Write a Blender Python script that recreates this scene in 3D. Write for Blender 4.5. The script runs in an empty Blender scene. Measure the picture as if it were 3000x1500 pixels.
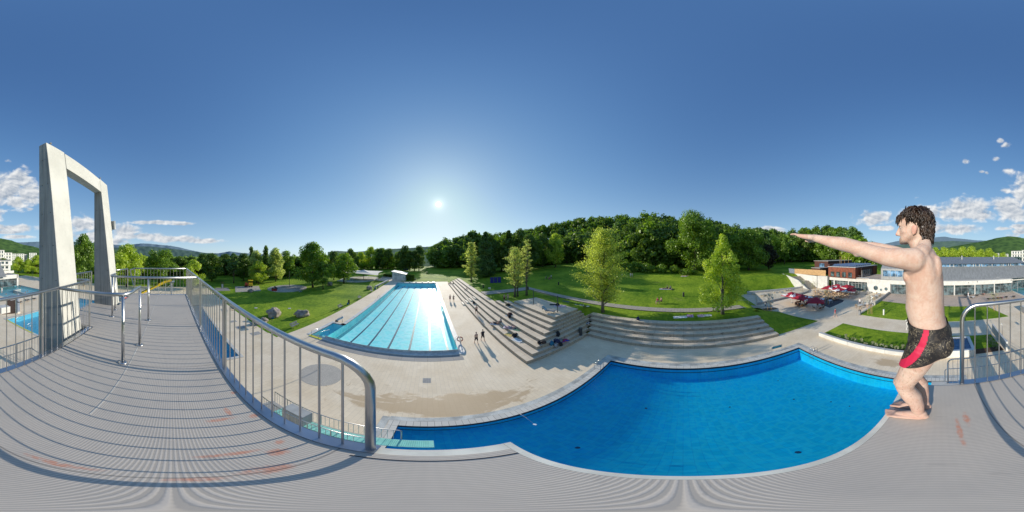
import bpy, bmesh, math, random
import numpy as np
from mathutils import Vector, Matrix, noise as mnoise
random.seed(7); rng = np.random.default_rng(7)
S = bpy.context.scene
COL = S.collection
PI = math.pi
R = math.radians
AUTO = {'overflow_grating','handrail','lightning_pin','rail_post','rail_bar','post','corner_post','support_wall','support_pillar','stake','bench_leg','column','door_frame','cab_post','crosspiece','boards','grey_panel','wall','frame','divider_wall','rung','mast','half_step','support','balustrade','drawstring','pole','sauna_roof','wall_fitting','clock_hand','joint_strip','side_frame','panel_frame','paper_tag'}
CAM_Z = 11.5            # eye height: 10 m diving deck + 1.5 m tripod
def B(bearing, d):      # bearing in degrees clockwise from the deck's forward axis (+Y)
    return (d*math.sin(R(bearing)), d*math.cos(R(bearing)))

# ------------------------------------------------------------------ mesh helper
class MB:
    def __init__(s): s.v = []; s.f = []; s.m = []
    def add(s, vs, fs, m=0):
        o = len(s.v); s.v += [tuple(p) for p in vs]; s.f += [tuple(i+o for i in f) for f in fs]; s.m += [m]*len(fs); return s
    def box(s, x0, x1, y0, y1, z0, z1, m=0, M=None):
        vs = [(x, y, z) for z in (z0, z1) for y in (y0, y1) for x in (x0, x1)]
        if M is not None: vs = [M @ Vector(p) for p in vs]
        return s.add(vs, [(0,2,3,1),(4,5,7,6),(0,1,5,4),(2,6,7,3),(0,4,6,2),(1,3,7,5)], m)
    def cbox(s, c, d, m=0, rz=0, rx=0, ry=0):
        M = Matrix.Translation(c) @ Matrix.Rotation(rz, 4, 'Z') @ Matrix.Rotation(ry, 4, 'Y') @ Matrix.Rotation(rx, 4, 'X')
        return s.box(-d[0]/2, d[0]/2, -d[1]/2, d[1]/2, -d[2]/2, d[2]/2, m, M)
    def tube(s, pts, r, n=8, m=0, caps=True, flat=1.0):
        pts = [Vector(p) for p in pts]
        rs = list(r) if hasattr(r, '__len__') else [r]*len(pts)
        rings = []; up = None
        for i, p in enumerate(pts):
            a = pts[max(0, i-1)]; b = pts[min(len(pts)-1, i+1)]
            t = (b-a)
            t = t.normalized() if t.length > 1e-9 else Vector((0,0,1))
            if up is None:
                h = Vector((0,0,1)) if abs(t.z) < .9 else Vector((0,1,0))
                u = t.cross(h).normalized()
            else:
                u = up - t*up.dot(t)
                u = u.normalized() if u.length > 1e-6 else t.orthogonal().normalized()
            up = u; w = t.cross(u)
            rings.append([p + (u*math.cos(2*PI*k/n) + w*math.sin(2*PI*k/n)*flat)*rs[i] for k in range(n)])
        vs = [q for g in rings for q in g]; fs = []
        for i in range(len(pts)-1):
            for k in range(n):
                fs.append((i*n+k, i*n+(k+1) % n, (i+1)*n+(k+1) % n, (i+1)*n+k))
        if caps:
            fs.append(tuple(range(n-1, -1, -1))); fs.append(tuple((len(pts)-1)*n+k for k in range(n)))
        return s.add(vs, fs, m)
    def prism(s, poly, z0, z1, m=0):
        n = len(poly)
        ar = sum(poly[i][0]*poly[(i+1) % n][1]-poly[(i+1) % n][0]*poly[i][1] for i in range(n))
        if ar < 0: poly = poly[::-1]
        vs = [(p[0], p[1], z0) for p in poly]+[(p[0], p[1], z1) for p in poly]
        fs = [tuple(range(n-1, -1, -1)), tuple(range(n, 2*n))]+[(i, (i+1) % n, n+(i+1) % n, n+i) for i in range(n)]
        return s.add(vs, fs, m)
    def prism_x(s, poly, x0, x1, m=0):   # poly in (y,z)
        n = len(poly)
        ar = sum(poly[i][0]*poly[(i+1) % n][1]-poly[(i+1) % n][0]*poly[i][1] for i in range(n))
        if ar < 0: poly = poly[::-1]
        vs = [(x0, p[0], p[1]) for p in poly]+[(x1, p[0], p[1]) for p in poly]
        fs = [tuple(range(n-1, -1, -1)), tuple(range(n, 2*n))]+[(i, (i+1) % n, n+(i+1) % n, n+i) for i in range(n)]
        return s.add(vs, fs, m)
    def prism_y(s, poly, y0, y1, m=0):   # poly in (x,z)
        n = len(poly)
        ar = sum(poly[i][0]*poly[(i+1) % n][1]-poly[(i+1) % n][0]*poly[i][1] for i in range(n))
        if ar > 0: poly = poly[::-1]
        vs = [(p[0], y0, p[1]) for p in poly]+[(p[0], y1, p[1]) for p in poly]
        fs = [tuple(range(n-1, -1, -1)), tuple(range(n, 2*n))]+[(i, (i+1) % n, n+(i+1) % n, n+i) for i in range(n)]
        return s.add(vs, fs, m)
    def ell(s, c, r, nu=12, nv=8, m=0, rot=None, jit=0, seed=0):
        vs = []; fs = []
        for j in range(1, nv):
            ph = PI*j/nv
            for i in range(nu):
                th = 2*PI*i/nu
                p = Vector((math.sin(ph)*math.cos(th), math.sin(ph)*math.sin(th), math.cos(ph)))
                if jit: p *= 1+jit*mnoise.noise(p*1.6+Vector((seed*7.1, seed*3.3, 0)))
                p = Vector((p.x*r[0], p.y*r[1], p.z*r[2]))
                if rot is not None: p = rot @ p
                vs.append(p+Vector(c))
        for sgn in (1, -1):
            p = Vector((0, 0, sgn*r[2]))
            if rot is not None: p = rot @ p
            vs.append(p+Vector(c))
        T, Bm = len(vs)-2, len(vs)-1
        for j in range(nv-2):
            for i in range(nu):
                fs.append((j*nu+i, (j+1)*nu+i, (j+1)*nu+(i+1) % nu, j*nu+(i+1) % nu))
        for i in range(nu):
            fs.append((T, i, (i+1) % nu)); fs.append((Bm, (nv-2)*nu+(i+1) % nu, (nv-2)*nu+i))
        return s.add(vs, fs, m)
    def loft(s, rings, m=0, caps=True):
        n = len(rings[0]); vs = [p for r in rings for p in r]; fs = []
        for i in range(len(rings)-1):
            for k in range(n):
                fs.append((i*n+k, i*n+(k+1) % n, (i+1)*n+(k+1) % n, (i+1)*n+k))
        if caps:
            fs.append(tuple(range(n-1, -1, -1))); fs.append(tuple((len(rings)-1)*n+k for k in range(n)))
        return s.add(vs, fs, m)
    def quad(s, a, b, c, d, m=0): return s.add([a, b, c, d], [(0, 1, 2, 3)], m)
    def mesh(s, name, mats, smooth=False):
        me = bpy.data.meshes.new(name); me.from_pydata(s.v, [], s.f)
        for mt in (mats if isinstance(mats, (list, tuple)) else [mats]): me.materials.append(mt)
        if len(set(s.m)) > 1: me.polygons.foreach_set('material_index', s.m)
        if smooth: me.polygons.foreach_set('use_smooth', [True]*len(me.polygons))
        me.update(); return me
    def islands(s):
        par = list(range(len(s.v)))
        def find(i):
            while par[i] != i: par[i] = par[par[i]]; i = par[i]
            return i
        for f in s.f:
            r = find(f[0])
            for i in f[1:]: par[find(i)] = r
        g = {}
        for k, f in enumerate(s.f): g.setdefault(find(f[0]), []).append(k)
        out = []
        for ks in g.values():
            b = MB(); mp = {}
            for k in ks:
                fi = []
                for i in s.f[k]:
                    if i not in mp: mp[i] = len(b.v); b.v.append(s.v[i])
                    fi.append(mp[i])
                b.f.append(tuple(fi)); b.m.append(s.m[k])
            out.append(b)
        return out
    def split(s, name, mats, parent=None, smooth=False, bevel=0):
        return [b.build(name, mats, parent, smooth, None, bevel) for b in s.islands()]
    def build(s, name, mats, parent=None, smooth=False, label=None, bevel=0):
        me = s.mesh(name, mats, smooth)
        if name in AUTO and parent is not None:
            il = s.islands()
            if len(il) > 1: return [link(name, b.mesh(name, mats, smooth), parent, label, bevel) for b in il][-1]
            me = s.mesh(name, mats, smooth)
            return link(name, me, parent, label, bevel)
        return link(name, me, parent, label, bevel)
def link(name, me, parent=None, label=None, bevel=0):
    o = bpy.data.objects.new(name, me); COL.objects.link(o)
    if parent is not None: o.parent = parent
    if label: o['label'] = label
    if bevel:
        b = o.modifiers.new('bevel', 'BEVEL'); b.width = bevel; b.segments = 2; b.limit_method = 'ANGLE'
    return o
def tag(o, label, cat, group=None):
    o['label'] = label; o['category'] = cat
    if group: o['group'] = group
    return o
def thing(name, label, cat, loc=(0,0,0), rz=0, group=None):
    o = bpy.data.objects.new(name, None); COL.objects.link(o); o.empty_display_size = .2
    o.location = loc; o.rotation_euler = (0, 0, rz)
    return tag(o, label, cat, group)
def struct(o): o['kind'] = 'structure'; return o
def copy_tree(src, loc=None, rz=None, label=None, group=None, scale=None, parent=None):
    c = src.copy(); COL.objects.link(c)
    if parent is not None: c.parent = parent
    for ch in list(src.children): copy_tree(ch, parent=c)
    if loc is not None: c.location = loc
    if rz is not None: c.rotation_euler = (0, 0, rz)
    if scale is not None: c.scale = scale if hasattr(scale, '__len__') else (scale,)*3
    if label: c['label'] = label
    if group: c['group'] = group
    return c

# ------------------------------------------------------------------ materials
class NG:
    """small node-graph helper"""
    def __init__(s, tree): s.t = tree; s.n = tree.nodes; s.l = tree.links
    def node(s, typ, **kw):
        n = s.n.new(typ)
        for k, v in kw.items():
            if k == 'inp':
                for a, b in v.items():
                    if isinstance(b, bpy.types.NodeSocket): s.l.new(b, n.inputs[a])
                    else: n.inputs[a].default_value = b
            else: setattr(n, k, v)
        return n
    def math(s, op, a, b=0.0, c=0.0, clamp=False):
        n = s.n.new('ShaderNodeMath'); n.operation = op; n.use_clamp = clamp
        for i, x in enumerate((a, b, c)):
            if isinstance(x, bpy.types.NodeSocket): s.l.new(x, n.inputs[i])
            else: n.inputs[i].default_value = x
        return n.outputs[0]
    def mix(s, f, a, b, blend='MIX'):
        n = s.n.new('ShaderNodeMix'); n.data_type = 'RGBA'; n.blend_type = blend
        for i, x in ((0, f), (6, a), (7, b)):
            if isinstance(x, bpy.types.NodeSocket): s.l.new(x, n.inputs[i])
            else: n.inputs[i].default_value = x if i == 0 else (*x[:3], 1)
        return n.outputs[2]
    def noise(s, vec, scale, detail=4, rough=.55, dist=0):
        n = s.node('ShaderNodeTexNoise', inp={'Scale': scale, 'Detail': detail, 'Roughness': rough, 'Distortion': dist})
        s.l.new(vec, n.inputs['Vector']); return n.outputs['Fac']
    def smooth(s, x, lo, hi):
        n = s.n.new('ShaderNodeMapRange'); n.interpolation_type = 'SMOOTHSTEP'
        s.l.new(x, n.inputs[0]); n.inputs[1].default_value = lo; n.inputs[2].default_value = hi
        return n.outputs[0]
    def bump(s, h, strength, dist=.02):
        n = s.node('ShaderNodeBump', inp={'Strength': strength, 'Distance': dist}); s.l.new(h, n.inputs['Height']); return n.outputs[0]
    def scale(s, vec, sc):
        n = s.node('ShaderNodeMapping', inp={'Scale': sc}); s.l.new(vec, n.inputs[0]); return n.outputs[0]
def new_mat(name):
    m = bpy.data.materials.new(name); m.use_nodes = True
    g = NG(m.node_tree); b = m.node_tree.nodes['Principled BSDF']
    return m, g, b
def coord(g, kind='Object'): return g.node('ShaderNodeTexCoord').outputs[kind]
def world_pos(g): return g.node('ShaderNodeNewGeometry').outputs['Position']
def mul(c, k): return tuple(min(1, x*k) for x in c[:3])
def mat(name, c, rough=.6, var=.25, sc=3.0, metal=0.0, bump=0.0, bsc=None, spec=.5, c2=None, detail=5, fine=0.0):
    m, g, b = new_mat(name); v = coord(g)
    n = g.noise(v, sc, detail)
    n = g.smooth(n, .3, .7)
    ca = mul(c, 1-var); cb = c2 if c2 else mul(c, 1+var)
    colr = g.mix(n, ca, cb)
    if fine:
        n2 = g.noise(v, sc*11, 3); colr = g.mix(g.math('MULTIPLY', g.smooth(n2, .4, .75), fine), colr, mul(c, .45))
    g.l.new(colr, b.inputs['Base Color'])
    rg = g.math('MULTIPLY_ADD', n, .15, rough-.07); g.l.new(rg, b.inputs['Roughness'])
    b.inputs['Metallic'].default_value = metal
    b.inputs['Specular IOR Level'].default_value = spec
    if bump: g.l.new(g.bump(g.noise(v, bsc or sc*6, 4), bump), b.inputs['Normal'])
    return m
M_ = {}
def simple(name, c, **k):
    if name not in M_: M_[name] = mat(name, c, **k)
    return M_[name]

def m_paving():
    m, g, b = new_mat('beige_paving'); p = world_pos(g)
    br = g.node('ShaderNodeTexBrick', offset=.5, inp={'Scale': 1.0, 'Brick Width': .6, 'Row Height': .3, 'Mortar Size': .008, 'Mortar Smooth': .3, 'Bias': 0.0,
        'Color1': (.88,.74,.545,1), 'Color2': (.82,.685,.50,1), 'Mortar': (.66,.55,.41,1)})
    g.l.new(p, br.inputs['Vector'])
    base = br.outputs['Color']
    n = g.noise(p, .35, 6, .6); base = g.mix(g.smooth(n, .35, .7), base, g.mix(1.0, base, (.9,.87,.82), 'MULTIPLY'))
    n3 = g.noise(p, 6, 4, .7); base = g.mix(g.math('MULTIPLY', g.smooth(n3, .62, .8), .35), base, (.33,.27,.19))
    # splash water drying round the diving pool
    sx = g.node('ShaderNodeSeparateXYZ'); g.l.new(p, sx.inputs[0]); X, Y = sx.outputs[0], sx.outputs[1]
    def band(a, c, w): return g.math('SUBTRACT', 1.0, g.math('MULTIPLY', g.math('ABSOLUTE', g.math('SUBTRACT', a, c)), 1/w), clamp=True)
    left = g.math('MULTIPLY', band(X, -8.7, 2.3), band(Y, 1.2, 10.0))
    right = g.math('MULTIPLY', band(X, 14.3, 1.2), band(Y, 4.6, 3.4))
    wetn = g.noise(g.scale(p, (1.2, .5, 1)), .9, 6, .65, .6)
    w = g.math('ADD', g.math('ADD', g.math('MULTIPLY', left, 1.1), g.math('MULTIPLY', right, 1.1)), g.math('MULTIPLY', g.math('SUBTRACT', wetn, .5), 1.6))
    wet = g.smooth(w, .42, .58)
    drops = g.math('MULTIPLY', g.smooth(g.noise(p, 1.6, 3, .6, 1.0), .66, .7), g.math('MULTIPLY', band(X, -10, 6), band(Y, -4, 12)))
    wet = g.math('MAXIMUM', wet, drops)
    base = g.mix(g.math('MULTIPLY', wet, .72), base, (.52,.36,.19))
    g.l.new(base, b.inputs['Base Color'])
    g.l.new(g.math('MULTIPLY_ADD', wet, -.38, .78), b.inputs['Roughness'])
    g.l.new(g.bump(br.outputs['Fac'], -.25, .006), b.inputs['Normal'])
    return m
def m_grass(name='lawn_grass', c1=(.06,.165,.006), c2=(.34,.46,.03), stripe=0.0):
    m, g, b = new_mat(name); p = world_pos(g)
    n1 = g.noise(p, .12, 5, .6); n2 = g.noise(p, 1.3, 6, .7); n3 = g.noise(p, 14, 3, .7)
    n4 = g.noise(g.scale(p, (.9, .12, 1)), 3.0, 4, .6)
    f = g.math('ADD', g.math('MULTIPLY', n1, .45), g.math('ADD', g.math('MULTIPLY', n2, .3), g.math('ADD', g.math('MULTIPLY', n3, .3), g.math('MULTIPLY', n4, .15))))
    f = g.smooth(f, .45, .74)
    colr = g.mix(f, c1, c2)
    dry = g.smooth(g.noise(p, .3, 6, .7), .58, .76)
    colr = g.mix(g.math('MULTIPLY', dry, .4), colr, (.36,.32,.11))
    worn = g.smooth(g.noise(p, .9, 5, .75, .5), .66, .74); colr = g.mix(g.math('MULTIPLY', worn, .35), colr, (.05,.11,.01))
    g.l.new(colr, b.inputs['Base Color']); b.inputs['Roughness'].default_value = .85; b.inputs['Specular IOR Level'].default_value = .15
    h = g.math('ADD', n3, g.math('MULTIPLY', n2, .8))
    g.l.new(g.bump(h, .9, .12), b.inputs['Normal'])
    return m
def m_leaf(name, c1, c2, trans=.45, sc=.5):
    m = bpy.data.materials.new(name); m.use_nodes = True; g = NG(m.node_tree)
    for n in list(g.n): g.n.remove(n)
    out = g.node('ShaderNodeOutputMaterial')
    geo = g.node('ShaderNodeNewGeometry'); p = geo.outputs['Position']
    n = g.noise(p, sc, 3, .6); n2 = g.noise(p, 9, 2)
    rnd = geo.outputs['Random Per Island']
    f = g.math('ADD', g.math('MULTIPLY', g.smooth(n, .35, .65), .55), g.math('ADD', g.math('MULTIPLY', rnd, .35), g.math('MULTIPLY', n2, .15)))
    colr = g.mix(f, c1, c2)
    d = g.node('ShaderNodeBsdfDiffuse'); t = g.node('ShaderNodeBsdfTranslucent'); gl = g.node('ShaderNodeBsdfGlossy', inp={'Roughness': .45, 'Color': (.9,.95,.8,1)})
    g.l.new(colr, d.inputs['Color']); g.l.new(g.mix(1.0, colr, (1.12,1.12,.6), 'MULTIPLY'), t.inputs['Color'])
    mx = g.node('ShaderNodeMixShader', inp={0: trans}); g.l.new(d.outputs[0], mx.inputs[1]); g.l.new(t.outputs[0], mx.inputs[2])
    m2 = g.node('ShaderNodeMixShader', inp={0: .04}); g.l.new(mx.outputs[0], m2.inputs[1]); g.l.new(gl.outputs[0], m2.inputs[2])
    g.l.new(m2.outputs[0], out.inputs[0]); return m
def m_water(name, tint=(.85,.96,1), wave=6.0, bump=.5, refl=1.0, rough=.03, d=.02):
    """thin water surface: sees through to the basin, mirrors the sky by Fresnel"""
    m = bpy.data.materials.new(name); m.use_nodes = True; g = NG(m.node_tree)
    for n in list(g.n): g.n.remove(n)
    out = g.node('ShaderNodeOutputMaterial'); p = world_pos(g)
    h = g.math('ADD', g.noise(g.scale(p, (1, .7, 1)), wave, 3, .55, .4), g.math('MULTIPLY', g.noise(p, wave*.3, 3, .5, .3), 1.4))
    nb = g.bump(h, bump, d)
    fr = g.node('ShaderNodeFresnel', inp={'IOR': 1.33}); g.l.new(nb, fr.inputs['Normal'])
    gl = g.node('ShaderNodeBsdfGlossy', inp={'Roughness': rough, 'Color': (1,1,1,1)}); g.l.new(nb, gl.inputs['Normal'])
    tr = g.node('ShaderNodeBsdfTransparent', inp={'Color': (*tint, 1)})
    mx = g.node('ShaderNodeMixShader'); g.l.new(g.math('MULTIPLY', fr.outputs[0], refl), mx.inputs[0]); g.l.new(tr.outputs[0], mx.inputs[1]); g.l.new(gl.outputs[0], mx.inputs[2])
    g.l.new(mx.outputs[0], out.inputs[0]); return m
def m_basin(name, c, grout, tile=.25, caust=.25, cscale=1.2, dark=.7):
    """pool tiles with a painted net of the bright light ripples a moving surface throws"""
    m, g, b = new_mat(name); p = world_pos(g)
    v = g.node('ShaderNodeVectorMath', operation='ADD', inp={1: (.013,.017,.011)}); g.l.new(p, v.inputs[0])
    br = g.node('ShaderNodeTexBrick', offset=0.0, inp={'Scale': 1.0, 'Brick Width': tile, 'Row Height': tile, 'Mortar Size': .012, 'Color1': (*c,1), 'Color2': (*mul(c,.9),1), 'Mortar': (*grout,1)})
    g.l.new(v.outputs[0], br.inputs['Vector'])
    n = g.noise(p, .25, 4, .6); colr = g.mix(g.smooth(n, .35, .7), br.outputs['Color'], g.mix(1.0, br.outputs['Color'], (dark,dark+.08,dark+.15), 'MULTIPLY'))
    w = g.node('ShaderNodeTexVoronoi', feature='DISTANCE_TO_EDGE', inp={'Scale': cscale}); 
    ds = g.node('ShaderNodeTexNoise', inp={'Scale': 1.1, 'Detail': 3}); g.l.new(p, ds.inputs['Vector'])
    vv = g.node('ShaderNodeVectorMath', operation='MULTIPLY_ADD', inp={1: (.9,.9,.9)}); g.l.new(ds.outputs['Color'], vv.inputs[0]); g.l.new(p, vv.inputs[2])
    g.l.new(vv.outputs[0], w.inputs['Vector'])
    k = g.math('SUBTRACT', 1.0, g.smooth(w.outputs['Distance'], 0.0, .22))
    colr = g.mix(g.math('MULTIPLY', k, caust), colr, mul((c[0]*1.6+.05, c[1]*1.35+.06, c[2]*1.2+.05), 1))  # caustic light painted into the tile colour
    g.l.new(colr, b.inputs['Base Color']); b.inputs['Roughness'].default_value = .5; b.inputs['Specular IOR Level'].default_value = .1
    return m
def m_concrete(name, c, board=0.0, axis=(8,8,.15), stain=.35, rough=.75):
    m, g, b = new_mat(name); p = world_pos(g)
    n1 = g.noise(p, 1.1, 6, .65); n2 = g.noise(p, 18, 3, .6)
    colr = g.mix(g.smooth(n1, .35, .7), mul(c, .88), mul(c, 1.08))
    colr = g.mix(g.math('MULTIPLY', g.smooth(n2, .55, .8), .3), colr, mul(c, .6))
    st_ = g.smooth(g.noise(g.scale(p, (9, 9, .35)), 1.0, 5, .7), .56, .74); colr = g.mix(g.math('MULTIPLY', st_, stain*.6), colr, mul(c, .62))
    if board:
        bd = g.noise(g.scale(p, axis), 2.0, 4, .6); colr = g.mix(g.math('MULTIPLY', g.smooth(bd, .45, .72), board), colr, mul(c, .55))
        g.l.new(g.bump(bd, .5, .01), b.inputs['Normal'])
    else: g.l.new(g.bump(n2, .15, .01), b.inputs['Normal'])
    g.l.new(colr, b.inputs['Base Color']); b.inputs['Roughness'].default_value = rough; return m
def m_slab(name, c, w=1.2, h=.9):
    m, g, b = new_mat(name); p = world_pos(g)
    br = g.node('ShaderNodeTexBrick', offset=0.0, inp={'Scale': 1.0, 'Brick Width': w, 'Row Height': h, 'Mortar Size': .012, 'Color1': (*c,1), 'Color2': (*mul(c,.88),1), 'Mortar': (*mul(c,.45),1)})
    g.l.new(p, br.inputs['Vector'])
    n1 = g.noise(p, .8, 6, .7); n2 = g.noise(p, 9, 4, .7)
    colr = g.mix(g.math('MULTIPLY', g.smooth(n1, .45, .75), .5), br.outputs['Color'], mul(c, .62))
    colr = g.mix(g.math('MULTIPLY', g.smooth(n2, .6, .8), .4), colr, mul(c, .4))
    # upright faces darker throughout, blacker in noisy blotches
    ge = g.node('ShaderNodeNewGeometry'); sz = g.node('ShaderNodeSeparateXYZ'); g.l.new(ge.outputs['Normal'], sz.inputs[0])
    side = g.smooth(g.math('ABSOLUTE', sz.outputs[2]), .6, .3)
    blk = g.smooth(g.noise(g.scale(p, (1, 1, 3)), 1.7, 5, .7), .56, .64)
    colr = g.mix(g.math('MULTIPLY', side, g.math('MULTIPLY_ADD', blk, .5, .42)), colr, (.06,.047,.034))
    g.l.new(colr, b.inputs['Base Color']); b.inputs['Roughness'].default_value = .8
    g.l.new(g.bump(n2, .15, .01), b.inputs['Normal']); return m
def m_deck():
    """ribbed anti-slip matting of the ten metre platform"""
    m, g, b = new_mat('ribbed_deck_matting'); p = world_pos(g)
    sx = g.node('ShaderNodeSeparateXYZ'); g.l.new(p, sx.inputs[0])
    rib = g.math('SINE', g.math('MULTIPLY', sx.outputs[0], 2*PI/.016)); cross = g.math('SINE', g.math('MULTIPLY', sx.outputs[1], 2*PI/.034))
    k = g.smooth(g.math('MULTIPLY_ADD', cross, .12, rib), -.6, 1.0)
    n = g.noise(p, 2.0, 6, .65); n2 = g.noise(p, 40, 3)
    colr = g.mix(k, (.49,.44,.375), (.635,.57,.49))
    colr = g.mix(g.math('MULTIPLY', g.smooth(n, .4, .75), .35), colr, (.40,.37,.335))
    stain = None
    for (cx, cy, rx, ry) in ((-.28,-.91,.13,.03),(-.36,-1.0,.03,.09),(-.49,-.88,.05,.04),(-.35,-.46,.07,.05),(-.42,-.54,.05,.03),(-.19,-.52,.17,.025),(-.23,-.33,.11,.05),(-.05,-.30,.09,.03),(.80,-.10,.22,.022),(.95,-.16,.12,.03),(.3,-.35,.2,.025),(-.5,-1.25,.04,.03)):
        d = g.node('ShaderNodeVectorMath', operation='SUBTRACT', inp={1: (cx, cy, 10)}); g.l.new(p, d.inputs[0])
        e = g.node('ShaderNodeVectorMath', operation='MULTIPLY', inp={1: (1/rx, 1/ry, 0)}); g.l.new(d.outputs[0], e.inputs[0])
        ln = g.node('ShaderNodeVectorMath', operation='LENGTH'); g.l.new(e.outputs[0], ln.inputs[0])
        s_ = g.math('SUBTRACT', 1.15, ln.outputs['Value'], clamp=True)
        stain = s_ if stain is None else g.math('MAXIMUM', stain, s_)
    sn = g.smooth(g.math('ADD', stain, g.math('MULTIPLY', g.math('SUBTRACT', g.noise(p, 14, 5, .7), .5), 1.3)), .25, .85)
    colr = g.mix(g.math('MULTIPLY', g.math('MULTIPLY', sn, g.smooth(g.noise(p, 19, 4, .7), .30, .55)), .62), colr, (.66,.21,.10))
    sc_ = g.smooth(g.noise(g.scale(p, (5, 1.2, 1)), 2.0, 5, .7, 1.0), .60, .72); colr = g.mix(g.math('MULTIPLY', sc_, .22), colr, (.20,.185,.17))
    fy = g.math('FRACT', g.math('MULTIPLY_ADD', sx.outputs[1], 1/1.53, .21)); jt = g.math('LESS_THAN', fy, .006); colr = g.mix(g.math('MULTIPLY', jt, .55), colr, (.10,.095,.09))
    g.l.new(colr, b.inputs['Base Color']); b.inputs['Roughness'].default_value = .65; b.inputs['Specular IOR Level'].default_value = .3
    g.l.new(g.bump(k, .15, .003), b.inputs['Normal']); return m
def m_wood(name, c, axis=(1, 12, 1), rough=.7, plank=0.0, pdir=0):
    m, g, b = new_mat(name); p = world_pos(g)
    n = g.noise(g.scale(p, axis), 1.2, 5, .6); colr = g.mix(g.smooth(n, .3, .7), mul(c, .65), mul(c, 1.3))
    if plank:
        sx = g.node('ShaderNodeSeparateXYZ'); g.l.new(p, sx.inputs[0])
        s = g.math('FRACT', g.math('MULTIPLY', sx.outputs[pdir], 1/plank)); gap = g.math('LESS_THAN', s, .09)
        colr = g.mix(g.math('MULTIPLY', gap, .7), colr, mul(c, .2))
    g.l.new(colr, b.inputs['Base Color']); b.inputs['Roughness'].default_value = rough; return m
def m_seam(name, c, pitch, pdir=1, rough=.45):
    """standing-seam sheet metal"""
    m, g, b = new_mat(name); p = world_pos(g); sx = g.node('ShaderNodeSeparateXYZ'); g.l.new(p, sx.inputs[0])
    s = g.math('FRACT', g.math('MULTIPLY', sx.outputs[pdir], 1/pitch)); k = g.math('LESS_THAN', s, .13)
    n = g.noise(g.scale(p, (1, 3, 1)), .8, 5, .6)
    colr = g.mix(g.smooth(n, .3, .7), mul(c, .85), mul(c, 1.15)); colr = g.mix(g.math('MULTIPLY', k, .6), colr, mul(c, .35))
    g.l.new(colr, b.inputs['Base Color']); b.inputs['Roughness'].default_value = rough; b.inputs['Metallic'].default_value = .25
    g.l.new(g.bump(k, .4, .02), b.inputs['Normal']); return m
def m_glass(name, c=(.06,.09,.10), rough=.05):
    m, g, b = new_mat(name); p = world_pos(g)
    n = g.noise(p, .7, 5, .7); colr = g.mix(g.smooth(n, .42, .66), mul(c, .45), mul(c, 2.2))
    g.l.new(colr, b.inputs['Base Color']); b.inputs['Roughness'].default_value = rough; b.inputs['Specular IOR Level'].default_value = .9
    g.l.new(g.bump(g.noise(p, .5, 2), .04, .05), b.inputs['Normal']); return m
def m_steel(name='stainless_steel', c=(.58,.575,.565), rough=.33):
    m, g, b = new_mat(name); p = world_pos(g)
    n = g.noise(g.scale(p, (3, 3, 30)), 4, 3); n2 = g.noise(p, 2.2, 5, .6)
    g.l.new(g.mix(g.smooth(n2, .3, .75), mul(c, .85), mul(c, 1.1)), b.inputs['Base Color'])
    b.inputs['Metallic'].default_value = 1.0
    g.l.new(g.math('MULTIPLY_ADD', n, .12, rough-.06), b.inputs['Roughness']); return m
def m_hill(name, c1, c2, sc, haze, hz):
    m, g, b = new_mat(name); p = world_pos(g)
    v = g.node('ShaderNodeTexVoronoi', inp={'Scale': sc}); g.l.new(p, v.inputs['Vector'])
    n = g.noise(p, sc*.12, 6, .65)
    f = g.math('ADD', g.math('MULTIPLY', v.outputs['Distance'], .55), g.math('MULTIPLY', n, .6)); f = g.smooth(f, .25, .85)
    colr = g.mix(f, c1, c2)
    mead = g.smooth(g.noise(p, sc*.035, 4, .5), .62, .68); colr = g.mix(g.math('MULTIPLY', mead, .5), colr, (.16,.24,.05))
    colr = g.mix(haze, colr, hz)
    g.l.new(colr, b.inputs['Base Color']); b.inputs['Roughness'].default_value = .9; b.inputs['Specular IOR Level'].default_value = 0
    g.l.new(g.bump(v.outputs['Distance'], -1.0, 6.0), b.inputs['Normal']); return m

PAVE = m_paving(); GRASS = m_grass(); GRASS2 = GRASS
STEEL = m_steel(); STEELB = m_steel('brushed_steel', (.55,.56,.58), .32)
WCONC = m_concrete('painted_white_concrete', (.56,.555,.50), board=.0)
BCONC_SHADE = m_concrete('shaded_board_marked_concrete', (.33,.345,.34), board=.85, axis=(7,7,.25))  # board marks, with shade of the legs' sun-averted faces put into the tone
CONC = m_concrete('grey_concrete', (.42,.41,.38)); LCONC = m_concrete('light_concrete', (.55,.55,.52))
SLAB = m_slab('terrace_slab', (.76,.635,.475)); COPE = m_slab('pool_edge_slab', (.68,.655,.59), .6, .3)
GUTTER = m_wood('gutter_grating', (.50,.51,.48), (1,1,1), .6, .06, 0); GUTTERY = m_wood('gutter_grating_long', (.50,.51,.48), (1,1,1), .6, .06, 1)
DECK = m_deck(); WHITE = simple('white_paint', (.66,.655,.63), rough=.55, var=.06, sc=.6)
CREAM = simple('cream_edge', (.74,.72,.62), rough=.6, var=.15, sc=5)
DARKM = simple('dark_metal', (.045,.047,.05), rough=.4, var=.3, sc=4); GREYM = simple('grey_metal', (.22,.23,.24), rough=.45, var=.2)
BLACK = simple('black_plastic', (.018,.018,.02), rough=.5, var=.4); RED = simple('red_paint', (.42,.025,.02), rough=.45, var=.2)
RUST = mat('rust_cladding', (.185,.052,.026), .75, .35, 1.5, bump=.2)
GRAVEL = mat('pale_gravel', (.42,.385,.32), .9, .3, 1.5, bump=.6, bsc=30, fine=.5); SAND = mat('sand', (.70,.60,.44), .9, .18, 1.2, bump=.7, bsc=8, fine=.3)
PLANTSOIL = mat('brown_soil', (.10,.055,.03), .95, .4, 4, bump=.8)
PINE = m_wood('pale_timber', (.50,.31,.14), (1,1,14), .7, .16, 2); DECKWOOD = m_wood('grey_deck_boards', (.58,.46,.36), (12,.4,1), .8, .15, 0)
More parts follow.
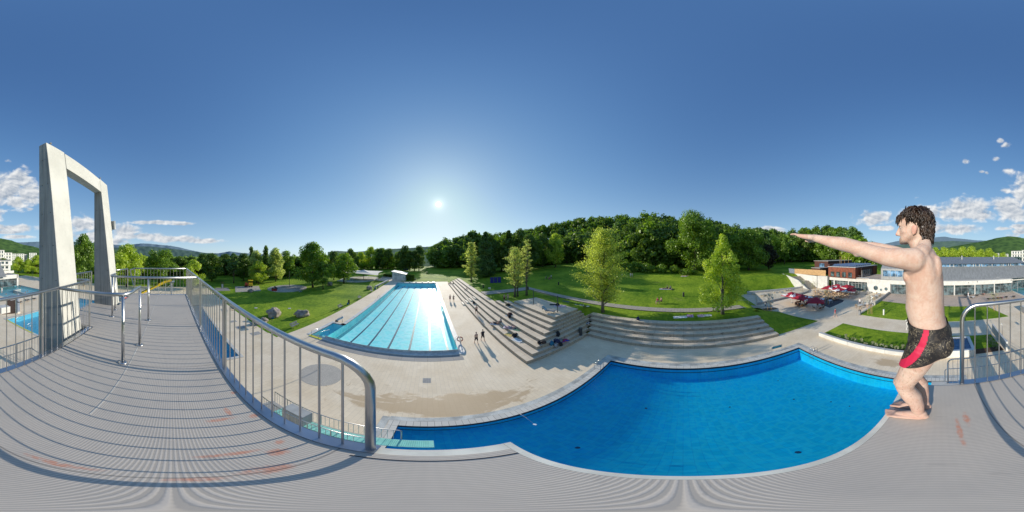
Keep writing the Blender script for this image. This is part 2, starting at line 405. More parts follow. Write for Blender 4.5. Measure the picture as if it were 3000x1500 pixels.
DARKSEAM = m_seam('dark_seam_roof', (.21,.225,.235), .45, 1); GLASS = m_glass('dark_window_glass'); BLUEGLASS = m_glass('sky_window_glass', (.10,.19,.30))
BARK = mat('bark', (.10,.075,.05), .9, .4, 3, bump=.8, bsc=12); BARKG = mat('grey_bark', (.16,.14,.11), .9, .35, 3, bump=.7, bsc=12)
L_YEL = m_leaf('yellow_green_leaves', (.28,.38,.05), (.78,.84,.22), .62); L_LIME = m_leaf('lime_leaves', (.20,.36,.018), (.74,.84,.12), .6)
L_MID = m_leaf('mid_green_leaves', (.055,.15,.012), (.32,.49,.05), .5); L_DARK = m_leaf('dark_green_leaves', (.035,.10,.016), (.24,.37,.05), .46)
L_BLUE = m_leaf('bluish_leaves', (.04,.11,.03), (.21,.35,.09), .45); L_RED = m_leaf('dark_red_leaves', (.02,.018,.01), (.06,.045,.02), .3)
L_OLIVE = m_leaf('olive_leaves', (.28,.38,.09), (.80,.85,.36), .62)
STONE = mat('boulder_stone', (.36,.30,.25), .85, .4, 1.6, bump=1.0, bsc=5, fine=.5)
SKY_TINT = (1.05,1.64,2.7)
# ------------------------------------------------------------------ camera, sun, sky
cam = bpy.data.cameras.new('panorama_camera'); cam.type = 'PANO'
cam.panorama_type = 'EQUIRECTANGULAR'; cam.clip_start = .02; cam.clip_end = 30000
co = bpy.data.objects.new('panorama_camera', cam); COL.objects.link(co)
co.location = (0, 0, CAM_Z); co.rotation_euler = (R(90), 0, R(60.3)); S.camera = co
SUN_B, SUN_E = -86.15, 18.2
sun = bpy.data.lights.new('sun', 'SUN'); sun.energy = 5.0; sun.angle = R(.5); sun.color = (1, .92, .80)
so = bpy.data.objects.new('sun', sun); COL.objects.link(so)
sd = Vector((math.sin(R(SUN_B))*math.cos(R(SUN_E)), math.cos(R(SUN_B))*math.cos(R(SUN_E)), math.sin(R(SUN_E))))
so.rotation_euler = sd.to_track_quat('Z', 'Y').to_euler()
S.view_settings.view_transform = 'Standard'; S.view_settings.look = 'None'; S.view_settings.exposure = 0
S.cycles.max_bounces = 8; S.cycles.transparent_max_bounces = 12; S.cycles.caustics_reflective = False; S.cycles.caustics_refractive = False
S.cycles.sample_clamp_indirect = 6.0

def bd(px, py):     # reading of a cloud's place on the sky: bearing and height angle, degrees
    return ((px-1500)*.12-60.3, (750-py)*.12)
W = bpy.data.worlds.new('World'); S.world = W; W.use_nodes = True
g = NG(W.node_tree); bg = W.node_tree.nodes['Background']
sky = g.node('ShaderNodeTexSky', sky_type='NISHITA', sun_disc=False, sun_elevation=R(SUN_E), sun_rotation=R(SUN_B), altitude=300, air_density=1.0, dust_density=.6, ozone_density=2.0)
d = coord(g, 'Generated')
nrm = g.node('ShaderNodeVectorMath', operation='NORMALIZE'); g.l.new(d, nrm.inputs[0]); d = nrm.outputs[0]
sx = g.node('ShaderNodeSeparateXYZ'); g.l.new(d, sx.inputs[0])
el = g.math('MULTIPLY', g.math('ARCSINE', sx.outputs[2]), 180/PI)
az = g.math('MULTIPLY', g.math('ARCTAN2', sx.outputs[0], sx.outputs[1]), 180/PI)
# azimuth measured so that the seam lies toward the (cloudless) sun side
az2 = g.math('ADD', az, g.math('MULTIPLY', g.math('LESS_THAN', az, -60.0), 360.0))
ae = g.node('ShaderNodeCombineXYZ'); g.l.new(az2, ae.inputs[0]); g.l.new(el, ae.inputs[1]); ae = ae.outputs[0]
CL = [(2560,636,50,20),(2585,666,35,7),(2705,618,58,26),(2830,604,70,30),(2790,618,55,20),(2880,625,50,16),(2955,600,48,34),(2978,622,40,20),(2805,668,72,13),(2945,668,26,5),(2990,662,34,7),(2970,687,20,6),
      (3018,548,60,44),(3060,520,42,28),(3080,560,44,36),(3045,590,36,16),(2950,425,14,8),(2930,412,9,6),(2920,465,10,6),(2955,498,16,9),(2830,472,10,7),(2876,503,8,4),(2890,506,7,4),(2948,556,18,9),(2960,720,14,3),
      (3035,666,70,10),(3010,678,60,7),(3055,692,50,6),(3240,652,36,24),(3260,690,50,16),(3445,650,70,6),(3530,654,32,5),(3365,675,45,22),(3420,690,60,9),(3500,698,90,9),(3590,704,60,7),(3330,706,60,10),(2250,672,42,11),(2232,668,18,8),(3090,612,12,5),(3022,470,10,5)]
blob = None
for (px, py, w, h) in CL:
    a, e = bd(px, py)
    s1 = g.node('ShaderNodeVectorMath', operation='SUBTRACT', inp={1: (a, e-h*.12*.25, 0)}); g.l.new(ae, s1.inputs[0])
    s2 = g.node('ShaderNodeVectorMath', operation='MULTIPLY', inp={1: (1/(w*.12*1.15), 1/(h*.12*1.25), 0)}); g.l.new(s1.outputs[0], s2.inputs[0])
    s3 = g.node('ShaderNodeVectorMath', operation='LENGTH'); g.l.new(s2.outputs[0], s3.inputs[0])
    v = g.math('SUBTRACT', 1.0, s3.outputs['Value'])
    if w < 30: v = g.math('MULTIPLY', v, .62)
    blob = v if blob is None else g.math('MAXIMUM', blob, v)
blob = g.math('MAXIMUM', blob, -1.0)
pv = g.scale(ae, (.20, .30, 1))
cn = g.noise(pv, 1.0, 6, .54, .3)
pv2 = g.node('ShaderNodeVectorMath', operation='ADD', inp={1: (-.12, .22, 0)}); g.l.new(pv, pv2.inputs[0])
cn2 = g.noise(pv2.outputs[0], 1.0, 6, .54, .3)
dens = g.math('ADD', blob, g.math('MULTIPLY', g.math('SUBTRACT', cn, .5), 1.9))
alpha = g.math('MULTIPLY', g.smooth(dens, -.08, .52), .95)
lit = g.math('ADD', .62, g.math('MULTIPLY', g.math('SUBTRACT', cn, cn2), 2.6)); lit = g.math('SUBTRACT', lit, g.math('MULTIPLY', g.math('SUBTRACT', blob, .35), .35), clamp=True)
ccol = g.mix(lit, (.30,.37,.47), (.93,.93,.92))
STR = .15
# clear sky, then the bright haze round the sun, then cloud
sdn = g.node('ShaderNodeVectorMath', operation='DOT_PRODUCT', inp={1: tuple(sd)}); g.l.new(d, sdn.inputs[0])
ang = g.math('MULTIPLY', g.math('ARCCOSINE', g.math('MINIMUM', sdn.outputs['Value'], 1.0)), 180/PI)
disc = g.math('MULTIPLY', g.smooth(ang, .85, .5), 14.0)
glow = g.math('ADD', g.math('MULTIPLY', g.math('EXPONENT', g.math('MULTIPLY', ang, -1/1.0)), .8),
       g.math('ADD', g.math('MULTIPLY', g.math('EXPONENT', g.math('MULTIPLY', ang, -1/8.0)), .12), g.math('MULTIPLY', g.math('EXPONENT', g.math('MULTIPLY', ang, -1/24.0)), .03)))
low = g.math('MULTIPLY', g.math('EXPONENT', g.math('MULTIPLY', g.math('MAXIMUM', el, 0.0), -1/10.0)), g.math('ADD', .27, g.math('MULTIPLY', g.math('EXPONENT', g.math('MULTIPLY', ang, -1/40.0)), .45)))
hz = g.mix(1.0, (0,0,0), (0,0,0), 'ADD')
def vscale(c, k):
    n = g.node('ShaderNodeVectorMath', operation='SCALE', inp={0: c}); g.l.new(k, n.inputs['Scale']); return n.outputs[0]
def vadd(a, b):
    n = g.node('ShaderNodeVectorMath', operation='ADD'); g.l.new(a, n.inputs[0]); g.l.new(b, n.inputs[1]); return n.outputs[0]
skyc = g.node('ShaderNodeVectorMath', operation='SCALE'); g.l.new(sky.outputs[0], skyc.inputs[0]); skyc.inputs['Scale'].default_value = 1.0
tint = g.node('ShaderNodeVectorMath', operation='MULTIPLY', inp={1: SKY_TINT}); g.l.new(skyc.outputs[0], tint.inputs[0])
cap = g.node('ShaderNodeVectorMath', operation='MINIMUM', inp={1: (20,20,20)}); g.l.new(tint.outputs[0], cap.inputs[0])
# soft shoulder: c*k/(c+k) keeps the haze round the sun from burning out the whole western sky
ks = (3.4, 5.2, 6.4); num = g.node('ShaderNodeVectorMath', operation='MULTIPLY', inp={1: ks}); g.l.new(cap.outputs[0], num.inputs[0])
den = g.node('ShaderNodeVectorMath', operation='ADD', inp={1: ks}); g.l.new(cap.outputs[0], den.inputs[0])
qt = g.node('ShaderNodeVectorMath', operation='DIVIDE'); g.l.new(num.outputs[0], qt.inputs[0]); g.l.new(den.outputs[0], qt.inputs[1])
tot = vadd(qt.outputs[0], vscale((6.6,6.5,5.9), glow))
tot = vadd(tot, vscale((6.0,6.0,5.5), low))
tot = vadd(tot, vscale((8.3,8.2,7.8), disc))
cl8 = g.node('ShaderNodeVectorMath', operation='SCALE', inp={'Scale': 1/STR}); g.l.new(ccol, cl8.inputs[0])
fin = g.mix(alpha, tot, cl8.outputs[0])
g.l.new(fin, bg.inputs['Color']); bg.inputs['Strength'].default_value = STR

# ------------------------------------------------------------------ ground, lawns, terrain
def interp(x, tab):
    if x <= tab[0][0]: return tab[0][1]
    for (a, b), (c, e) in zip(tab, tab[1:]):
        if x <= c: return b+(e-b)*(x-a)/(c-a)
    return tab[-1][1]
SKYLINE = [(1150,730),(1200,728),(1257,720),(1285,709),(1304,706),(1373,690),(1430,688),(1490,684),(1517,681),(1539,676),(1572,668),(1612,660),(1650,654),(1721,643),(1762,643),(1824,639),(1881,641),(1943,644),(1990,648),(2083,658),(2129,668),(2176,674),(2247,676),(2300,684),(2347,676),(2409,668),(2450,670),(2492,670),(2512,684),(2535,712),(2560,735)]
SKYL = [bd(a, b) for a, b in SKYLINE]      # (bearing, height angle) of the wood's top edge
EDGE = [(-100,150),(-84,146),(-70,142),(-52,135),(-37,108),(-20,80),(-7,68),(5,74),(18,92),(24,96),(33,118),(45,128),(55,120),(66,112)]
def smoothstep(a, b, x):
    t = min(1, max(0, (x-a)/(b-a))); return t*t*(3-2*t)
def lawn_z(x, y):
    z = 2.0 + .075*max(0, y-28)
    if x < -42:                                     # falls away to the flat meadow in the west
        z = z*(1-smoothstep(-42, -72, x)*smoothstep(40, 10, y)) if y < 40 else z
        if x < -67.4: z *= smoothstep(-110, -68, x)*.6+.4 if y > 13 else 1
    if -27 < x < -12 and y < 27: z += 1.1*smoothstep(-27, -24.5, x)*smoothstep(-13.9, -15.4, x)*smoothstep(26, 20.5, y)
    if x > 12:                                      # bank above the sand terrace, upper lawn behind it
        up = 4.2+.06*max(0, y-52)
        k = smoothstep(44.0, 52.0, y)
        bank = -.4+(up+.4)*k
        t = smoothstep(10.5, 17.5, x)
        z = z*(1-t)+bank*t
    return z
def terr(x, y):
    r = math.hypot(x, y); b = math.degrees(math.atan2(x, y))
    z = lawn_z(x, y) if y > 5 or b > -100 else 0.0
    if y < 13.4: z *= smoothstep(-30, 13, y)
    if -102 < b < 70:
        de = interp(b, EDGE)
        if r > de:
            zr = CAM_Z + (de+70)*math.tan(R(interp(b, SKYL))) - 17.0
            w = smoothstep(de, de+72, r)*smoothstep(-102, -88, b)*smoothstep(70, 60, b)
            z = z*(1-w) + max(zr, 1)*w if r < de+72 else (zr*w + z*(1-w))
    return z
def holes_sheet(name, x0, x1, y0, y1, holes, z, m, extra=()):
    xs = sorted({x0, x1, *extra, *[h[0] for h in holes], *[h[1] for h in holes]}); ys = sorted({y0, y1, *[h[2] for h in holes], *[h[3] for h in holes]})
    b = MB()
    for xa, xb in zip(xs, xs[1:]):
        for ya, yb in zip(ys, ys[1:]):
            cx, cy = (xa+xb)/2, (ya+yb)/2
            if any(h[0] < cx < h[1] and h[2] < cy < h[3] for h in holes): continue
            b.quad((xa,ya,z), (xb,ya,z), (xb,yb,z), (xa,yb,z))
    return struct(b.build(name, m))
P50 = (-67.5, -17.0, -12.4, 3.3); BAY = (-22.1, -16.55, -14.4, -12.4); DIVE = (-6.65, 11.9, -1.23, 13.9)
NON = (-6.6, 24.0, -36.6, -14.9); UPP = (34.5, 53.5, -38.0, -23.0); KID = (-80.5, -73.5, -33.5, -27.5)
HOLES = [P50, BAY, DIVE, NON, UPP, KID]
g_ = holes_sheet('ground', -6000, 6000, -6000, 6000, HOLES, -.035, GRASS2)
DK = [P50, BAY, DIVE, NON, UPP]
b = MB()
deck_rects = [(-72, 46.6, -16.9, 18.3), (-12.7, 46.6, -60, -16.9), (11.5, 47.4, 18.3, 44.8), (-84, -72, -24, -12), (46.6, 75, -60, -22.5)]
def cut(rect, hs):
    out = [rect]
    for h in hs:
        nx = []
        for r in out:
            a0, a1, b0, b1 = r; i0, i1, j0, j1 = max(a0,h[0]), min(a1,h[1]), max(b0,h[2]), min(b1,h[3])
            if i0 >= i1 or j0 >= j1: nx.append(r); continue
            if a0 < i0: nx.append((a0,i0,b0,b1))
            if i1 < a1: nx.append((i1,a1,b0,b1))
            if b0 < j0: nx.append((i0,i1,b0,j0))
            if j1 < b1: nx.append((i0,i1,j1,b1))
        out = nx
    return out
for r in deck_rects:
    for q in cut(r, DK): b.quad((q[0],q[2],0), (q[1],q[2],0), (q[1],q[3],0), (q[0],q[3],0))
struct(b.build('pool_deck', PAVE))

def grid_lines(a, b, fine0, fine1, s, S_):
    xs = []; x = a
    while x < b-1e-6:
        xs.append(x); x += s if fine0 <= x < fine1 else S_
    xs.append(b); return xs
xs = sorted(set(grid_lines(-230, 170, -80, 60, 1.0, 4.0)) | {-67.6, -25.25, -14.9, -13.95, 11.05}); ys = sorted(set(grid_lines(8, 230, 8, 70, .8, 4.0)) | {13.35, 19.75, 20.25, 22.45})
b = MB(); idx = {}
def vid(i, j):
    if (i, j) not in idx:
        x, y = xs[i], ys[j]; idx[(i, j)] = len(b.v); z = terr(x, y)
        z += .06*mnoise.noise(Vector((x*.12, y*.12, 3)))*min(1, max(0, (y-24)/8))
        b.v.append((x, y, z))
    return idx[(i, j)]
for i in range(len(xs)-1):
    for j in range(len(ys)-1):
        cx, cy = (xs[i]+xs[i+1])/2, (ys[j]+ys[j+1])/2
        if -67.6 < cx < -25.25 and cy < 13.35: continue
        if -25.25 < cx < -14.9 and cy < 19.75: continue
        if -14.9 < cx < 11.05 and cy < 22.45 and not (cx < -13.95 and cy > 20.25): continue
        if cx > 11.05 and cy < 25.2: continue
        if cx < -67.6 and cy < 8.8: continue
        if math.hypot(cx, cy) > 226: continue
        b.f.append((vid(i,j), vid(i+1,j), vid(i+1,j+1), vid(i,j+1))); b.m.append(0)
struct(b.build('hillside_lawn', GRASS, smooth=True))
def flat(name, poly, z, m, t=.02):
    return struct(MB().prism(poly, z-t-.03, z, m=0).build(name, m))
# flat lawns on the pool level
flat('west_lawn', [(-12.6,-18.7),(-12.7,-75),(-62,-75),(-62,-28.6),(-58,-22.5),(-54.5,-18.0),(-44.4,-17.4),(-33,-17.8),(-14.4,-18.7)], .02, GRASS)
flat('south_lawn', [(-12.6,-60.1),(75,-60.1),(75,-140),(-12.6,-140)], .02, GRASS)
flat('restaurant_lawn', [(27.0,14.45),(38.1,14.2),(36.2,0),(35.0,-9.5),(34.0,-10.5),(27.0,-12.2)], .025, GRASS)
flat('bed_lawn', [(17.15,14.6),(21.75,14.65),(22.05,3.7),(20.95,-6.8),(17.4,-6.8)], .025, GRASS)
flat('planting_bed_soil', [(16.35,14.4),(17.15,14.6),(17.4,-6.8),(16.35,-6.8)], .05, PLANTSOIL)
flat('deck_soil_bed', [(26.4,-15.5),(38.3,-24.6),(38.0,-27),(25.6,-18.0)], .03, PLANTSOIL)
# bank at the end of the straight terraces
b = MB(); n = 12
def bil(p, q, r_, s_, u, v): return tuple((1-u)*(1-v)*p[k]+u*(1-v)*q[k]+u*v*r_[k]+(1-u)*v*s_[k] for k in range(3))
def patch(A, Bq, C, D):
    o = len(b.v)
    for i in range(n+1):
        for j in range(n+1): b.v.append(bil(A, Bq, C, D, i/n, j/n))
    for i in range(n):
        for j in range(n):
            k = o+i*(n+1)+j; b.f.append((k, k+n+1, k+n+2, k+1)); b.m.append(0)
patch((11.95,18.3,.03), (20.1,18.5,.03), (18.6,23.2,.04), (11.05,22.6,1.98))
patch((11.05,22.6,1.98), (18.6,23.2,.04), (17.7,27.0,.05), (11.0,26.2,1.98))
struct(b.build('bank_lawn', GRASS, smooth=True))
# paths
def ribbon(name, pts, w, m, dz=.035, sub=8):
    b = MB(); P = []
    for a, c in zip(pts, pts[1:]):
        for k in range(sub): P.append(Vector(a).lerp(Vector(c), k/sub))
    P.append(Vector(pts[-1])); L = []
    for i, p in enumerate(P):
        t = (P[min(i+1, len(P)-1)]-P[max(0, i-1)]); t.z = 0; t.normalize(); nn = Vector((-t.y, t.x, 0))*w/2
        L.append((p+nn+Vector((0,0,dz)), p-nn+Vector((0,0,dz))))
    for (a, c), (e, f) in zip(L, L[1:]): b.quad(a, c, f, e)
    return struct(b.build(name, m))
PATHM = m_slab('path_slabs', (.47,.42,.34), .5, .5)
def tz(x, y): return (x, y, terr(x, y)+.05)
ribbon('lawn_path', [tz(-38.2,13.5), tz(-38.2,20), tz(-38.2,26.4)], 3.6, PATHM, .06, 14)
ribbon('terrace_path', [tz(-40,27.4), tz(-30,27.4), tz(-20,27.4), tz(-10,27.3), tz(0,27.2), tz(6,27.3), (10.2,27.5,2.06)], 2.0, PATHM, .07, 14)
ribbon('ramp', [(10.2,27.5,2.06), (13,28.3,1.5), (16.0,29.2,.7), (18.6,30.0,.03)], 2.2, PATHM, .03, 8)
# ------------------------------------------------------------------ pools
def dive_depth(x):
    """floor of the diving pool: curve added by the left wall to fade its shadow, then level"""
    if x < -3.0: return .80+(1.20-.80)*((x+6.65)/3.65)**1.6*1.0
    if x < .8: t = (x+3.0)/3.8; return 1.20+.33*3.8*(t-t*t/2)  # added slope near the sun's angle, grading the wall's shadow
    return 1.20+.33*3.8*.5
def pool(prefix, label, r, depth, basin_m, water_m, cope=.55, wz=-.06, dark_band=None, floor_m=None, sides='NSEW', gut=GUTTER, extra=None):
    x0, x1, y0, y1 = r
    t = thing(prefix, label, 'swimming pool', ((x0+x1)/2, (y0+y1)/2, 0))
    o = Vector(t.location)
    def L(b): b.v = [(p[0]-o.x, p[1]-o.y, p[2]-o.z) for p in b.v]; return b
    b = MB()
    if prefix == 'diving_pool':
        px_ = [x0+(x1-x0)*k/70 for k in range(71)]
        o_ = len(b.v); b.v += [(x, y, -dive_depth(x)) for x in px_ for y in (y0, y1)]
        for k in range(70): b.f.append((o_+2*k, o_+2*k+2, o_+2*k+3, o_+2*k+1)); b.m.append(0)
    else: b.quad((x0,y0,-depth),(x1,y0,-depth),(x1,y1,-depth),(x0,y1,-depth))
    b.quad((x0,y0,0),(x0,y1,0),(x0,y1,-depth),(x0,y0,-depth)); b.quad((x1,y0,-depth),(x1,y1,-depth),(x1,y1,0),(x1,y0,0))
    b.quad((x0,y0,-depth),(x1,y0,-depth),(x1,y0,0),(x0,y0,0)); b.quad((x0,y1,0),(x1,y1,0),(x1,y1,-depth),(x0,y1,-depth))
    L(b).build('basin', basin_m, t, smooth=(prefix == 'diving_pool'))
    b = MB(); b.quad((x0,y0,wz),(x1,y0,wz),(x1,y1,wz),(x0,y1,wz)); w = L(b).build('water', water_m, t)
    if cope:
        b = MB(); c = cope; e = .05
        if 'N' in sides: b.box(x0-(c if 'W' in sides else 0), x1+(c if 'E' in sides else 0), y1-e, y1+c, -.12, .05)
        if 'S' in sides: b.box(x0-(c if 'W' in sides else 0), x1+(c if 'E' in sides else 0), y0-c, y0+e, -.12, .05)
        if 'W' in sides: b.box(x0-c, x0+e, y0+e, y1-e, -.12, .05)
        if 'E' in sides: b.box(x1-e, x1+c, y0+e, y1-e, -.12, .05)
        L(b).build('coping', COPE, t, bevel=.015)
    return t, L
B50 = m_basin('lane_pool_tiles', (.36,1.0,.97), (.28,.84,.86), .5, .42, .75, .85)
W50 = m_water('lane_pool_water', (.95,1,1), 2.6, .40, .14, .025, .05)
t, L = pool('lane_pool', 'long turquoise lane pool with dark lane lines and a step bay', P50, 1.25, B50, W50, cope=0)
NAVY = simple('navy_tiles', (.012,.06,.12), rough=.4, var=.2)
for y in (-9.9, -7.4, -4.8, -2.2, .3, 2.45):
    b = MB(); b.box(-65.5, -19.2, y-.13, y+.13, -1.246, -1.242); b.box(-19.2, -18.92, y-.55, y+.55, -1.246, -1.242); b.box(-65.8, -65.5, y-.55, y+.55, -1.246, -1.242)
    L(b).build('lane_line', NAVY, t)
b = MB(); b.box(-67.45, -17.05, -12.35, -11.75, -1.246, -1.243); L(b).build('edge_line', simple('teal_tiles', (.05,.30,.38), rough=.4), t)
b = MB(); b.box(-17.0, -16.35, -12.4, 3.3, -.1, .05); b.box(-68.2, -67.5, -13, 3.9, -.1, .28); b.box(-67.5, -16.35, 3.3, 3.95, -.1, .05); b.box(-67.5, -22.1, -13.05, -12.4, -.1, .05)
b.box(-22.7, -22.1, -14.95, -12.4, -.1, .05); b.box(-22.1, -16.4, -15.0, -14.4, -.1, .05); L(b).build('coping', simple('pale_pool_edge', (.60,.60,.57), var=.15, sc=2), t, bevel=.02)
b = MB(); b.box(-16.3, -15.2, -12.4, 3.5, -.02, .012); L(b).build('overflow_grating', m_slab('overflow_slabs', (.36,.345,.32), .62, 1.25), t)
b = MB()
for y in np.arange(-12.3, 3.3, .62): b.box(-16.98, -16.95, y-.02, y+.02, .05, .34)
b.box(-16.99, -16.96, -12.4, 3.3, .05, .36); L(b).build('end_board', simple('clear_board', (.50,.55,.56), rough=.3, var=.2, sc=1.5), t)
b = MB(); x0, x1, y0, y1 = BAY
b.quad((x0,y0,-1.0),(x1,y0,-1.0),(x1,y1,-1.0),(x0,y1,-1.0)); b.quad((x0,y0,0),(x0,y1,0),(x0,y1,-1),(x0,y0,-1)); b.quad((x1,y0,-1),(x1,y1,-1),(x1,y1,0),(x1,y0,0)); b.quad((x0,y0,-1),(x1,y0,-1),(x1,y0,0),(x0,y0,0))
L(b).build('step_bay', B50, t)
b = MB(); b.quad((x0,y0,-.06),(x1,y0,-.06),(x1,y1,-.06),(x0,y1,-.06)); L(b).build('water', W50, t)
b = MB()
for k in range(5): b.box(-16.6-.34*(k+1), -16.6-.34*k, -14.35, -12.5, -.98, -.16-.16*k)
L(b).build('steps', simple('grey_steps', (.20,.26,.30), var=.2), t)
b = MB(); b.box(-16.5, -16.1, -14.4, -12.5, .05, .062); L(b).build('warning_strip', simple('yellow_strip', (.62,.60,.06), var=.15), t)
b = MB()
for y in (-14.0, -12.8): b.tube([(-16.2,y,0),(-16.2,y,.95),(-16.6,y,.95),(-18.6,y,.55),(-18.6,y,-.3)], .025, 6)
L(b).build('handrail', STEEL, t, smooth=True)
# starting blocks and rails are things of their own
sb = thing('starting_block', 'starting block on the far end of the lane pool', 'starting block', (-67.85,-9.9,.28), 0, 'starting blocks at the far pool end')
MB().box(-.2,.2,-.25,.25,0,.32).build('plinth', LCONC, sb); MB().cbox((.05,0,.38),(.6,.55,.07),ry=R(8)).build('top_plate', DARKM, sb)
for y in (-7.4, -4.8, -2.2, .3, 2.45): copy_tree(sb, (-67.85, y, .28))

BD = m_basin('diving_pool_tiles', (.003,.65,1.0), (.002,.50,.88), .30, .22, 1.6, .98)
WD = m_water('diving_pool_water', (.97,1,1), 3.5, .5, .6, .03, .03)
t, L = pool('diving_pool', 'deep blue diving pool under the tower with dark tile line round its edge', DIVE, 1.92, BD, WD, cope=0)
x0, x1, y0, y1 = DIVE
b = MB()
b.box(x0-.45,x1+.45,y1,y1+.45,-.1,.03); b.box(x0-.45,x1+.45,y0-.45,y0,-.1,.03); b.box(x0-.45,x0,y0,y1,-.1,.03); b.box(x1,x1+.45,y0,y1,-.1,.03); L(b).build('coping', COPE, t)
b = MB(); b.box(x0-.78,x1+.78,y1+.47,y1+.95,-.02,.012); b.box(x0-.78,x1+.78,y0-.85,y0-.47,-.02,.012); L(b).build('overflow_grating', GUTTER, t)
b = MB(); b.box(x0-.85,x0-.47,y0-.47,y1+.47,-.02,.012); b.box(x1+.47,x1+.85,y0-.47,y1+.47,-.02,.012); L(b).build('overflow_grating', GUTTERY, t)
b = MB(); e = .012
b.box(x0,x1,y1-e,y1-.002,-.20,-.02); b.box(x0,x1,y0+.002,y0+e,-.20,-.02); b.box(x0+.002,x0+e,y0,y1,-.20,-.02); b.box(x1-e,x1-.002,y0,y1,-.20,-.02); L(b).build('edge_tiles', m_slab('dark_edge_tiles', (.012,.014,.05), .15, .15), t)
b = MB(); b.box(x0+.01,x1-.01,y1-.03,y1-.002,-.62,-.56); b.box(x1-.03,x1-.002,y0,y1-.03,-.62,-.56); b.box(x0+.002,x0+.03,y0,y1-.03,-.62,-.56); L(b).build('ledge_line', NAVY, t)
for (x, y, s_) in ((7.6,11.6,.13),(6.9,8.6,.15),(2.8,9.6,.14),(8.4,6.6,.14),(8.6,5.3,.12),(3.3,3.9,.25),(-2.2,9.3,.2),(-3.2,4.2,.22)):
    b = MB(); b.tube([(x,y,-dive_depth(x)-.01),(x,y,-dive_depth(x)+.012)], s_*.45, 8); L(b).build('floor_drain', simple('drain_blue', (.003,.09,.20), rough=.6), t)
b = MB(); b.tube([(-6.7,4.2,.02),(-6.6,4.2,.12),(-6.45,4.2,.14)], .03, 6); L(b).build('spray_nozzle', STEEL, t)
# thin jet of water falling from the nozzle
b = MB(); pts = [(-6.45+1.0*k/10, 4.2, .14+.28*(k/10)-.48*(k/10)**2) for k in range(11)]; b.tube(pts, .006, 5); b.ell((-5.42,4.2,-.06),(.09,.07,.03),8,5,jit=.5)
tag(b.build('water_jet', simple('water_spray', (.75,.82,.88), rough=.2)), 'thin jet of water arching into the diving pool from its left edge', 'water jet')

BN = m_basin('swim_pool_tiles', (.16,.58,.76), (.12,.48,.64), .3, .2, 1.4, .95)
WN = m_water('swim_pool_water', (.9,1,1), 3.0, .4, .45, .05, .03)
t, L = pool('swimming_pool', 'broad darker blue pool behind the tower with pale rim and yellow strip', NON, 1.2, BN, WN, cope=.35)
b = MB(); b.box(16.8,23.7,-14.88,-14.62,.05,.062); L(b).build('warning_strip', M_['yellow_strip'], t)
b = MB()
for x in (21.6, 18.4): b.tube([(x,-15.1,.05),(x,-15.1,.9),(x+.02,-16.6,.9),(x+.02,-16.6,-.4)], .022, 6); b.tube([(x,-15.1,.5),(x+.02,-16.6,.5)], .018, 6)
L(b).build('handrail', STEEL, t, smooth=True)
t, L = pool('warm_pool', 'pale blue outdoor basin by the far white bath building with swimmers', UPP, .9, m_basin('warm_pool_tiles', (.30,.68,.78), (.24,.58,.68), .3, .25, .7), m_water('warm_pool_water', (.9,1,1), 2.5, .6, .5, .08, .05), cope=.4)
b = MB(); b.box(34.4,44.0,-30.6,-30.2,-.9,.12); b.box(43.9,44.3,-33.2,-30.2,-.9,.12); L(b).build('divider_wall', LCONC, t)

# ------------------------------------------------------------------ seating terraces
t = thing('seating_terrace', 'long stepped stone terrace with a raised square corner beside the lane pool', 'terrace steps', (-40,11,0))
def Lt(b): b.v = [(p[0]+40, p[1]-11, p[2]) for p in b.v]; return b
NY = [8.42, 9.33, 10.23, 11.2, 12.15, 13.1, 13.9, 14.8]; NX = [-12.05, -12.46, -12.9, -13.45, -13.88, -14.2, -14.55, -14.95]
LE = [-66.8, -67.0, -67.15, -67.3, -67.45]; IY = [17.95, 18.85, 19.75, 20.75, 21.45]
for k in range(5):
    zt = .4*(k+1); zb = zt-.4-.1
    x1 = NX[k]; nxt = NY[k+1] if k < 7 else 19.7
    b = MB(); ytop = NY[k+1] if k < 4 else 13.4
    b.box(LE[k], -25.2, NY[k], ytop+.06, zb, zt)
    b.box(-25.2, x1, NY[k], NY[k+1]+.06, zb, zt)
    # right-hand face runs to the inner corner
    b.box(NX[k+1]-.06, x1, NY[k+1]+.06, IY[k], zb, zt)
    Lt(b).build('step', SLAB, t, bevel=.02)
for k in range(5, 8):
    zt = .4*(k+1); zb = zt-.5; b = MB()
    lx = (-29.6, -27.4, -25.2)[k-5]
    if k < 7:
        b.box(lx, NX[k], NY[k], NY[k+1]+.06, zb, zt); b.box(NX[k+1]-.06, NX[k], NY[k+1]+.06, (20.3, 20.1)[k-5], zb, zt)
    else: b.box(lx, NX[7], NY[7], 19.8, zb, zt)
    Lt(b).build('step' if k < 7 else 'top_platform', SLAB, t, bevel=.02)
b = MB()
for k in range(4): b.box(-38.4, -36.0, NY[k]-.45, NY[k], .4*k-.0, .4*k+.2)
Lt(b).build('half_step', simple('pale_step_slab', (.52,.46,.37), var=.15), t)
t = thing('seating_terrace', 'straight five-step stone terrace facing the blue diving pool', 'terrace steps', (0,20,0))
for k in range(5):
    zt = .4*(k+1); zb = zt-.5; ytop = IY[k+1]+.06 if k < 4 else 22.5
    b = MB(); b.box(NX[k]-.02, 11.9-.22*k, IY[k], ytop, zb, zt); b.v = [(p[0], p[1]-20, p[2]) for p in b.v]; b.build('step', SLAB, t, bevel=.02)

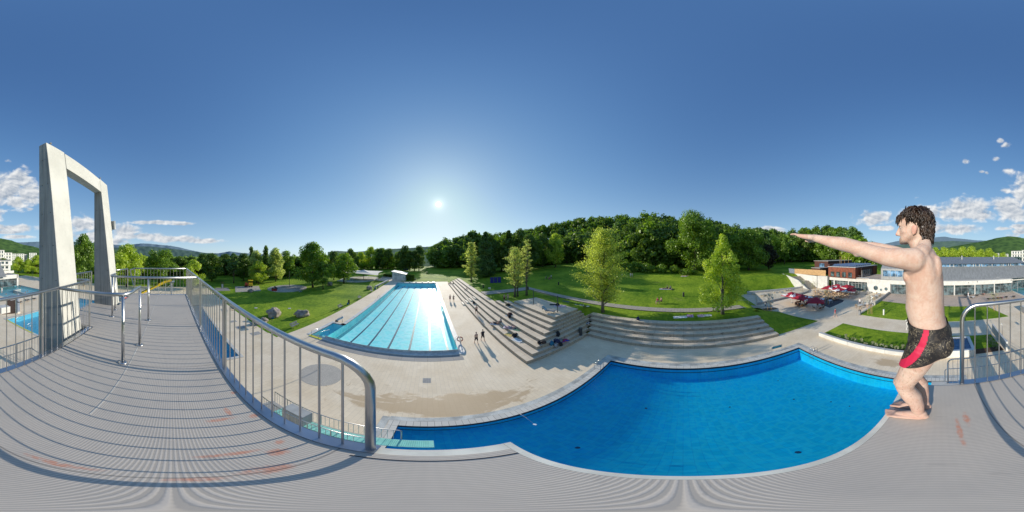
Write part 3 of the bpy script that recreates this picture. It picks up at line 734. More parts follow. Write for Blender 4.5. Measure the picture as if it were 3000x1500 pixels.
# ------------------------------------------------------------------ diving tower
tw = thing('diving_tower', 'tall white concrete diving tower with ribbed grey ten metre deck and portal frame', 'diving tower', (0,0,0))
b = MB(); DKP = [(-.56,.325),(1.49,.325),(1.52,-2.85),(2.42,-2.85),(2.42,-4.5),(1.56,-4.6),(1.56,-6.22),(-.56,-6.22)]
b.prism(DKP, 9.70, 9.985); b.build('deck_slab', LCONC, tw)
MB().prism([(-.535,.30),(1.47,.30),(1.49,-2.87),(2.38,-2.87),(2.38,-4.48),(1.53,-4.55),(1.53,-6.2),(-.535,-6.2)], 9.985, 10.0).build('deck_matting', DECK, tw)
b = MB(); b.box(-.60,-.536,-6.25,.30,9.72,9.998); b.box(-.60,1.5,.301,.335,9.72,10.001); b.build('deck_edge', CREAM, tw)
b = MB(); b.box(.49,.497,-6.2,-.9,10.0,10.002); b.build('joint_strip', simple('pale_joint', (.62,.60,.54)), tw); MB().box(-.488,-.480,-.25,.3,10.0,10.002).build('joint_gap', BLACK, tw)
def leg(y0, y1):
    # outer face upright, inner face leans: wide at the foot, slim at the head
    def xin(z): return 2.10-.105*(14.03-z)
    b = MB(); zs = (0.0, 10.0, 14.03)
    rings = [[(xin(z),y1,z),(2.295,y1,z),(2.295,y0,z),(xin(z),y0,z)] for z in zs]; rings = [r[::-1] for r in rings]
    b.loft(rings)
    for i, f in enumerate(b.f[:8]):
        pass
    me_f = []
    for f in b.f:
        ys_ = {round(b.v[i][1], 3) for i in f}
        me_f.append(1 if len(ys_) == 1 else 0)
    b.m = me_f
    return b
for (y0, y1) in ((-2.72,-2.17), (-5.03,-4.466)):
    leg(y0, y1).build('portal_leg', [WCONC, BCONC_SHADE], tw, bevel=.012)
b = MB(); b.loft([[(2.045,y,13.53),(2.285,y,13.53),(2.285,y,14.0),(2.095,y,14.0)] for y in (-4.45,-2.735)]); b.build('portal_beam', WCONC, tw, bevel=.01)
b = MB()
for y in (-2.4, -4.7): b.tube([(2.2,y,14.03),(2.2,y,14.17)], .012, 5); b.ell((2.2,y,14.19),(.03,.03,.03),6,4)
b.build('lightning_pin', GREYM, tw)
# supports and lower decks, seen beside and through the rails and in the tower's shadow
b = MB(); b.box(-.1,.9,-5.6,-4.7,0,9.7); b.box(-.1,.9,-2.6,-1.9,0,9.7); b.build('support_wall', LCONC, tw)
b = MB()
for y in (-2.168, -4.464):
    for z in np.arange(10.45, 14.0, .62):
        for xx in (2.2, 2.2-.45*(14.25-z)/4.2): b.tube([(xx, y-.003, z), (xx, y+.001, z)], .011, 7)
b.build('tie_hole', simple('dark_tie_hole', (.10,.10,.095)), tw)['kind'] = 'stuff'
b = MB(); b.box(2.45,4.12,-5.6,.20,7.22,7.5); b.build('middle_deck', LCONC, tw)
b = MB(); b.box(4.6,6.68,-5.6,.25,4.72,5.0); b.build('lower_deck', LCONC, tw)
b = MB(); b.box(3.0,3.6,-3.9,-3.0,0,7.22); b.box(5.2,6.0,-3.9,-3.0,0,4.72); b.build('support_pillar', LCONC, tw)
# stair flights behind
b = MB()
for k in range(14): b.box(1.62+.0*k, 2.35, -6.5-.28*(k+1)+.28, -6.5-.28*k+.02, 9.8-.19*k-.04, 9.8-.19*k)
b.box(1.58,2.4,-10.8,-10.4,6.95,7.1); b.build('stair_flight', STEELB, tw)
# guard rails: each run = base plate, posts, bars, top tube
def rail_run(pts, z, parent, spacing=.12, h=1.02, bar=.0062, top=.0215, posts=(), post_r=.019, plate=True, end_down=None, n=8, post_every=1.4, btag='rail_bars'):
    P = [Vector((p[0], p[1], z)) for p in pts]
    tp = [p+Vector((0,0,h)) for p in P]
    if end_down is not None:                      # tube bends down to the deck at the front end
        a, c = tp[0], tp[1]; dr = (c-a).normalized(); rr = end_down
        arc = [a+dr*(rr-rr*math.sin(q))+Vector((0,0,-rr+rr*math.cos(q))) for q in [PI/2*k/6 for k in range(6, -1, -1)]]
        tp = [P[0]+Vector((0,0,.0))]+arc+tp[1:]
    MB().tube(tp, top, 12).build('top_rail', STEEL, parent, smooth=True)
    bb = MB(); pp = MB(); pl = MB()
    for a, c in zip(P, P[1:]):
        Ln = (c-a).length; k = max(1, int(Ln/spacing)); u = (c-a)/Ln
        for i in range(1, k):
            q = a+u*(Ln*i/k); bb.tube([q+Vector((0,0,.008)), q+Vector((0,0,h-.01))], bar, 6, caps=False)
        m_ = max(1, round(Ln/post_every))
        for i in range(0 if end_down is None or a is not P[0] else 1, m_+1):
            q = a+u*(Ln*i/m_); pp.tube([q, q+Vector((0,0,h-.01))], post_r, 10, caps=False)
        if plate:
            ang_ = math.atan2(u.y, u.x); mid = (a+c)/2
            pl.cbox(mid+Vector((0,0,.004)), (Ln+.06, .085, .012), rz=ang_)
    bb.build('rail_bar', STEEL, parent, smooth=True); pp.build('rail_post', STEEL, parent, smooth=True)
    if plate: pl.build('base_plate', STEELB, parent)
rl = thing('guard_rail', 'left steel guard rail of the top deck with polished bent front end', 'railing', (0,0,0))
rail_run([(-.575,-.21),(-.575,-6.22)], 10.0, rl, end_down=.16)
rail_run([(-.575,-6.2),(1.42,-6.2)], 10.0, rl)
MB().tube([(1.42,-6.2,11.02),(1.62,-6.25,10.95),(1.66,-7.0,10.2)], .027, 10).build('stair_handrail', STEEL, rl, smooth=True)
rr_ = thing('guard_rail', 'right steel guard rail of the top deck running up to the first white leg', 'railing', (0,0,0))
rail_run([(1.51,-.21),(1.54,-2.80)], 10.0, rr_, end_down=.16)
MB().tube([(1.54,-2.78,11.02),(1.68,-2.93,11.0),(2.0,-2.92,10.98)], .027, 10).build('end_bend', STEEL, rr_, smooth=True)
ro = thing('guard_rail', 'short steel guard rail between the two white portal legs', 'railing', (0,0,0))
rail_run([(2.38,-2.75),(2.38,-4.45)], 10.0, ro)
rb = thing('guard_rail', 'short steel guard rail just behind the far white portal leg', 'railing', (0,0,0))
rail_run([(1.93,-5.05),(1.60,-5.8)], 10.0, rb, post_every=.8)
for nm, pts, posts, lab in (('barrier', [(1.52,-1.86,11.02),(.80,-1.86,11.02),(.58,-1.9,11.02),(.52,-2.02,11.02),(.48,-2.44,11.02)], [(.575,-1.87),(.478,-2.42)], 'nearer waist-high steel barrier across the deck from the right rail'),
                            ('barrier', [(-.56,-3.57,11.02),(1.2,-3.57,11.02),(1.40,-3.62,11.02),(1.47,-3.8,11.02),(1.48,-4.12,11.02)], [(.51,-3.57),(1.37,-3.6),(1.48,-4.1)], 'farther waist-high steel barrier across the deck from the left rail')):
    bt = thing(nm, lab, 'barrier', (0,0,0))
    MB().tube(pts, .024, 12).build('top_rail', STEEL, bt, smooth=True)
    for (x, y) in posts:
        MB().tube([(x,y,10.0),(x,y,11.0)], .021, 12).tube([(x,y,10.0),(x,y,10.012),(x,y,10.02)], [.055,.055,.03], 14).build('post', STEEL, bt, smooth=True)
r7 = thing('guard_rail', 'steel guard rail of the middle deck seen just below the right of the top deck', 'railing', (0,0,0))
rail_run([(4.05,-.21),(4.05,-5.6)], 7.5, r7, end_down=.15)
rail_run([(4.05,-5.6),(2.5,-5.6)], 7.5, r7)
r5 = thing('guard_rail', 'steel guard rail of the lowest tower deck, farthest from the top deck', 'railing', (0,0,0))
rail_run([(6.6,-.22),(6.6,-5.6)], 5.0, r5, end_down=.15); rail_run([(6.6,-5.6),(4.7,-5.6)], 5.0, r5)
b = MB()
for x in (4.55, 6.75):
    b.tube([(x,-5.8,5.9),(x,-9.6,1.0),(x,-9.6,0)], .025, 6); b.tube([(x,-5.8,5.4),(x,-9.6,.5)], .02, 6)
    for k in range(1, 6): b.tube([(x,-5.8-.75*k,5.9-.97*k),(x,-5.8-.75*k,4.9-.97*k)], .018, 5)
for k in range(22): b.box(4.6,6.7,-5.8-.175*(k+1),-5.8-.175*k,4.96-.225*(k+1),5.0-.225*(k+1))
b.build('lower_stair', GREYM, tw)
# floodlight on the far leg
fl = thing('floodlight', 'grey floodlight on a bracket high on the far white portal leg', 'floodlight', (1.98,-5.16,12.55))
MB().cbox((0,0,0),(.26,.13,.30),rx=R(-12)).build('housing', simple('floodlight_grey', (.40,.41,.41), rough=.4), fl, bevel=.02)
MB().cbox((0,-.085,.02),(.23,.012,.26),rx=R(-12)).build('glass', GLASS, fl)
MB().tube([(0,.14,-.12),(-.02,.06,-.14),(0,.0,-.18)], .016, 6).tube([(.03,.12,-.1),(.02,.1,-.3),(0,.02,-.3),(0,0,-.18)], .007, 5).build('bracket', DARKM, fl)
b = MB(); b.tube([(1.93,-5.05,10.0),(2.0,-5.05,12.4)], .008, 5); b.build('cable', GREYM, tw)

# springboard, its rails and the block behind it
sp = thing('springboard', 'turquoise springboard over the diving pool below the left rail', 'springboard', (-3.77,-2.5,3.0))
AQUA = mat('turquoise_board', (.30,.72,.62), .75, .1, 2, bump=.2, bsc=60)
brd = MB().box(-.215,.215,-2.4,2.65,-.05,0).build('board', AQUA, sp, bevel=.01)
b = MB()
for i in range(5):
    for j in range(22): b.box(-.17+.075*i, -.15+.075*i, 1.45+.05*j, 1.475+.05*j, 0, .003)
b.build('grip_pattern', simple('grip_teal', (.05,.34,.30)), brd)['kind'] = 'stuff'
b = MB(); b.box(-.30,.30,-3.2,1.2,-.30,-.06); b.build('stand_deck', CONC, sp)
MB().box(-.28,.28,-2.6,-1.0,-3.0,-.3).build('stand_pillar', LCONC, sp)
MB().cbox((.235,1.25,.0),(.03,.05,.32)).build('side_bar', simple('teal_bar', (.02,.22,.26)), sp)
MB().box(-.23,.25,-1.86,-.9,0,1.0).build('cover_box', simple('grey_cladding', (.40,.41,.40), var=.12, sc=2), sp, bevel=.012)
def small_rail(x, y0, y1, z0, h, par, sp_=.16, endpost=True):
    b = MB(); b.tube([(x,y0,z0+h),(x,y1-.06,z0+h),(x,y1,z0+h-.06),(x,y1,z0-.05)], .022, 8)
    k = int((y1-y0)/sp_)
    for i in range(k): b.tube([(x,y0+sp_*i,z0),(x,y0+sp_*i,z0+h)], .008 if i % 5 else .02, 5, caps=False)
    for k, isl in enumerate(b.islands()): isl.build('board_rail' if k == 0 else 'rail_bar', STEEL, par, smooth=True)
small_rail(-.28, -3.0, 1.85, 0, .98, sp); small_rail(.36, -3.0, 1.15, 0, .98, sp)
# ------------------------------------------------------------------ trees
def leaf_mesh(name, P, N, size, m, aspect=.62):
    n = len(P)
    up = rng.normal(size=(n,3)); U = np.cross(N, up); U /= np.linalg.norm(U, axis=1)[:,None]+1e-9
    V = np.cross(N, U); s = (size*(.65+.7*rng.random(n)))[:,None]
    bend = N*s*.18
    q = np.stack([P-U*s, P-V*s*aspect+bend, P+U*s, P+V*s*aspect+bend], 1).reshape(-1,3)
    me = bpy.data.meshes.new(name); me.vertices.add(4*n); me.vertices.foreach_set('co', q.ravel())
    me.loops.add(4*n); me.loops.foreach_set('vertex_index', np.arange(4*n, dtype=np.int32))
    me.polygons.add(n); me.polygons.foreach_set('loop_start', np.arange(0,4*n,4,dtype=np.int32)); me.polygons.foreach_set('loop_total', np.full(n,4,dtype=np.int32))
    me.materials.append(m); me.update(calc_edges=True); return me
ENV = {'round': lambda t: max(.12, (1-abs(2*t-.95)**2.3))**.5 if t < 1 else .1,
       'cone': lambda t: (1-t)**.75*min(1, .45+t*5)+.03, 'column': lambda t: (min(1, .35+3.2*t)*(1-t)**.45)+.02,
       'maple': lambda t: min(1, .62+1.9*t)*(1-t)**.72+.04, 'open': lambda t: min(1, .55+1.6*t)*(1-t*t)**.6+.05,
       'tall': lambda t: (min(1, .6+1.4*t)*(1-t**3)**.6)+.05}
def crown_points(kind, h, w, z0, nb, nl, rb, flat=.75, ragged=.25, seed=0, layer=False):
    r_ = np.random.default_rng(seed); env = ENV[kind]; C = []; Rr = []
    for i in range(nb):
        t = (i+.5)/nb if kind in ('cone', 'column', 'maple') else r_.random()**.85
        e = env(t)*w/2; a = r_.random()*2*PI+i*2.4; rad = e*(.30+.70*r_.random()**.5)*(1+ragged*(r_.random()-.5))
        br = rb*w*(.65+.6*r_.random())*(.45+.6*env(t)) if kind in ('cone', 'maple', 'column') else rb*w*(.6+.7*r_.random())
        rad = max(0, rad-br*.22)
        C.append((rad*math.cos(a), rad*math.sin(a), z0+(h-z0)*t*.97)); Rr.append(br)
    C = np.array(C); Rr = np.array(Rr)
    wts = Rr**2; k = r_.choice(nb, nl, p=wts/wts.sum())
    D = r_.normal(size=(nl,3)); D /= np.linalg.norm(D, axis=1)[:,None]
    rr = (.35+.65*r_.random(nl)**.45)*(1+.25*(r_.random(nl)-.5))
    off = D*(Rr[k]*rr)[:,None]; off[:,2] *= flat
    P = C[k]+off
    N = D*.7+r_.normal(size=(nl,3))*.55+np.array([0,0,.35]); N /= np.linalg.norm(N, axis=1)[:,None]
    return P, N, C, Rr
def trunk_mesh(h, z0, r, C, seed=0, nl=9, m=BARK, fork=1, top=.82):
    q = random.Random(seed); b = MB()
    pts = []; rs = []
    for i in range(7):
        t = i/6; pts.append((.02*h*mnoise.noise(Vector((seed, t*2, 1))), .02*h*mnoise.noise(Vector((seed, t*2, 9))), t*h*top)); rs.append(r*(1-t*.88)*(1.35 if i == 0 else 1))
    b.tube(pts, rs, 8)
    Cs = sorted([tuple(c) for c in C], key=lambda c: c[2]); step = max(1, len(Cs)//nl)
    for c in Cs[::step]:
        zz = max(z0*.55, c[2]*.62-.05*h*q.random()); t = zz/(h*top)
        if t > .95: continue
        p0 = Vector((0,0,zz)); p2 = Vector(c); p1 = p0.lerp(p2, .5)+Vector((0,0,-.03*h+.06*h*q.random()))
        b.tube([p0, p1, p2], [r*(1-t)*.5+.01, r*(1-t)*.28+.008, .008], 5, caps=False)
    return b.mesh('trunk', m, True)
ARCH = {}
def arch(key, kind, h, w, z0, nb, nl, leaf, mt, rb=.2, flat=.75, r=.25, seed=1, bark=None, ragged=.3):
    P, N, C, Rr = crown_points(kind, h, w, z0, nb, nl, rb, flat, ragged, seed)
    ARCH[key] = (leaf_mesh('crown', P, N, leaf, mt), trunk_mesh(h, z0, r, C, seed, m=bark or BARK), (P, N, leaf))
def plant_tree(key, name, label, loc, scale=1, rz=0, group=None):
    t = thing(name, label, 'tree', loc, rz, group); t.scale = scale if hasattr(scale, '__len__') else (scale,)*3
    c, k, _ = ARCH[key]; link('crown', c, t); link('trunk', k, t); return t
# near individuals
def arch_layers(key, h, w, z0, nl, leaf, mt, seed, nb=46, bark=None):
    r_ = np.random.default_rng(seed); P = []; N = []; C = []
    for i in range(nb):
        t = (i+.5)/nb; e = ENV['open'](t)*w/2; a = i*2.399+r_.random()*.6; L = e*(.34+.78*r_.random())
        z = z0+(h-z0)*t*.98; rise = .15+.5*t
        tip = np.array([math.cos(a)*L, math.sin(a)*L, z+L*rise*.35]); base = np.array([0,0,z-L*.25])
        C.append(tip*.92+base*.08)
        k = int(nl/nb*(.5+L/(w*.4))); s = r_.random(k)**.6
        p = base+(tip-base)*s[:,None]; sp = .078*w*(.35+.65*np.sin(np.clip(s,0,1)*2.6))
        p += r_.normal(size=(k,3))*sp[:,None]*np.array([1,1,.42]); P.append(p)
        n = r_.normal(size=(k,3))*.6+np.array([0,0,.8]); N.append(n/np.linalg.norm(n,axis=1)[:,None])
    P = np.concatenate(P); N = np.concatenate(N)
    ARCH[key] = (leaf_mesh('crown', P, N, leaf, mt), trunk_mesh(h, z0, .24, np.array(C), seed, nl=30, m=bark or BARKG, top=.93), (P,N,leaf))
arch_layers('plane', 14.0, 9.0, 2.6, 17000, .125, L_YEL, 11, 56)
arch('maple', 'maple', 13.1, 8.2, 2.0, 120, 16000, .125, L_LIME, .10, 1.0, .24, 12, BARKG, ragged=.55)
arch_layers('larch_a', 11.8, 5.6, 3.0, 3600, .12, L_OLIVE, 13, 26); arch_layers('larch_b', 13.6, 3.6, 4.5, 2100, .12, L_OLIVE, 14, 24)
arch_layers('light_tall', 16.8, 6.6, 2.8, 3400, .26, L_OLIVE, 15, 44)
arch('cone_a', 'cone', 22.6, 10.4, .8, 110, 10000, .42, L_BLUE, .20, .7, .4, 16); arch('cone_b', 'cone', 23.4, 11.5, 1.5, 90, 8000, .48, L_DARK, .2, .7, .4, 17)
arch('big_lime', 'round', 24, 17.5, 3.5, 90, 17000, .32, L_MID, .17, .85, .5, 18, ragged=.35); arch('big_round', 'round', 18.2, 17.5, 2.0, 75, 15000, .32, L_MID, .14, .8, .5, 19, ragged=.5)
arch('round_a', 'round', 13.2, 10, 2.4, 40, 7000, .27, L_MID, .17, .8, .3, 20); arch('round_b', 'round', 13.2, 10, 2.2, 42, 7000, .27, L_DARK, .17, .8, .3, 21)
arch('round_c', 'round', 13.2, 10, 1.8, 42, 7000, .27, L_LIME, .17, .8, .3, 22); arch('tall_a', 'tall', 15.8, 11, 2.8, 60, 9000, .30, L_MID, .16, .8, .3, 23, ragged=.5)
arch('tall_b', 'tall', 14.5, 7.5, 1.8, 50, 6500, .28, L_OLIVE, .17, .9, .25, 24, ragged=.5); arch('cypress', 'column', 16, 4.0, 1.0, 50, 4200, .32, L_DARK, .28, 1.3, .25, 25)
arch('pine', 'tall', 12.4, 5, 4.5, 30, 3000, .32, L_BLUE, .22, .5, .25, 26); arch('red_round', 'round', 11.1, 7, 1.8, 40, 4500, .34, L_RED, .22, .8, .25, 27)
arch('small_round', 'round', 9, 4.8, 2.2, 30, 3200, .22, L_MID, .22, .85, .14, 28); arch('conifer', 'cone', 20, 6.5, 1.0, 60, 3500, .45, L_DARK, .2, .5, .3, 29)
arch('bush', 'round', 3.4, 5.0, .1, 26, 2200, .24, L_MID, .22, .8, .06, 30); arch('far_a', 'round', 15, 11, 1.5, 40, 2200, .75, L_DARK, .22, .85, .35, 31); arch('far_b', 'round', 15, 10, 1.5, 40, 2200, .72, L_MID, .22, .85, .35, 32)
arch('far_c', 'tall', 17, 9, 1.5, 40, 2200, .75, L_BLUE, .22, .9, .35, 33)
def zt(x, y, dz=-.08): return (x, y, terr(x, y)+dz)
def z0(x, y): return (x, y, -.03)
plant_tree('plane', 'plane_tree', 'tall yellow-green airy tree on the grass strip above the terrace corner', zt(-12.5,23.2))
plant_tree('maple', 'maple_tree', 'young bright lime-green tree with spiky top beside the path above the blue pool', zt(6.1,24.9), (1,1,1), .6)
plant_tree('larch_a', 'young_tree', 'slim tree with tiered pale leaves, left of a pair beside the paved lawn corner', zt(-31.7,18.8), 1, .4)
plant_tree('larch_a', 'young_tree', 'thin companion tree just behind the tiered pale tree at the lawn corner', zt(-31.9,19.7), (.8,.8,.95), 2.6)
plant_tree('larch_b', 'young_tree', 'bare-stemmed slender tree right of the pair at the path bend', zt(-31.6,22.0), 1, 1.7)
plant_tree('light_tall', 'young_tree', 'pale green slender tree at the far end of the long terrace', zt(-64.9,17.8), 1, .5)
plant_tree('cone_a', 'dawn_redwood', 'large dark conical tree behind the pale slender tree', zt(-74,27.5), 1)
plant_tree('cone_b', 'dawn_redwood', 'second dark conical tree farther up the slope behind the blue containers', zt(-79.8,43.4), 1, 1)
plant_tree('big_lime', 'broadleaf_tree', 'biggest bright green tree standing at the edge of the wood', zt(4.6,65.3), 1)
plant_tree('big_round', 'broadleaf_tree', 'wide dense round tree on the slope right of the biggest tree', zt(28.5,67.5), 1, .8)
plant_tree('red_round', 'broadleaf_tree', 'dark red-leaved round tree right of the wide round tree', zt(38.6,67), 1)
plant_tree('small_round', 'broadleaf_tree', 'light green tree standing alone near the wooden fence corner', zt(60,84), 1.6)
plant_tree('round_c', 'broadleaf_tree', 'light round tree standing free on the slope before the wood', zt(-66.6,66.6), (1.05,1.05,1.42), 1.2)
plant_tree('conifer', 'conifer', 'dark pointed conifer rising from the wood edge', zt(-23.2,95), 1.05)
plant_tree('round_a', 'broadleaf_tree', 'broad mid-green tree at the wood edge left of the biggest tree', zt(-21.3,84), (1.1,1.1,1.5), .4)
plant_tree('bush', 'shrub', 'low pale green shrub at the foot of the biggest tree', zt(1.5,61.5), (1.3,1,.6))
for k, (x, y, s_) in enumerate([(-14.5,64.4,1.0),(-20,66,1.1),(-9,65,.9),(-26,69,1.0),(-3.5,65,.8)]):
    plant_tree('bush', 'shrub', 'dark leafy shrub in the row along the foot of the wood', zt(x, y), (s_*1.3, s_, s_), k*1.3, 'shrubs along the foot of the wood')
for k, (x, y, s_, key) in enumerate([(-86,34,1.5,'round_b'),(-90,44,1.6,'round_a'),(-84,54,1.65,'round_b'),(-76,57,1.5,'round_a'),(-96,28,1.5,'far_a'),(-98,52,1.4,'far_b'),(-70,50,1.3,'round_b'),(-92,64,1.4,'far_c'),(-104,40,1.4,'far_a'),(-80,68,1.4,'round_b')]):
    plant_tree(key, 'broadleaf_tree', 'dark leafy tree in the clump round the two conical trees', zt(x, y, -.3), (s_*.85,s_*.85,s_*1.08), k*1.7, 'clump round the conical trees')
# front trees of the wood
fr = [(-84,150,'far_b',1.15),(-80,148,'far_a',1.3),(-76,146,'far_c',1.2),(-71.5,143,'far_a',1.25),(-66,140,'round_b',1.5),(-61,138,'far_b',1.2),(-57,137,'far_c',1.25),(-50,134,'far_a',1.3),(-46,128,'far_b',1.2),(-41,116,'round_b',1.5),(-36,109,'far_a',1.2),(-31,100,'round_a',1.4),(-26,93,'far_c',1.15),(-19,88,'round_b',1.5),(-14.5,80,'round_b',1.45),(-10,76,'far_a',1.1),(-5.5,76,'round_b',1.4),(10,86,'far_a',1.2),(15,93,'round_b',1.4),(27.5,102,'far_c',1.25),(31,106,'round_c',1.3),(34,118,'round_a',1.4),(38,122,'far_b',1.25),(42,126,'round_b',1.5),(46,128,'far_b',1.2),(50,124,'round_a',1.5),(54,120,'far_a',1.2),(58,118,'round_c',1.35),(62,116,'far_b',1.1)]
for k, (bb, dd, key, s_) in enumerate(fr):
    x, y = B(bb, dd); q = random.Random(k)
    plant_tree(key, 'broadleaf_tree', 'leafy tree in the front row of the wood on the slope', zt(x, y, -.3), (s_*(.9+.2*q.random()), s_*(.9+.2*q.random()), s_*(.85+.25*q.random())), q.random()*6, 'front trees of the wood')
# the wood behind them reads as one mass
Pw = []; Nw = []; mats_w = [L_DARK, L_MID, L_BLUE, L_LIME]; Mi = []
q = np.random.default_rng(44); Tw = MB()
for bb in np.arange(-88, 67, 1.25):
    de = interp(bb, EDGE)
    for row, f in enumerate((.12, .30, .52, .76, 1.0)):
        d_ = de+70*f+q.normal()*3; b2 = bb+q.normal()*.9+row*.4
        x, y = B(b2, d_); key = ('far_a','far_b','far_c')[int(q.integers(0,3))]
        P, N, lf = ARCH[key][2]; n = 620 if row < 4 else 760
        ix = q.choice(len(P), n, replace=False); s_ = 1.0+.25*q.random(); a = q.random()*6.28
        Rz = np.array([[math.cos(a),-math.sin(a),0],[math.sin(a),math.cos(a),0],[0,0,1]])
        hgt = 17.0 if key == 'far_c' else 15.0
        zb = terr(x, y); sz = s_*(.9+.2*q.random())
        Pw.append((P[ix]*np.array([s_,s_,sz]))@Rz.T+np.array([x,y,zb-.5])); Nw.append(N[ix]@Rz.T); Mi.append(np.full(n, (0,1,2,0,0,0,2,1,1)[int(q.integers(0,9))]))
Pw = np.concatenate(Pw); Nw = np.concatenate(Nw); me = leaf_mesh('wood', Pw, Nw, 1.0, mats_w[0])
for mt in mats_w[1:]: me.materials.append(mt)
me.polygons.foreach_set('material_index', np.concatenate(Mi).astype(np.int32)); o = link('wood', me); o['kind'] = 'stuff'
# west and south trees on flat ground
tw_ = [('tall_a','broadleaf_tree','tall ragged tree beside the gravel play area, largest on the west lawn',(-45,-38.2),(1.08,1.08,1.0)),
 ('small_round','broadleaf_tree','small dark tree in front of the tall ragged tree on the west lawn',(-44.3,-33),1.05),
 ('round_a','broadleaf_tree','round tree with bare trunk nearest the paddling pool',(-58.8,-33.2),(.92,.92,.97)),
 ('round_b','broadleaf_tree','round tree half hidden left of the one nearest the paddling pool',(-64.8,-42),(.75,.75,.98)),
 ('tall_b','willow_tree','pale drooping willow-like tree at the back of the west lawn',(-43.4,-58.4),1.0),
 ('tall_b','broadleaf_tree','shaggy tree between the two dark cypress-like trees',(-34.6,-60.2),(.95,.95,.92)),
 ('cypress','cypress_tree','dark pointed tree, left of the two rising above the west row',(-37.6,-70.6),1.0),
 ('cypress','cypress_tree','dark pointed tree, right of the two rising above the west row',(-44.9,-68.6),1.04),
 ('pine','pine_tree','dark pine with a bare lower stem behind the play area',(-25.3,-63.1),1.0),
 ('round_b','broadleaf_tree','dark leafy tree behind the toy train',(-32.3,-68),(.75,.75,.9)),
 ('round_c','broadleaf_tree','low spreading bright tree just behind the toy train',(-33.9,-57.5),(.8,.8,.68)),
 ('round_b','broadleaf_tree','dark tree behind the left rail corner',(-18.3,-72.7),(1.1,1.1,.9)),
 ('round_c','broadleaf_tree','olive-toned tree just left of the deck corner rail',(-7.2,-55),(.72,.72,.74)),
 ('round_a','broadleaf_tree','mid-green tree right of the pale willow-like tree',(-55.4,-64.4),(.8,.8,1.1)),
 ('round_c','broadleaf_tree','dense round bright tree right of the far white portal leg',(16.3,-57.7),(1.12,1.12,1.14)),
 ('round_a','broadleaf_tree','dark-based tree behind the yellow slide',(5,-65.8),(1.25,1.25,1.08)),
 ('tall_a','broadleaf_tree','tree with visible branches framed between the two white portal legs',(31.9,-53.2),(.86,.86,1.2))]
for k, (key, nm, lab, (x, y), s_) in enumerate(tw_): plant_tree(key, nm, lab, z0(x, y), s_, k*1.1)
row = []
q = random.Random(5)
bbs = [-97,-100,-103.5,-107,-110,-113.5,-117,-120,-123,-126,-129,-132,-136,-140,-144,-148,-152,-157,-161,-165,-169,-173,-177,-181,-186,-190,-194,-198,-203,-207,-211,-215,-219,-223,-227]
for k, bb in enumerate(bbs):
    d_ = interp(bb, [(-230,110),(-200,100),(-180,95),(-160,92),(-140,92),(-125,105),(-112,140),(-100,150),(-90,152)])+q.uniform(-6,6)
    h = interp(bb, [(-230,12),(-205,13),(-180,11.5),(-160,10.5),(-140,11.0),(-125,12),(-112,15.5),(-108,17.5),(-100,16),(-97,15)])*(.9+.25*q.random())
    key = q.choice(['round_a','round_b','round_b','round_c']); hh = 13.2; x, y = B(bb, d_)
    plant_tree(key, 'broadleaf_tree', 'leafy tree in the dense belt closing the meadow to the south and west', z0(x, y), (1.1,1.1,h/hh), q.random()*6, 'tree belt along the meadow')
for k, bb in enumerate(np.arange(-230, -95, 2.6)):
    d_ = interp(bb, [(-230,120),(-200,112),(-180,106),(-160,102),(-140,102),(-125,116),(-112,150),(-95,160)])+q.uniform(-3,3); x, y = B(bb, d_)
    plant_tree(q.choice(['bush','bush']), 'shrub', 'dark undergrowth shrub beneath the tree belt', z0(x, y), (1.6,1.6,2.0+q.random()), q.random()*6, 'undergrowth below the tree belt')
for (x, y, s_) in ((95,-2.8,1.0),(94.4,-8,.96),(94,-13.5,1.02),(93.2,-18.8,1.04),(92,-23.5,.92),(90.8,-28,.96),(111,-45.5,.85),(97,3,1.0),(104,-37,.8)):
    plant_tree('round_c', 'broadleaf_tree', 'bright green tree in the row showing above the dark bath roof', z0(x, y), (s_*.95, s_*.95, s_*1.2), x, 'bright trees behind the bath roof')
for k, (x, y, h, key) in enumerate([(88.8,-64.9,10.6,'round_c'),(81,-66.8,9,'round_c'),(83.8,-78.7,12.5,'round_a'),(76,-70,8.5,'round_c'),(92,-55,9.5,'round_b'),(70,-74,10.5,'round_b'),(64,-78,10,'round_a')]):
    plant_tree(key, 'broadleaf_tree', 'leafy tree behind the white bath wing and the warm pool', z0(x, y), (.8,.8,h/13.2), k*2.0, 'trees behind the warm pool')
for k, bb in enumerate(np.arange(-93, -101, -1.6)):
    x, y = B(bb, 128); plant_tree('round_b', 'broadleaf_tree', 'big dark tree beyond the white hut', z0(x, y), (1.1,1.1,1.1+.3*(k % 3 == 0)), k, 'dark trees beyond the white hut')
plant_tree('round_a', 'broadleaf_tree', 'twin-crowned round tree beyond the shade sail, taller', z0(*B(-106.5,146)), (1.45,1.45,1.42), 2)
plant_tree('round_c', 'broadleaf_tree', 'round paler tree leaning against the taller one beyond the shade sail', z0(*B(-104,142)), (1.5,1.5,.98), 1)
# town and hills beyond
def hill(name, prof, dist, depth, m, base=-40):
    """ridge given as (bearing, height angle); real hill with a slope falling toward the valley"""
    b = MB(); bs = np.arange(prof[0][0], prof[-1][0]+.01, .4); rows = 14; q = 0
    for bb in bs:
        e = interp(bb, prof)
        for j in range(rows):
            t = j/(rows-1); dd = dist-depth*(1-t)
            zz = (CAM_Z+dist*math.tan(R(e)))
            z = base+(zz-base)*(t**1.25)
            z += 14*(dist/2500)*mnoise.noise(Vector((bb*.55, t*5, dist*.01)))*(t > 0)*(t < .99)+4*(dist/2500)*mnoise.noise(Vector((bb*2.3, t*9, 3)))*(t > 0)
            x, y = B(bb, dd); b.v.append((x, y, z))
    for i in range(len(bs)-1):
        for j in range(rows-1):
            k = i*rows+j; b.f.append((k, k+rows, k+rows+1, k+1)); b.m.append(0)
    return struct(b.build(name, m, smooth=True))
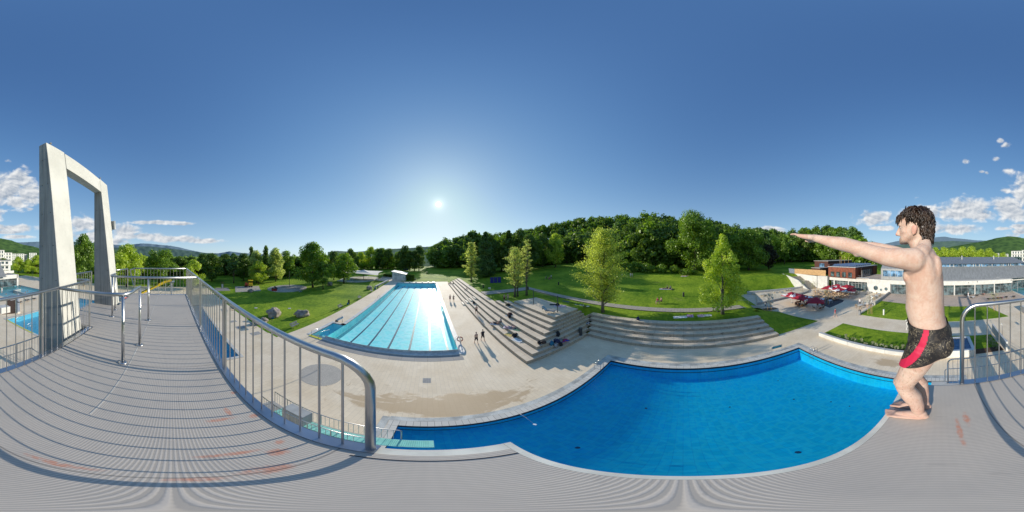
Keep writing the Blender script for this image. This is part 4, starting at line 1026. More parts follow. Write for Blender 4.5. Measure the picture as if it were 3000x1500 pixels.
def pr(l): return [bd(a, b) for a, b in l]
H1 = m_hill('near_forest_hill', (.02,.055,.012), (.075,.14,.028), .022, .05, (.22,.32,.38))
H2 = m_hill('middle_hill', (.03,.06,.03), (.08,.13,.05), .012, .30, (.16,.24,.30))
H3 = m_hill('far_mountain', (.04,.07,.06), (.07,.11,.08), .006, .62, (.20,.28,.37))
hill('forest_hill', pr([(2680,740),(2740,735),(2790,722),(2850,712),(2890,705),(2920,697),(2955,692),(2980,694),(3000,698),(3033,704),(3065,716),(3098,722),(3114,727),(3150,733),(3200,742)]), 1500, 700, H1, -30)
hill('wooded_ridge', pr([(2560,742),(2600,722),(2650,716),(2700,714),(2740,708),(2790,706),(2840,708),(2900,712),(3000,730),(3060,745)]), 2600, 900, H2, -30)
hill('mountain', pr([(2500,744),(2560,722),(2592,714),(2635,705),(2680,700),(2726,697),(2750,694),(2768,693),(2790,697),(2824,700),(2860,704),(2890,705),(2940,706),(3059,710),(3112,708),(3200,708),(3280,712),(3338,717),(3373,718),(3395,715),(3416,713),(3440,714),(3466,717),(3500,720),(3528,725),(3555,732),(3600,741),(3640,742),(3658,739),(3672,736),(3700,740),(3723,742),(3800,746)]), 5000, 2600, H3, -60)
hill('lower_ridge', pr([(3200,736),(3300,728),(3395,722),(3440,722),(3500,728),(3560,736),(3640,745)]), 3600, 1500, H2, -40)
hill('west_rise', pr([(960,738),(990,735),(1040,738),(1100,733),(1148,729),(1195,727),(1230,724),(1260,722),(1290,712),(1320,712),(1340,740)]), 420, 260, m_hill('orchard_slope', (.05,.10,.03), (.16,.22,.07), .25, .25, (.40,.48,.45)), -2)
# ------------------------------------------------------------------ bath hall and restaurant
WALLW = m_concrete('white_render', (.62,.61,.57), rough=.8)
bh = thing('bath_hall', 'long white-fronted bath hall with dark ribbed metal roof and glazed front', 'building', (46.3,0,0))
BX = 46.3
def Lb(b, o=(46.3,0,0)): b.v = [(p[0]-o[0], p[1]-o[1], p[2]-o[2]) for p in b.v]; return b
b = MB(); b.box(BX, BX+3.5, -22.2, 14.4, 3.05, 4.25); b.box(BX,BX+.35,14.4,21.8,0,4.25); Lb(b).build('white_fascia', WALLW, bh)
b = MB(); b.box(BX+.15, 58, -22.1, 21.6, 4.15, 4.2); Lb(b).build('flat_roof', mat('green_roof_gravel', (.40,.36,.27), .9, .3, .6, bump=.4), bh)
# glazed front
def glazing(x, ya, yb, za, zb, n, par, L, trans=.72, fr=GREYM, gm=GLASS, th=.06):
    pb = MB(); pb.box(x+.05, x+.08, ya, yb, za, zb)
    b = MB(); b.box(x-.02, x+.1, ya, yb, zb-.09, zb); b.box(x-.02, x+.1, ya, yb, za, za+.09)
    if trans: zz = za+(zb-za)*trans; b.box(x-.021, x+.1, ya, yb, zz-.035, zz+.035)
    for k in range(n+1):
        y = ya+(yb-ya)*k/n; w = th*(1.9 if k % 3 == 0 else 1); b.box(x-.03, x+.11, y-w/2, y+w/2, za, zb)
    fo = L(b).build('window_frame', fr, par); L(pb).build('pane', gm, fo)
for (ya, yb) in ((-22.0,-16.4),(-16.1,-10.4),(-10.1,-4.4),(-4.1,1.6),(1.9,7.9),(8.2,14.2)): glazing(BX+.25, ya, yb, .05, 3.04, 3, bh, Lb)
b = MB()
for y in (-16.25,-10.25,-4.25,1.75,8.05): b.box(BX+.12, BX+.42, y-.15, y+.15, 0, 3.05)
Lb(b).build('column', LCONC, bh)
# dim interior behind the glass is the pane itself; round windows in the white wall
for (y, z, r) in ((19.1,1.55,.72),(17.35,1.1,.36),(15.75,1.45,.50)):
    b = MB(); b.tube([(BX-.03,y,z),(BX+.02,y,z)], r, 28); ph = Lb(b).build('porthole', GLASS, bh)
    b = MB(); n = 28; b.tube([(BX-.03,y+r*math.cos(2*PI*k/n),z+r*math.sin(2*PI*k/n)) for k in range(n+1)], .035, 6, caps=False)
    Lb(b).build('porthole_rim', GREYM, ph)
# sloped lower roof sheet, ribbon window, upper roof
b = MB(); b.prism_y([(47.9,4.2),(48.3,4.35),(51.6,8.05),(51.6,4.2)], -30, 17.6); Lb(b).build('lower_roof', DARKSEAM, bh)
b = MB(); b.prism_y([(51.0,9.0),(62,11.1),(74,9.0),(74,0),(52.1,0),(52.1,8.9)], -30, 17.6); Lb(b).build('upper_roof', DARKSEAM, bh)
b = MB(); b.box(51.75, 52.1, -29.8, 17.4, 8.05, 8.95); Lb(b).build('ribbon_window', BLUEGLASS, bh)
b = MB(); q = random.Random(3)
y = -29.8
while y < 17.4:
    w = q.choice([.06,.06,.22]); b.box(51.66, 51.75, y, y+w, 8.06, 8.94); y += q.choice([.8,1.2,1.6])
b.box(51.6,51.75,-29.9,17.5,7.98,8.07); b.box(51.6,51.75,-29.9,17.5,8.92,9.0)
k = -29.0
while k < 17: b.box(51.64,51.74,k,k+1.3,8.10,8.16); b.box(51.64,51.74,k,k+1.3,8.82,8.88); k += 4.0
Lb(b).build('ribbon_frame', simple('alu_grey', (.42,.43,.43), rough=.4), bh)
b = MB(); b.prism_y([(47.6,4.2),(47.6,7.6),(50.2,9.6),(51.7,9.7),(51.7,4.2)], 8.4, 17.9); Lb(b).build('end_wing', m_seam('end_wing_metal', (.30,.31,.315), .4, 1), bh)
b = MB(); b.box(47.5,47.56,9.0,17.2,5.2,7.1); Lb(b).build('wing_window', BLUEGLASS, bh)
b = MB()
for y in (9.0,10.6,11.0,12.6,13.2,14.7,15.2,17.2): b.box(47.42,47.52,y-.05,y+.05,5.15,7.15)
b.box(47.42,47.52,8.9,17.3,5.1,5.2); b.box(47.42,47.52,8.9,17.3,7.1,7.2); Lb(b).build('wing_frame', M_['alu_grey'], bh)
# set-back glazed wing to the right, then the end block
b = MB(); b.box(50.6,52.2,-36.6,-22.3,3.0,4.4); b.box(50.6,58,-37.0,-36.3,0,4.4); Lb(b).build('white_fascia', WALLW, bh)
b = MB(); b.box(50.7,66,-36.3,-22.3,4.1,4.15); Lb(b).build('flat_roof', simple('grey_membrane', (.34,.32,.28), rough=.9), bh)
glazing(50.9, -36.2, -22.4, .05, 3.0, 7, bh, Lb)
b = MB(); b.box(58,58.2,-40,-30,4.15,5.2); Lb(b).build('parapet', WALLW, bh)
b = MB()
for y, r in ((-8.3,.16),(18.0,.3)):
    b.tube([(BX-.04,y,3.72),(BX-.01,y,3.72)], r, 18)
b.box(BX-.15,BX-.0,-11.1,-10.85,3.75,4.15); b.box(BX-.15,BX,-21.9,-21.6,3.7,4.1); Lb(b).build('wall_fitting', GREYM, bh)
b = MB(); b.tube([(BX-.05,18.0,3.72),(BX-.045,18.0,3.72)], .25, 18); Lb(b).build('clock_face', WHITE, bh)
b = MB(); b.cbox((BX-.055,18.0,3.8),(.01,.025,.17)); b.cbox((BX-.055,17.93,3.72),(.01,.13,.025)); Lb(b).build('clock_hand', BLACK, bh)
ch = struct(MB().prism([(38.1,14.2),(46.4,14.4),(46.5,-22.2),(38.5,-22.2),(34.9,-9.6),(36.2,0)], -.02, .016).build('timber_deck', DECKWOOD))
b = MB(); [b.tube([(x,y,10.2),(x,y,11.6)],.22,10) for x, y in ((58,-20),(58,-8),(59,5))]; b.v and None
for isl in Lb(b).islands(): isl.build('roof_vent', M_['alu_grey'], bh)
b = MB(); b.box(47.78,47.9,-30,8.3,4.28,4.40); Lb(b).build('gutter', GREYM, bh)
for y in (-24,-12,0,8):
    b = MB(); b.tube([(BX-.05,y,3.05),(BX-.05,y,.02)],.05,8); Lb(b).build('downpipe', M_['alu_grey'], bh)
b = MB(); b.box(49.4,50.0,-6.2,-5.4,4.2,4.9); Lb(b).build('roof_unit', GREYM, bh); b = MB(); b.box(48.6,49.3,-19,-17.5,4.2,4.75); Lb(b).build('roof_unit', M_['alu_grey'], bh)
# restaurant below the rust-red block
rs = thing('restaurant', 'white-fronted restaurant with rust-red upper block and solar roof', 'building', (46,28,0))
def Lr(b): return Lb(b, (46,28,0))
Fr = lambda y: 47.0-.13*(y-21.8)          # slightly splayed front
def fx(y, d=0): return Fr(y)+d
b = MB(); b.prism([(fx(21.8),21.8),(fx(36.3),36.3),(fx(36.3)+2,36.6),(fx(21.8)+2,21.8)], 3.0, 4.35); b.prism([(fx(21.8),21.81),(fx(22.3),22.35),(fx(22.3)+.6,22.35),(fx(21.8)+.6,21.81)], 0, 3.0); b.prism([(44.0,36.2),(44.9,36.2),(44.9,39.6),(42.4,39.6)], 0, 4.35); Lr(b).build('white_fascia', WALLW, rs)
b = MB(); b.prism([(fx(22)+1.2,22),(fx(36.3)+1.2,36.2),(60,36.2),(60,22)], 0, 3.0); Lr(b).build('glass_front', GLASS, rs)
b = MB()
for k in range(13):
    y = 22.4+k*1.14; b.box(fx(y)+1.08, fx(y)+1.22, y-.05, y+.05, 0, 3.0)
for k in range(12):
    y = 22.4+k*1.14; b.box(fx(y)+1.05, fx(y)+1.2, y+.05, y+1.09, 2.2, 2.27)
Lr(b).build('window_frame', M_['alu_grey'], rs)
b = MB(); b.box(fx(34.4)+.2,fx(34.4)+.6,34.2,34.6,0,3.0); b.box(fx(29)+.2,fx(29)+.5,28.8,29.1,0,3.0); Lr(b).build('column', WHITE, rs)
b = MB(); b.prism([(45.75,26.0),(44.7,36.3),(62,37.0),(62,25.0)], 4.15, 7.7); Lr(b).build('upper_block', RUST, rs)
b = MB(); b.prism([(45.55,25.8),(44.5,36.5),(62.2,37.2),(62.2,24.8)], 7.7, 7.86); Lr(b).build('roof_edge', simple('zinc_edge', (.42,.43,.43), rough=.4), rs)
for k in range(4):
    y = 35.2-2.25*k; x = 45.75-(y-26.0)*.102
    b = MB(); b.box(x-.05, x+.12, y-1.25, y, 4.45, 6.05); wo = Lr(b).build('window', GLASS, rs)
    b = MB(); b.box(x-.09,x+.1,y-1.31,y-1.25,4.4,6.1); b.box(x-.09,x+.1,y,y+.06,4.4,6.1); b.box(x-.09,x+.1,y-1.25,y,6.05,6.1); b.box(x-.12,x+.1,y-1.35,y+.1,4.36,4.44); Lr(b).build('window_frame', DARKM, wo)
SOLAR = m_seam('solar_panels', (.12,.17,.27), .5, 0, .12); SOLF = M_['alu_grey']
for k in range(8):
    for j in range(3):
        x = 47.0+k*1.75; y = 27.2+j*3.1
        b = MB(); b.prism_y([(x,8.05),(x+1.35,8.55),(x+1.35,8.50),(x,8.0)], y, y+2.9); Lr(b).build('solar_panel', SOLAR, rs)
b = MB()
for j in range(3):
    for k in range(8): b.prism_y([(47.0+k*1.75,7.9),(48.4+k*1.75,8.5),(48.42+k*1.75,7.9)], 27.15+j*3.1, 27.18+j*3.1)
b.tube([(50,35,8),(50,35,9.4)], .03, 5); b.ell((50,35,9.3),(.3,.3,.05),8,4); b.tube([(54,31,8),(54,31,9.3)], .03, 5); b.tube([(57.5,28.2,8),(57.5,28.2,9.3)], .03, 5)
Lr(b).build('panel_frame', SOLF, rs)
b = MB(); b.box(48.0,58,25.0,25.15,4.2,7.6); Lr(b).build('side_wall', simple('dark_brown_cladding', (.05,.022,.016), rough=.7), rs)
for k in range(5):
    b = MB(); b.box(48.4+1.6*k,49.4+1.6*k,24.93,25.0,4.4,6.6); do = Lr(b).build('door', GLASS, rs)
    b = MB(); b.box(48.34+1.6*k,48.4+1.6*k,24.9,25.0,4.35,6.65); b.box(49.4+1.6*k,49.46+1.6*k,24.9,25.0,4.35,6.65); Lr(b).build('door_frame', WHITE, do)
b = MB(); b.prism([(46.6,22.0),(45.9,25.9),(60,25.1),(60,18.0),(46.8,18.0)], 4.2, 4.24); Lr(b).build('roof_terrace', DECKWOOD, rs)
b = MB()
for k in range(14): b.tube([(46.4,18.2+.55*k,4.2),(46.4,18.2+.55*k,5.15)], .02, 5)
b.tube([(46.4,18.2,5.15),(46.4,25.4,5.15)], .025, 6); Lr(b).build('balustrade', STEEL, rs)
# two darker blocks and masts on the slope behind
ub = thing('sauna_building', 'dark brown timber sauna building on the slope behind the restaurant', 'building', (52,48,4))
b = MB(); b.box(44.6,50,40.2,44.5,4.2,6.9); b.box(54,74,44,52,5.0,9.2); b.box(50,62,40,42.5,4.2,8.2); Lb(b,(52,48,4)).build('wall', simple('dark_red_timber', (.075,.026,.018), rough=.75, var=.35), ub)
b = MB(); b.box(44.4,50.2,40.0,44.7,6.9,7.05); b.box(53.7,74.3,43.7,52.3,9.2,9.4); Lb(b,(52,48,4)).build('roof', M_['grey_membrane'], ub)
b = MB(); b.box(53.9,54,46,49,6.2,8.2); Lb(b,(52,48,4)).build('window', BLUEGLASS, ub)
for k, (x, y) in enumerate(((55,38.5),(57,39.2),(60,39.5),(64,40))):
    m_ = MB(); m_.tube([(x,y,4.2),(x,y,11.2)], .06, 6); tag(m_.build('mast', PINE), 'thin pole standing among the sauna buildings', 'pole', 'poles by the sauna buildings')
fn = thing('timber_fence', 'warm boarded timber fence in front of the rust-red block', 'fence', (43.5,44,4.2))
b = MB(); b.prism([(44.55,37.4),(44.65,37.4),(43.5,45.2),(43.4,45.2)], 4.3, 6.35); b.prism([(43.4,45.2),(43.5,45.2),(42.0,51.8),(41.9,51.8)], 4.3, 6.3); Lb(b,(43.5,44,4.2)).build('boards', PINE, fn)
b = MB(); b.box(41.85,42.0,51.7,55.5,4.3,6.2); b.box(44.5,44.75,39.3,39.6,4.2,6.4); Lb(b,(43.5,44,4.2)).build('grey_panel', simple('slate_panel', (.17,.20,.26), rough=.6), fn)
# stairs to the upper lawn, white wall beside them
st = thing('outdoor_stairs', 'pale stone stairs climbing beside the white wall to the upper lawn', 'stairs', (40,41,0))
b = MB(); n = 14
for k in range(n): b.box(37.6+.0*k, 42.1, 39.3+.33*k, 39.3+.33*(k+1)+.02, -.1, .165*(k+1))
b.box(37.5,42.1,43.9,45.9,-.1,2.31)
for k in range(8): b.box(37.5,42.1,45.9+.34*k,46.25+.34*k,-.1,2.31+.16*(k+1))
b.prism_x([(48.6,3.0),(53.5,4.24),(53.5,4.0),(48.6,2.0)], 37.3, 42.1); Lb(b,(40,41,0)).build('steps', simple('stair_stone', (.50,.44,.34), var=.2), st)
b = MB(); b.prism_x([(39.0,0),(39.0,.35),(44.0,2.9),(48.8,3.8),(53.5,4.35),(53.5,0)], 37.2, 37.55); Lb(b,(40,41,0)).build('cheek_wall', LCONC, st)
b = MB(); b.prism_x([(39.5,0),(39.5,4.35),(52.0,4.4),(52.0,0)], 42.15, 42.5); tag(b.build('retaining_wall', WALLW), 'high plain white wall beside the outdoor stairs', 'wall')
# sand terrace, grey retaining wall
struct(MB().prism([(16.4,33.6),(20.0,41.8),(19.4,43.6),(37.2,41.4),(37.2,38.2),(34.9,36.7)], -.2, .42).build('sand_terrace', SAND))
tag(MB().prism([(16.1,33.25),(34.95,36.3),(34.9,36.75),(16.3,33.75)], 0, .5).build('retaining_wall', CONC), 'low grey wall along the front of the sand terrace', 'wall')
tag(MB().prism([(18.2,44.5),(37.2,41.9),(37.2,41.45),(18.0,43.7)], 0, .95).build('retaining_wall', LCONC), 'grey concrete wall at the foot of the grass bank behind the sand', 'wall')
flat('asphalt_patch', [(27.3,21.8),(33.0,22.2),(34.6,23.0),(34.6,31.5),(32.8,33.0),(29,28.5)], .008, mat('asphalt', (.075,.078,.085), .85, .3, 2, bump=.3, bsc=40), .0)
rh = thing('ramp_handrail', 'thin steel handrail beside the ramp at the end of the lawn path', 'handrail', (0,0,0))
b = MB(); P_ = [(9.8,28.9,2.05),(12.4,29.5,1.7),(14.7,30.3,1.05),(16.2,31.8,.4)]
b.tube([(p[0],p[1],p[2]+.95) for p in P_], .025, 6)
for p in P_: b.tube([p,(p[0],p[1],p[2]+.95)], .022, 6)
b.build('rail', STEEL, rh)
# umbrellas
UR = simple('umbrella_red', (.34,.012,.03), rough=.7, var=.12, sc=1); UW = simple('umbrella_white', (.78,.78,.78), rough=.7, var=.06); UB = simple('umbrella_navy', (.02,.02,.045), rough=.7)
def umbrella(loc, lab, group, rz, wc=(1,2), proto=None):
    t = thing('market_umbrella', lab, 'umbrella', loc, rz, group)
    s = 1.75; zt_, ze = 2.85, 2.1
    b = MB(); n = 10
    cs = [(-s,-s),(s,-s),(s,s),(-s,s)]
    for k in range(4):
        a, c = cs[k], cs[(k+1) % 4]
        for i in range(n):
            for j in range(n):
                def pt(i, j):
                    r_ = j/n; u = i/n; x = (a[0]+(c[0]-a[0])*u)*r_; y = (a[1]+(c[1]-a[1])*u)*r_
                    sag = .16*r_*math.sin(PI*u)
                    return (x, y, zt_-(zt_-ze)*(r_**.92)-sag*.4+ (0.0))
                P0, P1, P2, P3 = pt(i,j), pt(i+1,j), pt(i+1,j+1), pt(i,j+1)
                cx = sum(p[0] for p in (P0,P1,P2,P3))/4; cy = sum(p[1] for p in (P0,P1,P2,P3))/4
                dcor = min(math.hypot(cx-cs[w][0], cy-cs[w][1]) for w in wc); nz = mnoise.noise(Vector((cx*2.6, cy*2.6, k)))
                m_ = 1 if dcor+nz*.55 < 1.35 else 0
                if m_ and mnoise.noise(Vector((cx*3.1+9, cy*3.1, k))) > .33: m_ = 2
                if j == 0: b.add([P0, P2, P3], [(0,1,2)], m_)
                else: b.add([P0,P1,P2,P3], [(0,1,2,3)], m_)
    o_ = b.build('canopy', [UR, UW, UB], t)
    b = MB()
    for k in range(4):
        a, c = cs[k], cs[(k+1) % 4]; b.quad((*a,ze),(*c,ze),(c[0],c[1],ze-.2),(a[0],a[1],ze-.2), 0 if k % 2 else 1)
    b.build('valance', [UR, UW], o_)
    b = MB(); mx, my = 0, -.95; zz = zt_-(zt_-ze)*((.95/s)**.92)-.03
    b.add([(mx-.26,my-.14,zz-.02),(mx+.26,my-.14,zz-.02),(mx+.22,my+.14,zz+.14),(mx-.22,my+.14,zz+.14)], [(0,1,2,3)])
    for vtx in range(4): b.v[vtx] = (b.v[vtx][0], b.v[vtx][1], zt_-(zt_-ze)*((abs(b.v[vtx][1])/s)**.92)+.012)
    b.build('emblem', UW, o_)
    MB().tube([(0,0,0),(0,0,zt_-.02)], .035, 8).build('pole', WHITE, t)
    MB().tube([(0,0,0),(0,0,.09)], [.35,.30], 12).build('foot', CONC, t)
    return t
umbrella((23.9,30.6,0), 'red and white umbrella nearest the sand terrace, left of the three front ones', 'umbrellas on the restaurant plaza', R(15), (0,3))
umbrella((24.1,27.0,0), 'red umbrella with a white corner over a crowded table, middle of the three front ones', 'umbrellas on the restaurant plaza', R(12), (1,2))
umbrella((24.4,23.1,0), 'red umbrella with a big white and dark corner, front-most on the plaza', 'umbrellas on the restaurant plaza', R(40), (1,))
for k, (x, y, lab, wc) in enumerate([(37.0,29.9,'red umbrella standing apart behind a bare tree on the plaza',(0,)),(40.6,29.2,'white-cornered red umbrella farthest back by the restaurant front',(0,3)),(36.9,26.3,'red umbrella at the front of the far cluster of four',(3,)),(41.4,26.4,'red umbrella with white edge at the back right of the far cluster',(1,)),(37.5,23.2,'red umbrella half turned white, at the right of the far cluster',(1,2))]):
    umbrella((x, y, 0), lab, 'umbrellas on the restaurant plaza', R(20+23*k), wc)

# ------------------------------------------------------------------ furniture kinds
WOODB = mat('brown_wood', (.17,.075,.035), .6, .3, 5); TAN = mat('tan_wicker', (.42,.30,.18), .8, .25, 8)
def bench(loc, rz, lab, group=None):
    t = thing('bench', lab, 'bench', loc, rz, group)
    b = MB(); [b.box(-.85,.85,-.22+.115*k,-.13+.115*k,.42,.46) for k in range(4)]; b.build('seat', GREYM, t)
    b = MB(); [b.cbox((0,.27+.02*k,.58+.11*k),(1.7,.03,.09),rx=R(-12)) for k in range(3)]; b.build('backrest', GREYM, t)
    for x in (-.6,.6):
        b = MB(); b.tube([(x,-.22,.02),(x,.25,.02),(x,.2,.42),(x,.33,.86)], .025, 6); b.tube([(x,-.22,.02),(x,-.2,.42),(x,.24,.42)], .025, 6); b.build('leg', DARKM, t)
    return t
bt = bench((-16.9,-17.9,0), R(188), 'dark bench at the lawn edge nearest the lane pool step bay')
for (x, y, rz, lab) in ((-30,-17.7,185,'dark bench beside the black bin along the lane pool lawn'),(-39.2,-17.3,185,'dark bench halfway along the lane pool lawn edge'),(-48.4,-17.2,188,'dark bench by the far boulder on the lane pool lawn edge'),(-11.9,-21.8,88,'dark bench in front of the smallest front boulder, behind the deck rail'),(-12.2,-31.4,88,'dark bench farther back on the lawn edge behind the deck rail')):
    copy_tree(bt, (x, y, 0), R(rz), lab)
def bin_(name, loc, lab, col, r=.2, h=1.05, group=None):
    t = thing(name, lab, 'litter bin', loc, 0, group)
    MB().tube([(0,0,0),(0,0,h*.9),(0,0,h*.9)], [r,r,r*.96], 14).build('body', col, t, smooth=False)
    MB().tube([(0,0,h*.9),(0,0,h*.93),(0,0,h)], [r*1.06,r*1.06,r*.95], 14).build('lid', DARKM, t)
    return t
bin_('litter_bin', (-33.6,-17.6,0), 'black bin with a blue bag beside it on the lane pool lawn edge', BLACK)
bin_('litter_bin', (-54.1,-17.0,0), 'black bin near the far boulder and wall of the lane pool lawn', BLACK)
bin_('litter_bin', (-12.45,17.0,.4), 'dark round bin standing on the lowest terrace step in the inner corner', DARKM, .25, 1.15)
bin_('litter_bin', zt(-45.2,16.1), 'dark bin on the grass above the long terrace', DARKM)
bin_('litter_bin', zt(-34.4,35.7), 'dark bin alone in the middle of the shaded slope', DARKM)
bin_('litter_bin', zt(-36.7,26.0), 'dark bin at the bend of the lawn path', DARKM)
bin_('litter_bin', zt(0,35.2), 'dark bin on the sunny lawn behind the path', DARKM)
bin_('litter_bin', zt(5.6,26.0), 'dark bin next to the lime-green tree trunk', DARKM)
bin_('litter_bin', (26.8,14.3,0), 'grey cylinder bin at the corner of the restaurant lawn', GREYM, .24, 1.05)
bin_('litter_bin', (17.4,31.6,0), 'grey bin under the wrapped young tree by the ramp', GREYM)
bin_('litter_bin', (-105.9,-.4,0), 'small dark bin far out on the western meadow', DARKM)
bo = MB(); bo.tube([(28.6,10.2,0),(28.6,10.2,1.15),(28.6,10.2,1.17)], [.15,.15,.12], 14); tag(bo.build('bollard_light', WHITE), 'white cylindrical bollard on the restaurant lawn', 'bollard')
sg = MB(); sg.tube([(0,0,0),(0,0,.5)], .03, 5); sg.cbox((0,0,.65),(.7,.03,.5)); o = sg.build('lawn_sign', WHITE); o.location = zt(-41.5,16.6); o.rotation_euler = (0,0,R(60)); tag(o, 'small white notice board on the grass above the long terrace', 'sign')
# toilets / containers
cb = thing('blue_cabin', 'dark blue cabin in the row of three on the shaded slope', 'cabin', zt(-55.6,23.2), R(65), 'blue cabins on the slope')
NB = simple('navy_blue_paint', (.012,.018,.20), rough=.5, var=.2); MB().box(-.6,.6,-.6,.6,0,1.95).build('body', NB, cb, bevel=.04); MB().box(-.64,.64,-.64,.64,1.95,2.08).build('roof', simple('blue_roof', (.02,.03,.14), rough=.5), cb, bevel=.03); MB().box(-.45,.45,-.63,-.6,.1,1.85).build('door', simple('blue_door', (.02,.025,.26), rough=.5), cb)
for (x, y) in ((-55.05,24.45),(-54.5,25.7)): copy_tree(cb, zt(x, y))
c2 = thing('blue_container', 'far dark blue container before the trees beyond the white hut', 'container', (-136,-18.2,0), R(80))
MB().box(-2.3,2.3,-1,1,0,2.4).build('body', NB, c2, bevel=.05); MB().box(-2.35,2.35,-1.05,1.05,2.4,2.5).build('roof', NB, c2)
# volleyball-like frame on the platform and recliner beside it
fr_ = thing('goal_structure', 'dark steel goal-shaped frame on the raised terrace platform', 'goal frame', (-18.9,16.5,3.2))
for x in (-2.8, 2.8): MB().tube([(x,0,0),(x,0,2.55)], .055, 10).build('post', DARKM, fr_)
b = MB(); b.tube([(-2.8,0,2.5),(2.8,0,2.5)], .045, 8); b.tube([(-2.75,.02,2.3),(2.75,.02,2.3)], .015, 5); b.build('crossbar', GREYM, fr_)
def lounger(loc, rz, lab, fab, frame=WHITE, group=None, name='sun_lounger', back=38):
    t = thing(name, lab, 'sun lounger', loc, rz, group)
    b = MB(); b.box(-.3,.3,-.95,.35,.30,.35); b.build('seat', fab, t)
    b = MB(); b.cbox((0,.35+.33*math.cos(R(back)),.33+.33*math.sin(R(back))),(.6,.68,.05),rx=R(back)); b.build('backrest', fab, t)
    for (x, y) in ((-.28,-.85),(.28,-.85),(-.28,.3),(.28,.3)): MB().box(x-.025,x+.025,y-.025,y+.025,0,.30).build('leg', frame, t)
    b = MB(); b.box(-.33,-.3,-.97,.4,.28,.34); b.box(.3,.33,-.97,.4,.28,.34); b.build('frame', frame, t)
    return t
STRIPE = m_wood('striped_towel', (.42,.56,.62), (1,1,1), .8, .12, 0)
lg = lounger((-17.0,15.6,3.2), R(120), 'grey slatted lounger with a blue striped towel on the terrace platform', GREYM, GREYM)
tw1 = MB(); tw1.box(-.34,.34,.10,.14,.36,.38); tw1.cbox((0,.62,.64),(.68,.74,.03),rx=R(40)); tw1.box(-.34,.34,.86,.88,.35,.85); o = tw1.build('towel', STRIPE); o.location = (-17.0,15.6,3.22); o.rotation_euler = (0,0,R(120)); tag(o, 'blue and white striped towel draped over the platform lounger', 'towel')
# sand loungers
sl0 = lounger((20.2,38.7,.42), R(150), 'white deck chair at the left front of the sand terrace', WHITE)
for (x, y, lab) in ((20.9,39.6,'white deck chair second from the left on the sand'),(21.6,38.9,'white deck chair with dark clothes on it near the wrapped tree'),(25.5,40.8,'single white deck chair in the middle of the sand, leaning back'),(27.0,40.3,'upright white deck chair in the middle of the sand'),(29.6,41.2,'white deck chair behind the left front umbrella'),(30.7,41.0,'white deck chair at the back wall of the sand, right of another'),(31.7,40.8,'white deck chair farthest right at the back wall of the sand')):
    copy_tree(sl0, (x, y, .42), R(150+12*mnoise.noise(Vector((x,y,0)))), lab)
# deck loungers in front of the bath hall
DF = simple('dark_fabric', (.035,.035,.038), rough=.8, var=.3)
d0 = lounger((44.8,-7.3,.02), R(60), 'dark lounger close to the bath hall glass', DF, GREYM)
for (x, y, lab, m_) in ((45.4,-8.4,'dark lounger beside the glass, behind the white-robed person',None),(44.2,-10.4,'dark lounger next to the second column of the bath hall',None),(39.6,-12.4,'dark lounger at the left end of the front row on the timber deck',None),(39.5,-13.6,'dark lounger left of the red towel one on the timber deck',None),(39.4,-14.8,'lounger covered with a red towel on the timber deck','r'),(39.4,-15.8,'lounger with pink and red cloth on the timber deck','p'),(39.8,-17.3,'dark lounger with a white towel on the timber deck',None),(39.5,-19.4,'dark lounger at the right end of the front row on the timber deck',None),(43.9,-15.2,'lounger under a white towel by the bath hall glass','w'),(44.8,-12.4,'lounger with a sunbather by the bath hall glass','s'),(42.2,-8.6,'pale lounger with white cloths in the middle of the timber deck','w')):
    c = copy_tree(d0, (x, y, .02), R(60+20*mnoise.noise(Vector((x,y,4)))), lab)
    if m_:
        mt = {'r':simple('red_towel',(.40,.05,.05),rough=.9),'p':simple('pink_towel',(.45,.15,.2),rough=.9),'w':simple('white_towel',(.75,.75,.73),rough=.9),'s':simple('bare_skin',(.45,.27,.19),rough=.7)}[m_]
        b = MB(); b.box(-.33,.33,-.9,.36,.352,.39); b.cbox((0,.63,.60),(.66,.74,.04),rx=R(38)); o = b.build('towel' if m_ != 's' else 'towel', mt); o.location = c.location; o.rotation_euler = c.rotation_euler
        tag(o, {'r':'red towel spread on a timber deck lounger','p':'pink and red cloth on a timber deck lounger','w':'white towel on a lounger, '+('by the glass' if x > 43 else 'in the middle of the deck'),'s':'tan towel on a lounger by the glass'}[m_], 'towel')
for (x, y, lab) in ((30.6,-22.7,'black recliner at the left of three in the brown bed by the far pool'),(31.1,-25.4,'black recliner in the middle of three in the brown bed by the far pool'),(31.0,-27.5,'black recliner at the right of three in the brown bed by the far pool')):
    copy_tree(d0, (x, y, .03), R(20), lab)
# tables and chairs
def chair_proto(lab, fab, frame):
    t = thing('chair', lab, 'chair', (0,0,0))
    MB().box(-.22,.22,-.22,.22,.43,.47).build('seat', fab, t); MB().cbox((0,.23,.68),(.44,.03,.38),rx=R(-8)).build('backrest', fab, t)
    for (x, y) in ((-.2,-.2),(.2,-.2),(-.2,.2),(.2,.2)): MB().box(x-.017,x+.017,y-.017,y+.017,0,.43).build('leg', frame, t)
    return t
def table_proto(lab, top, leg):
    t = thing('cafe_table', lab, 'table', (0,0,0)); MB().box(-.55,.55,-.4,.4,.71,.75).build('tabletop', top, t)
    for (x, y) in ((-.48,-.33),(.48,-.33),(-.48,.33),(.48,.33)): MB().box(x-.022,x+.022,y-.022,y+.022,0,.71).build('leg', leg, t)
    return t
ch0 = chair_proto('brown chair at the table under the front-most umbrella', WOODB, STEELB); tb0 = table_proto('grey table under the front-most red umbrella', LCONC, STEELB)
tb0.location = (25.2,23.0,0)
ch0.location = (24.5,22.1,0); ch0.rotation_euler = (0,0,R(160))
for (x, y, r_) in ((25.4,22.1,190),(26.2,22.6,240),(24.3,23.6,60),(25.9,23.9,-20),(26.6,23.4,-60)): copy_tree(ch0, (x, y, 0), R(r_), group='brown chairs under the front-most umbrella')
ch0['group'] = 'brown chairs under the front-most umbrella'
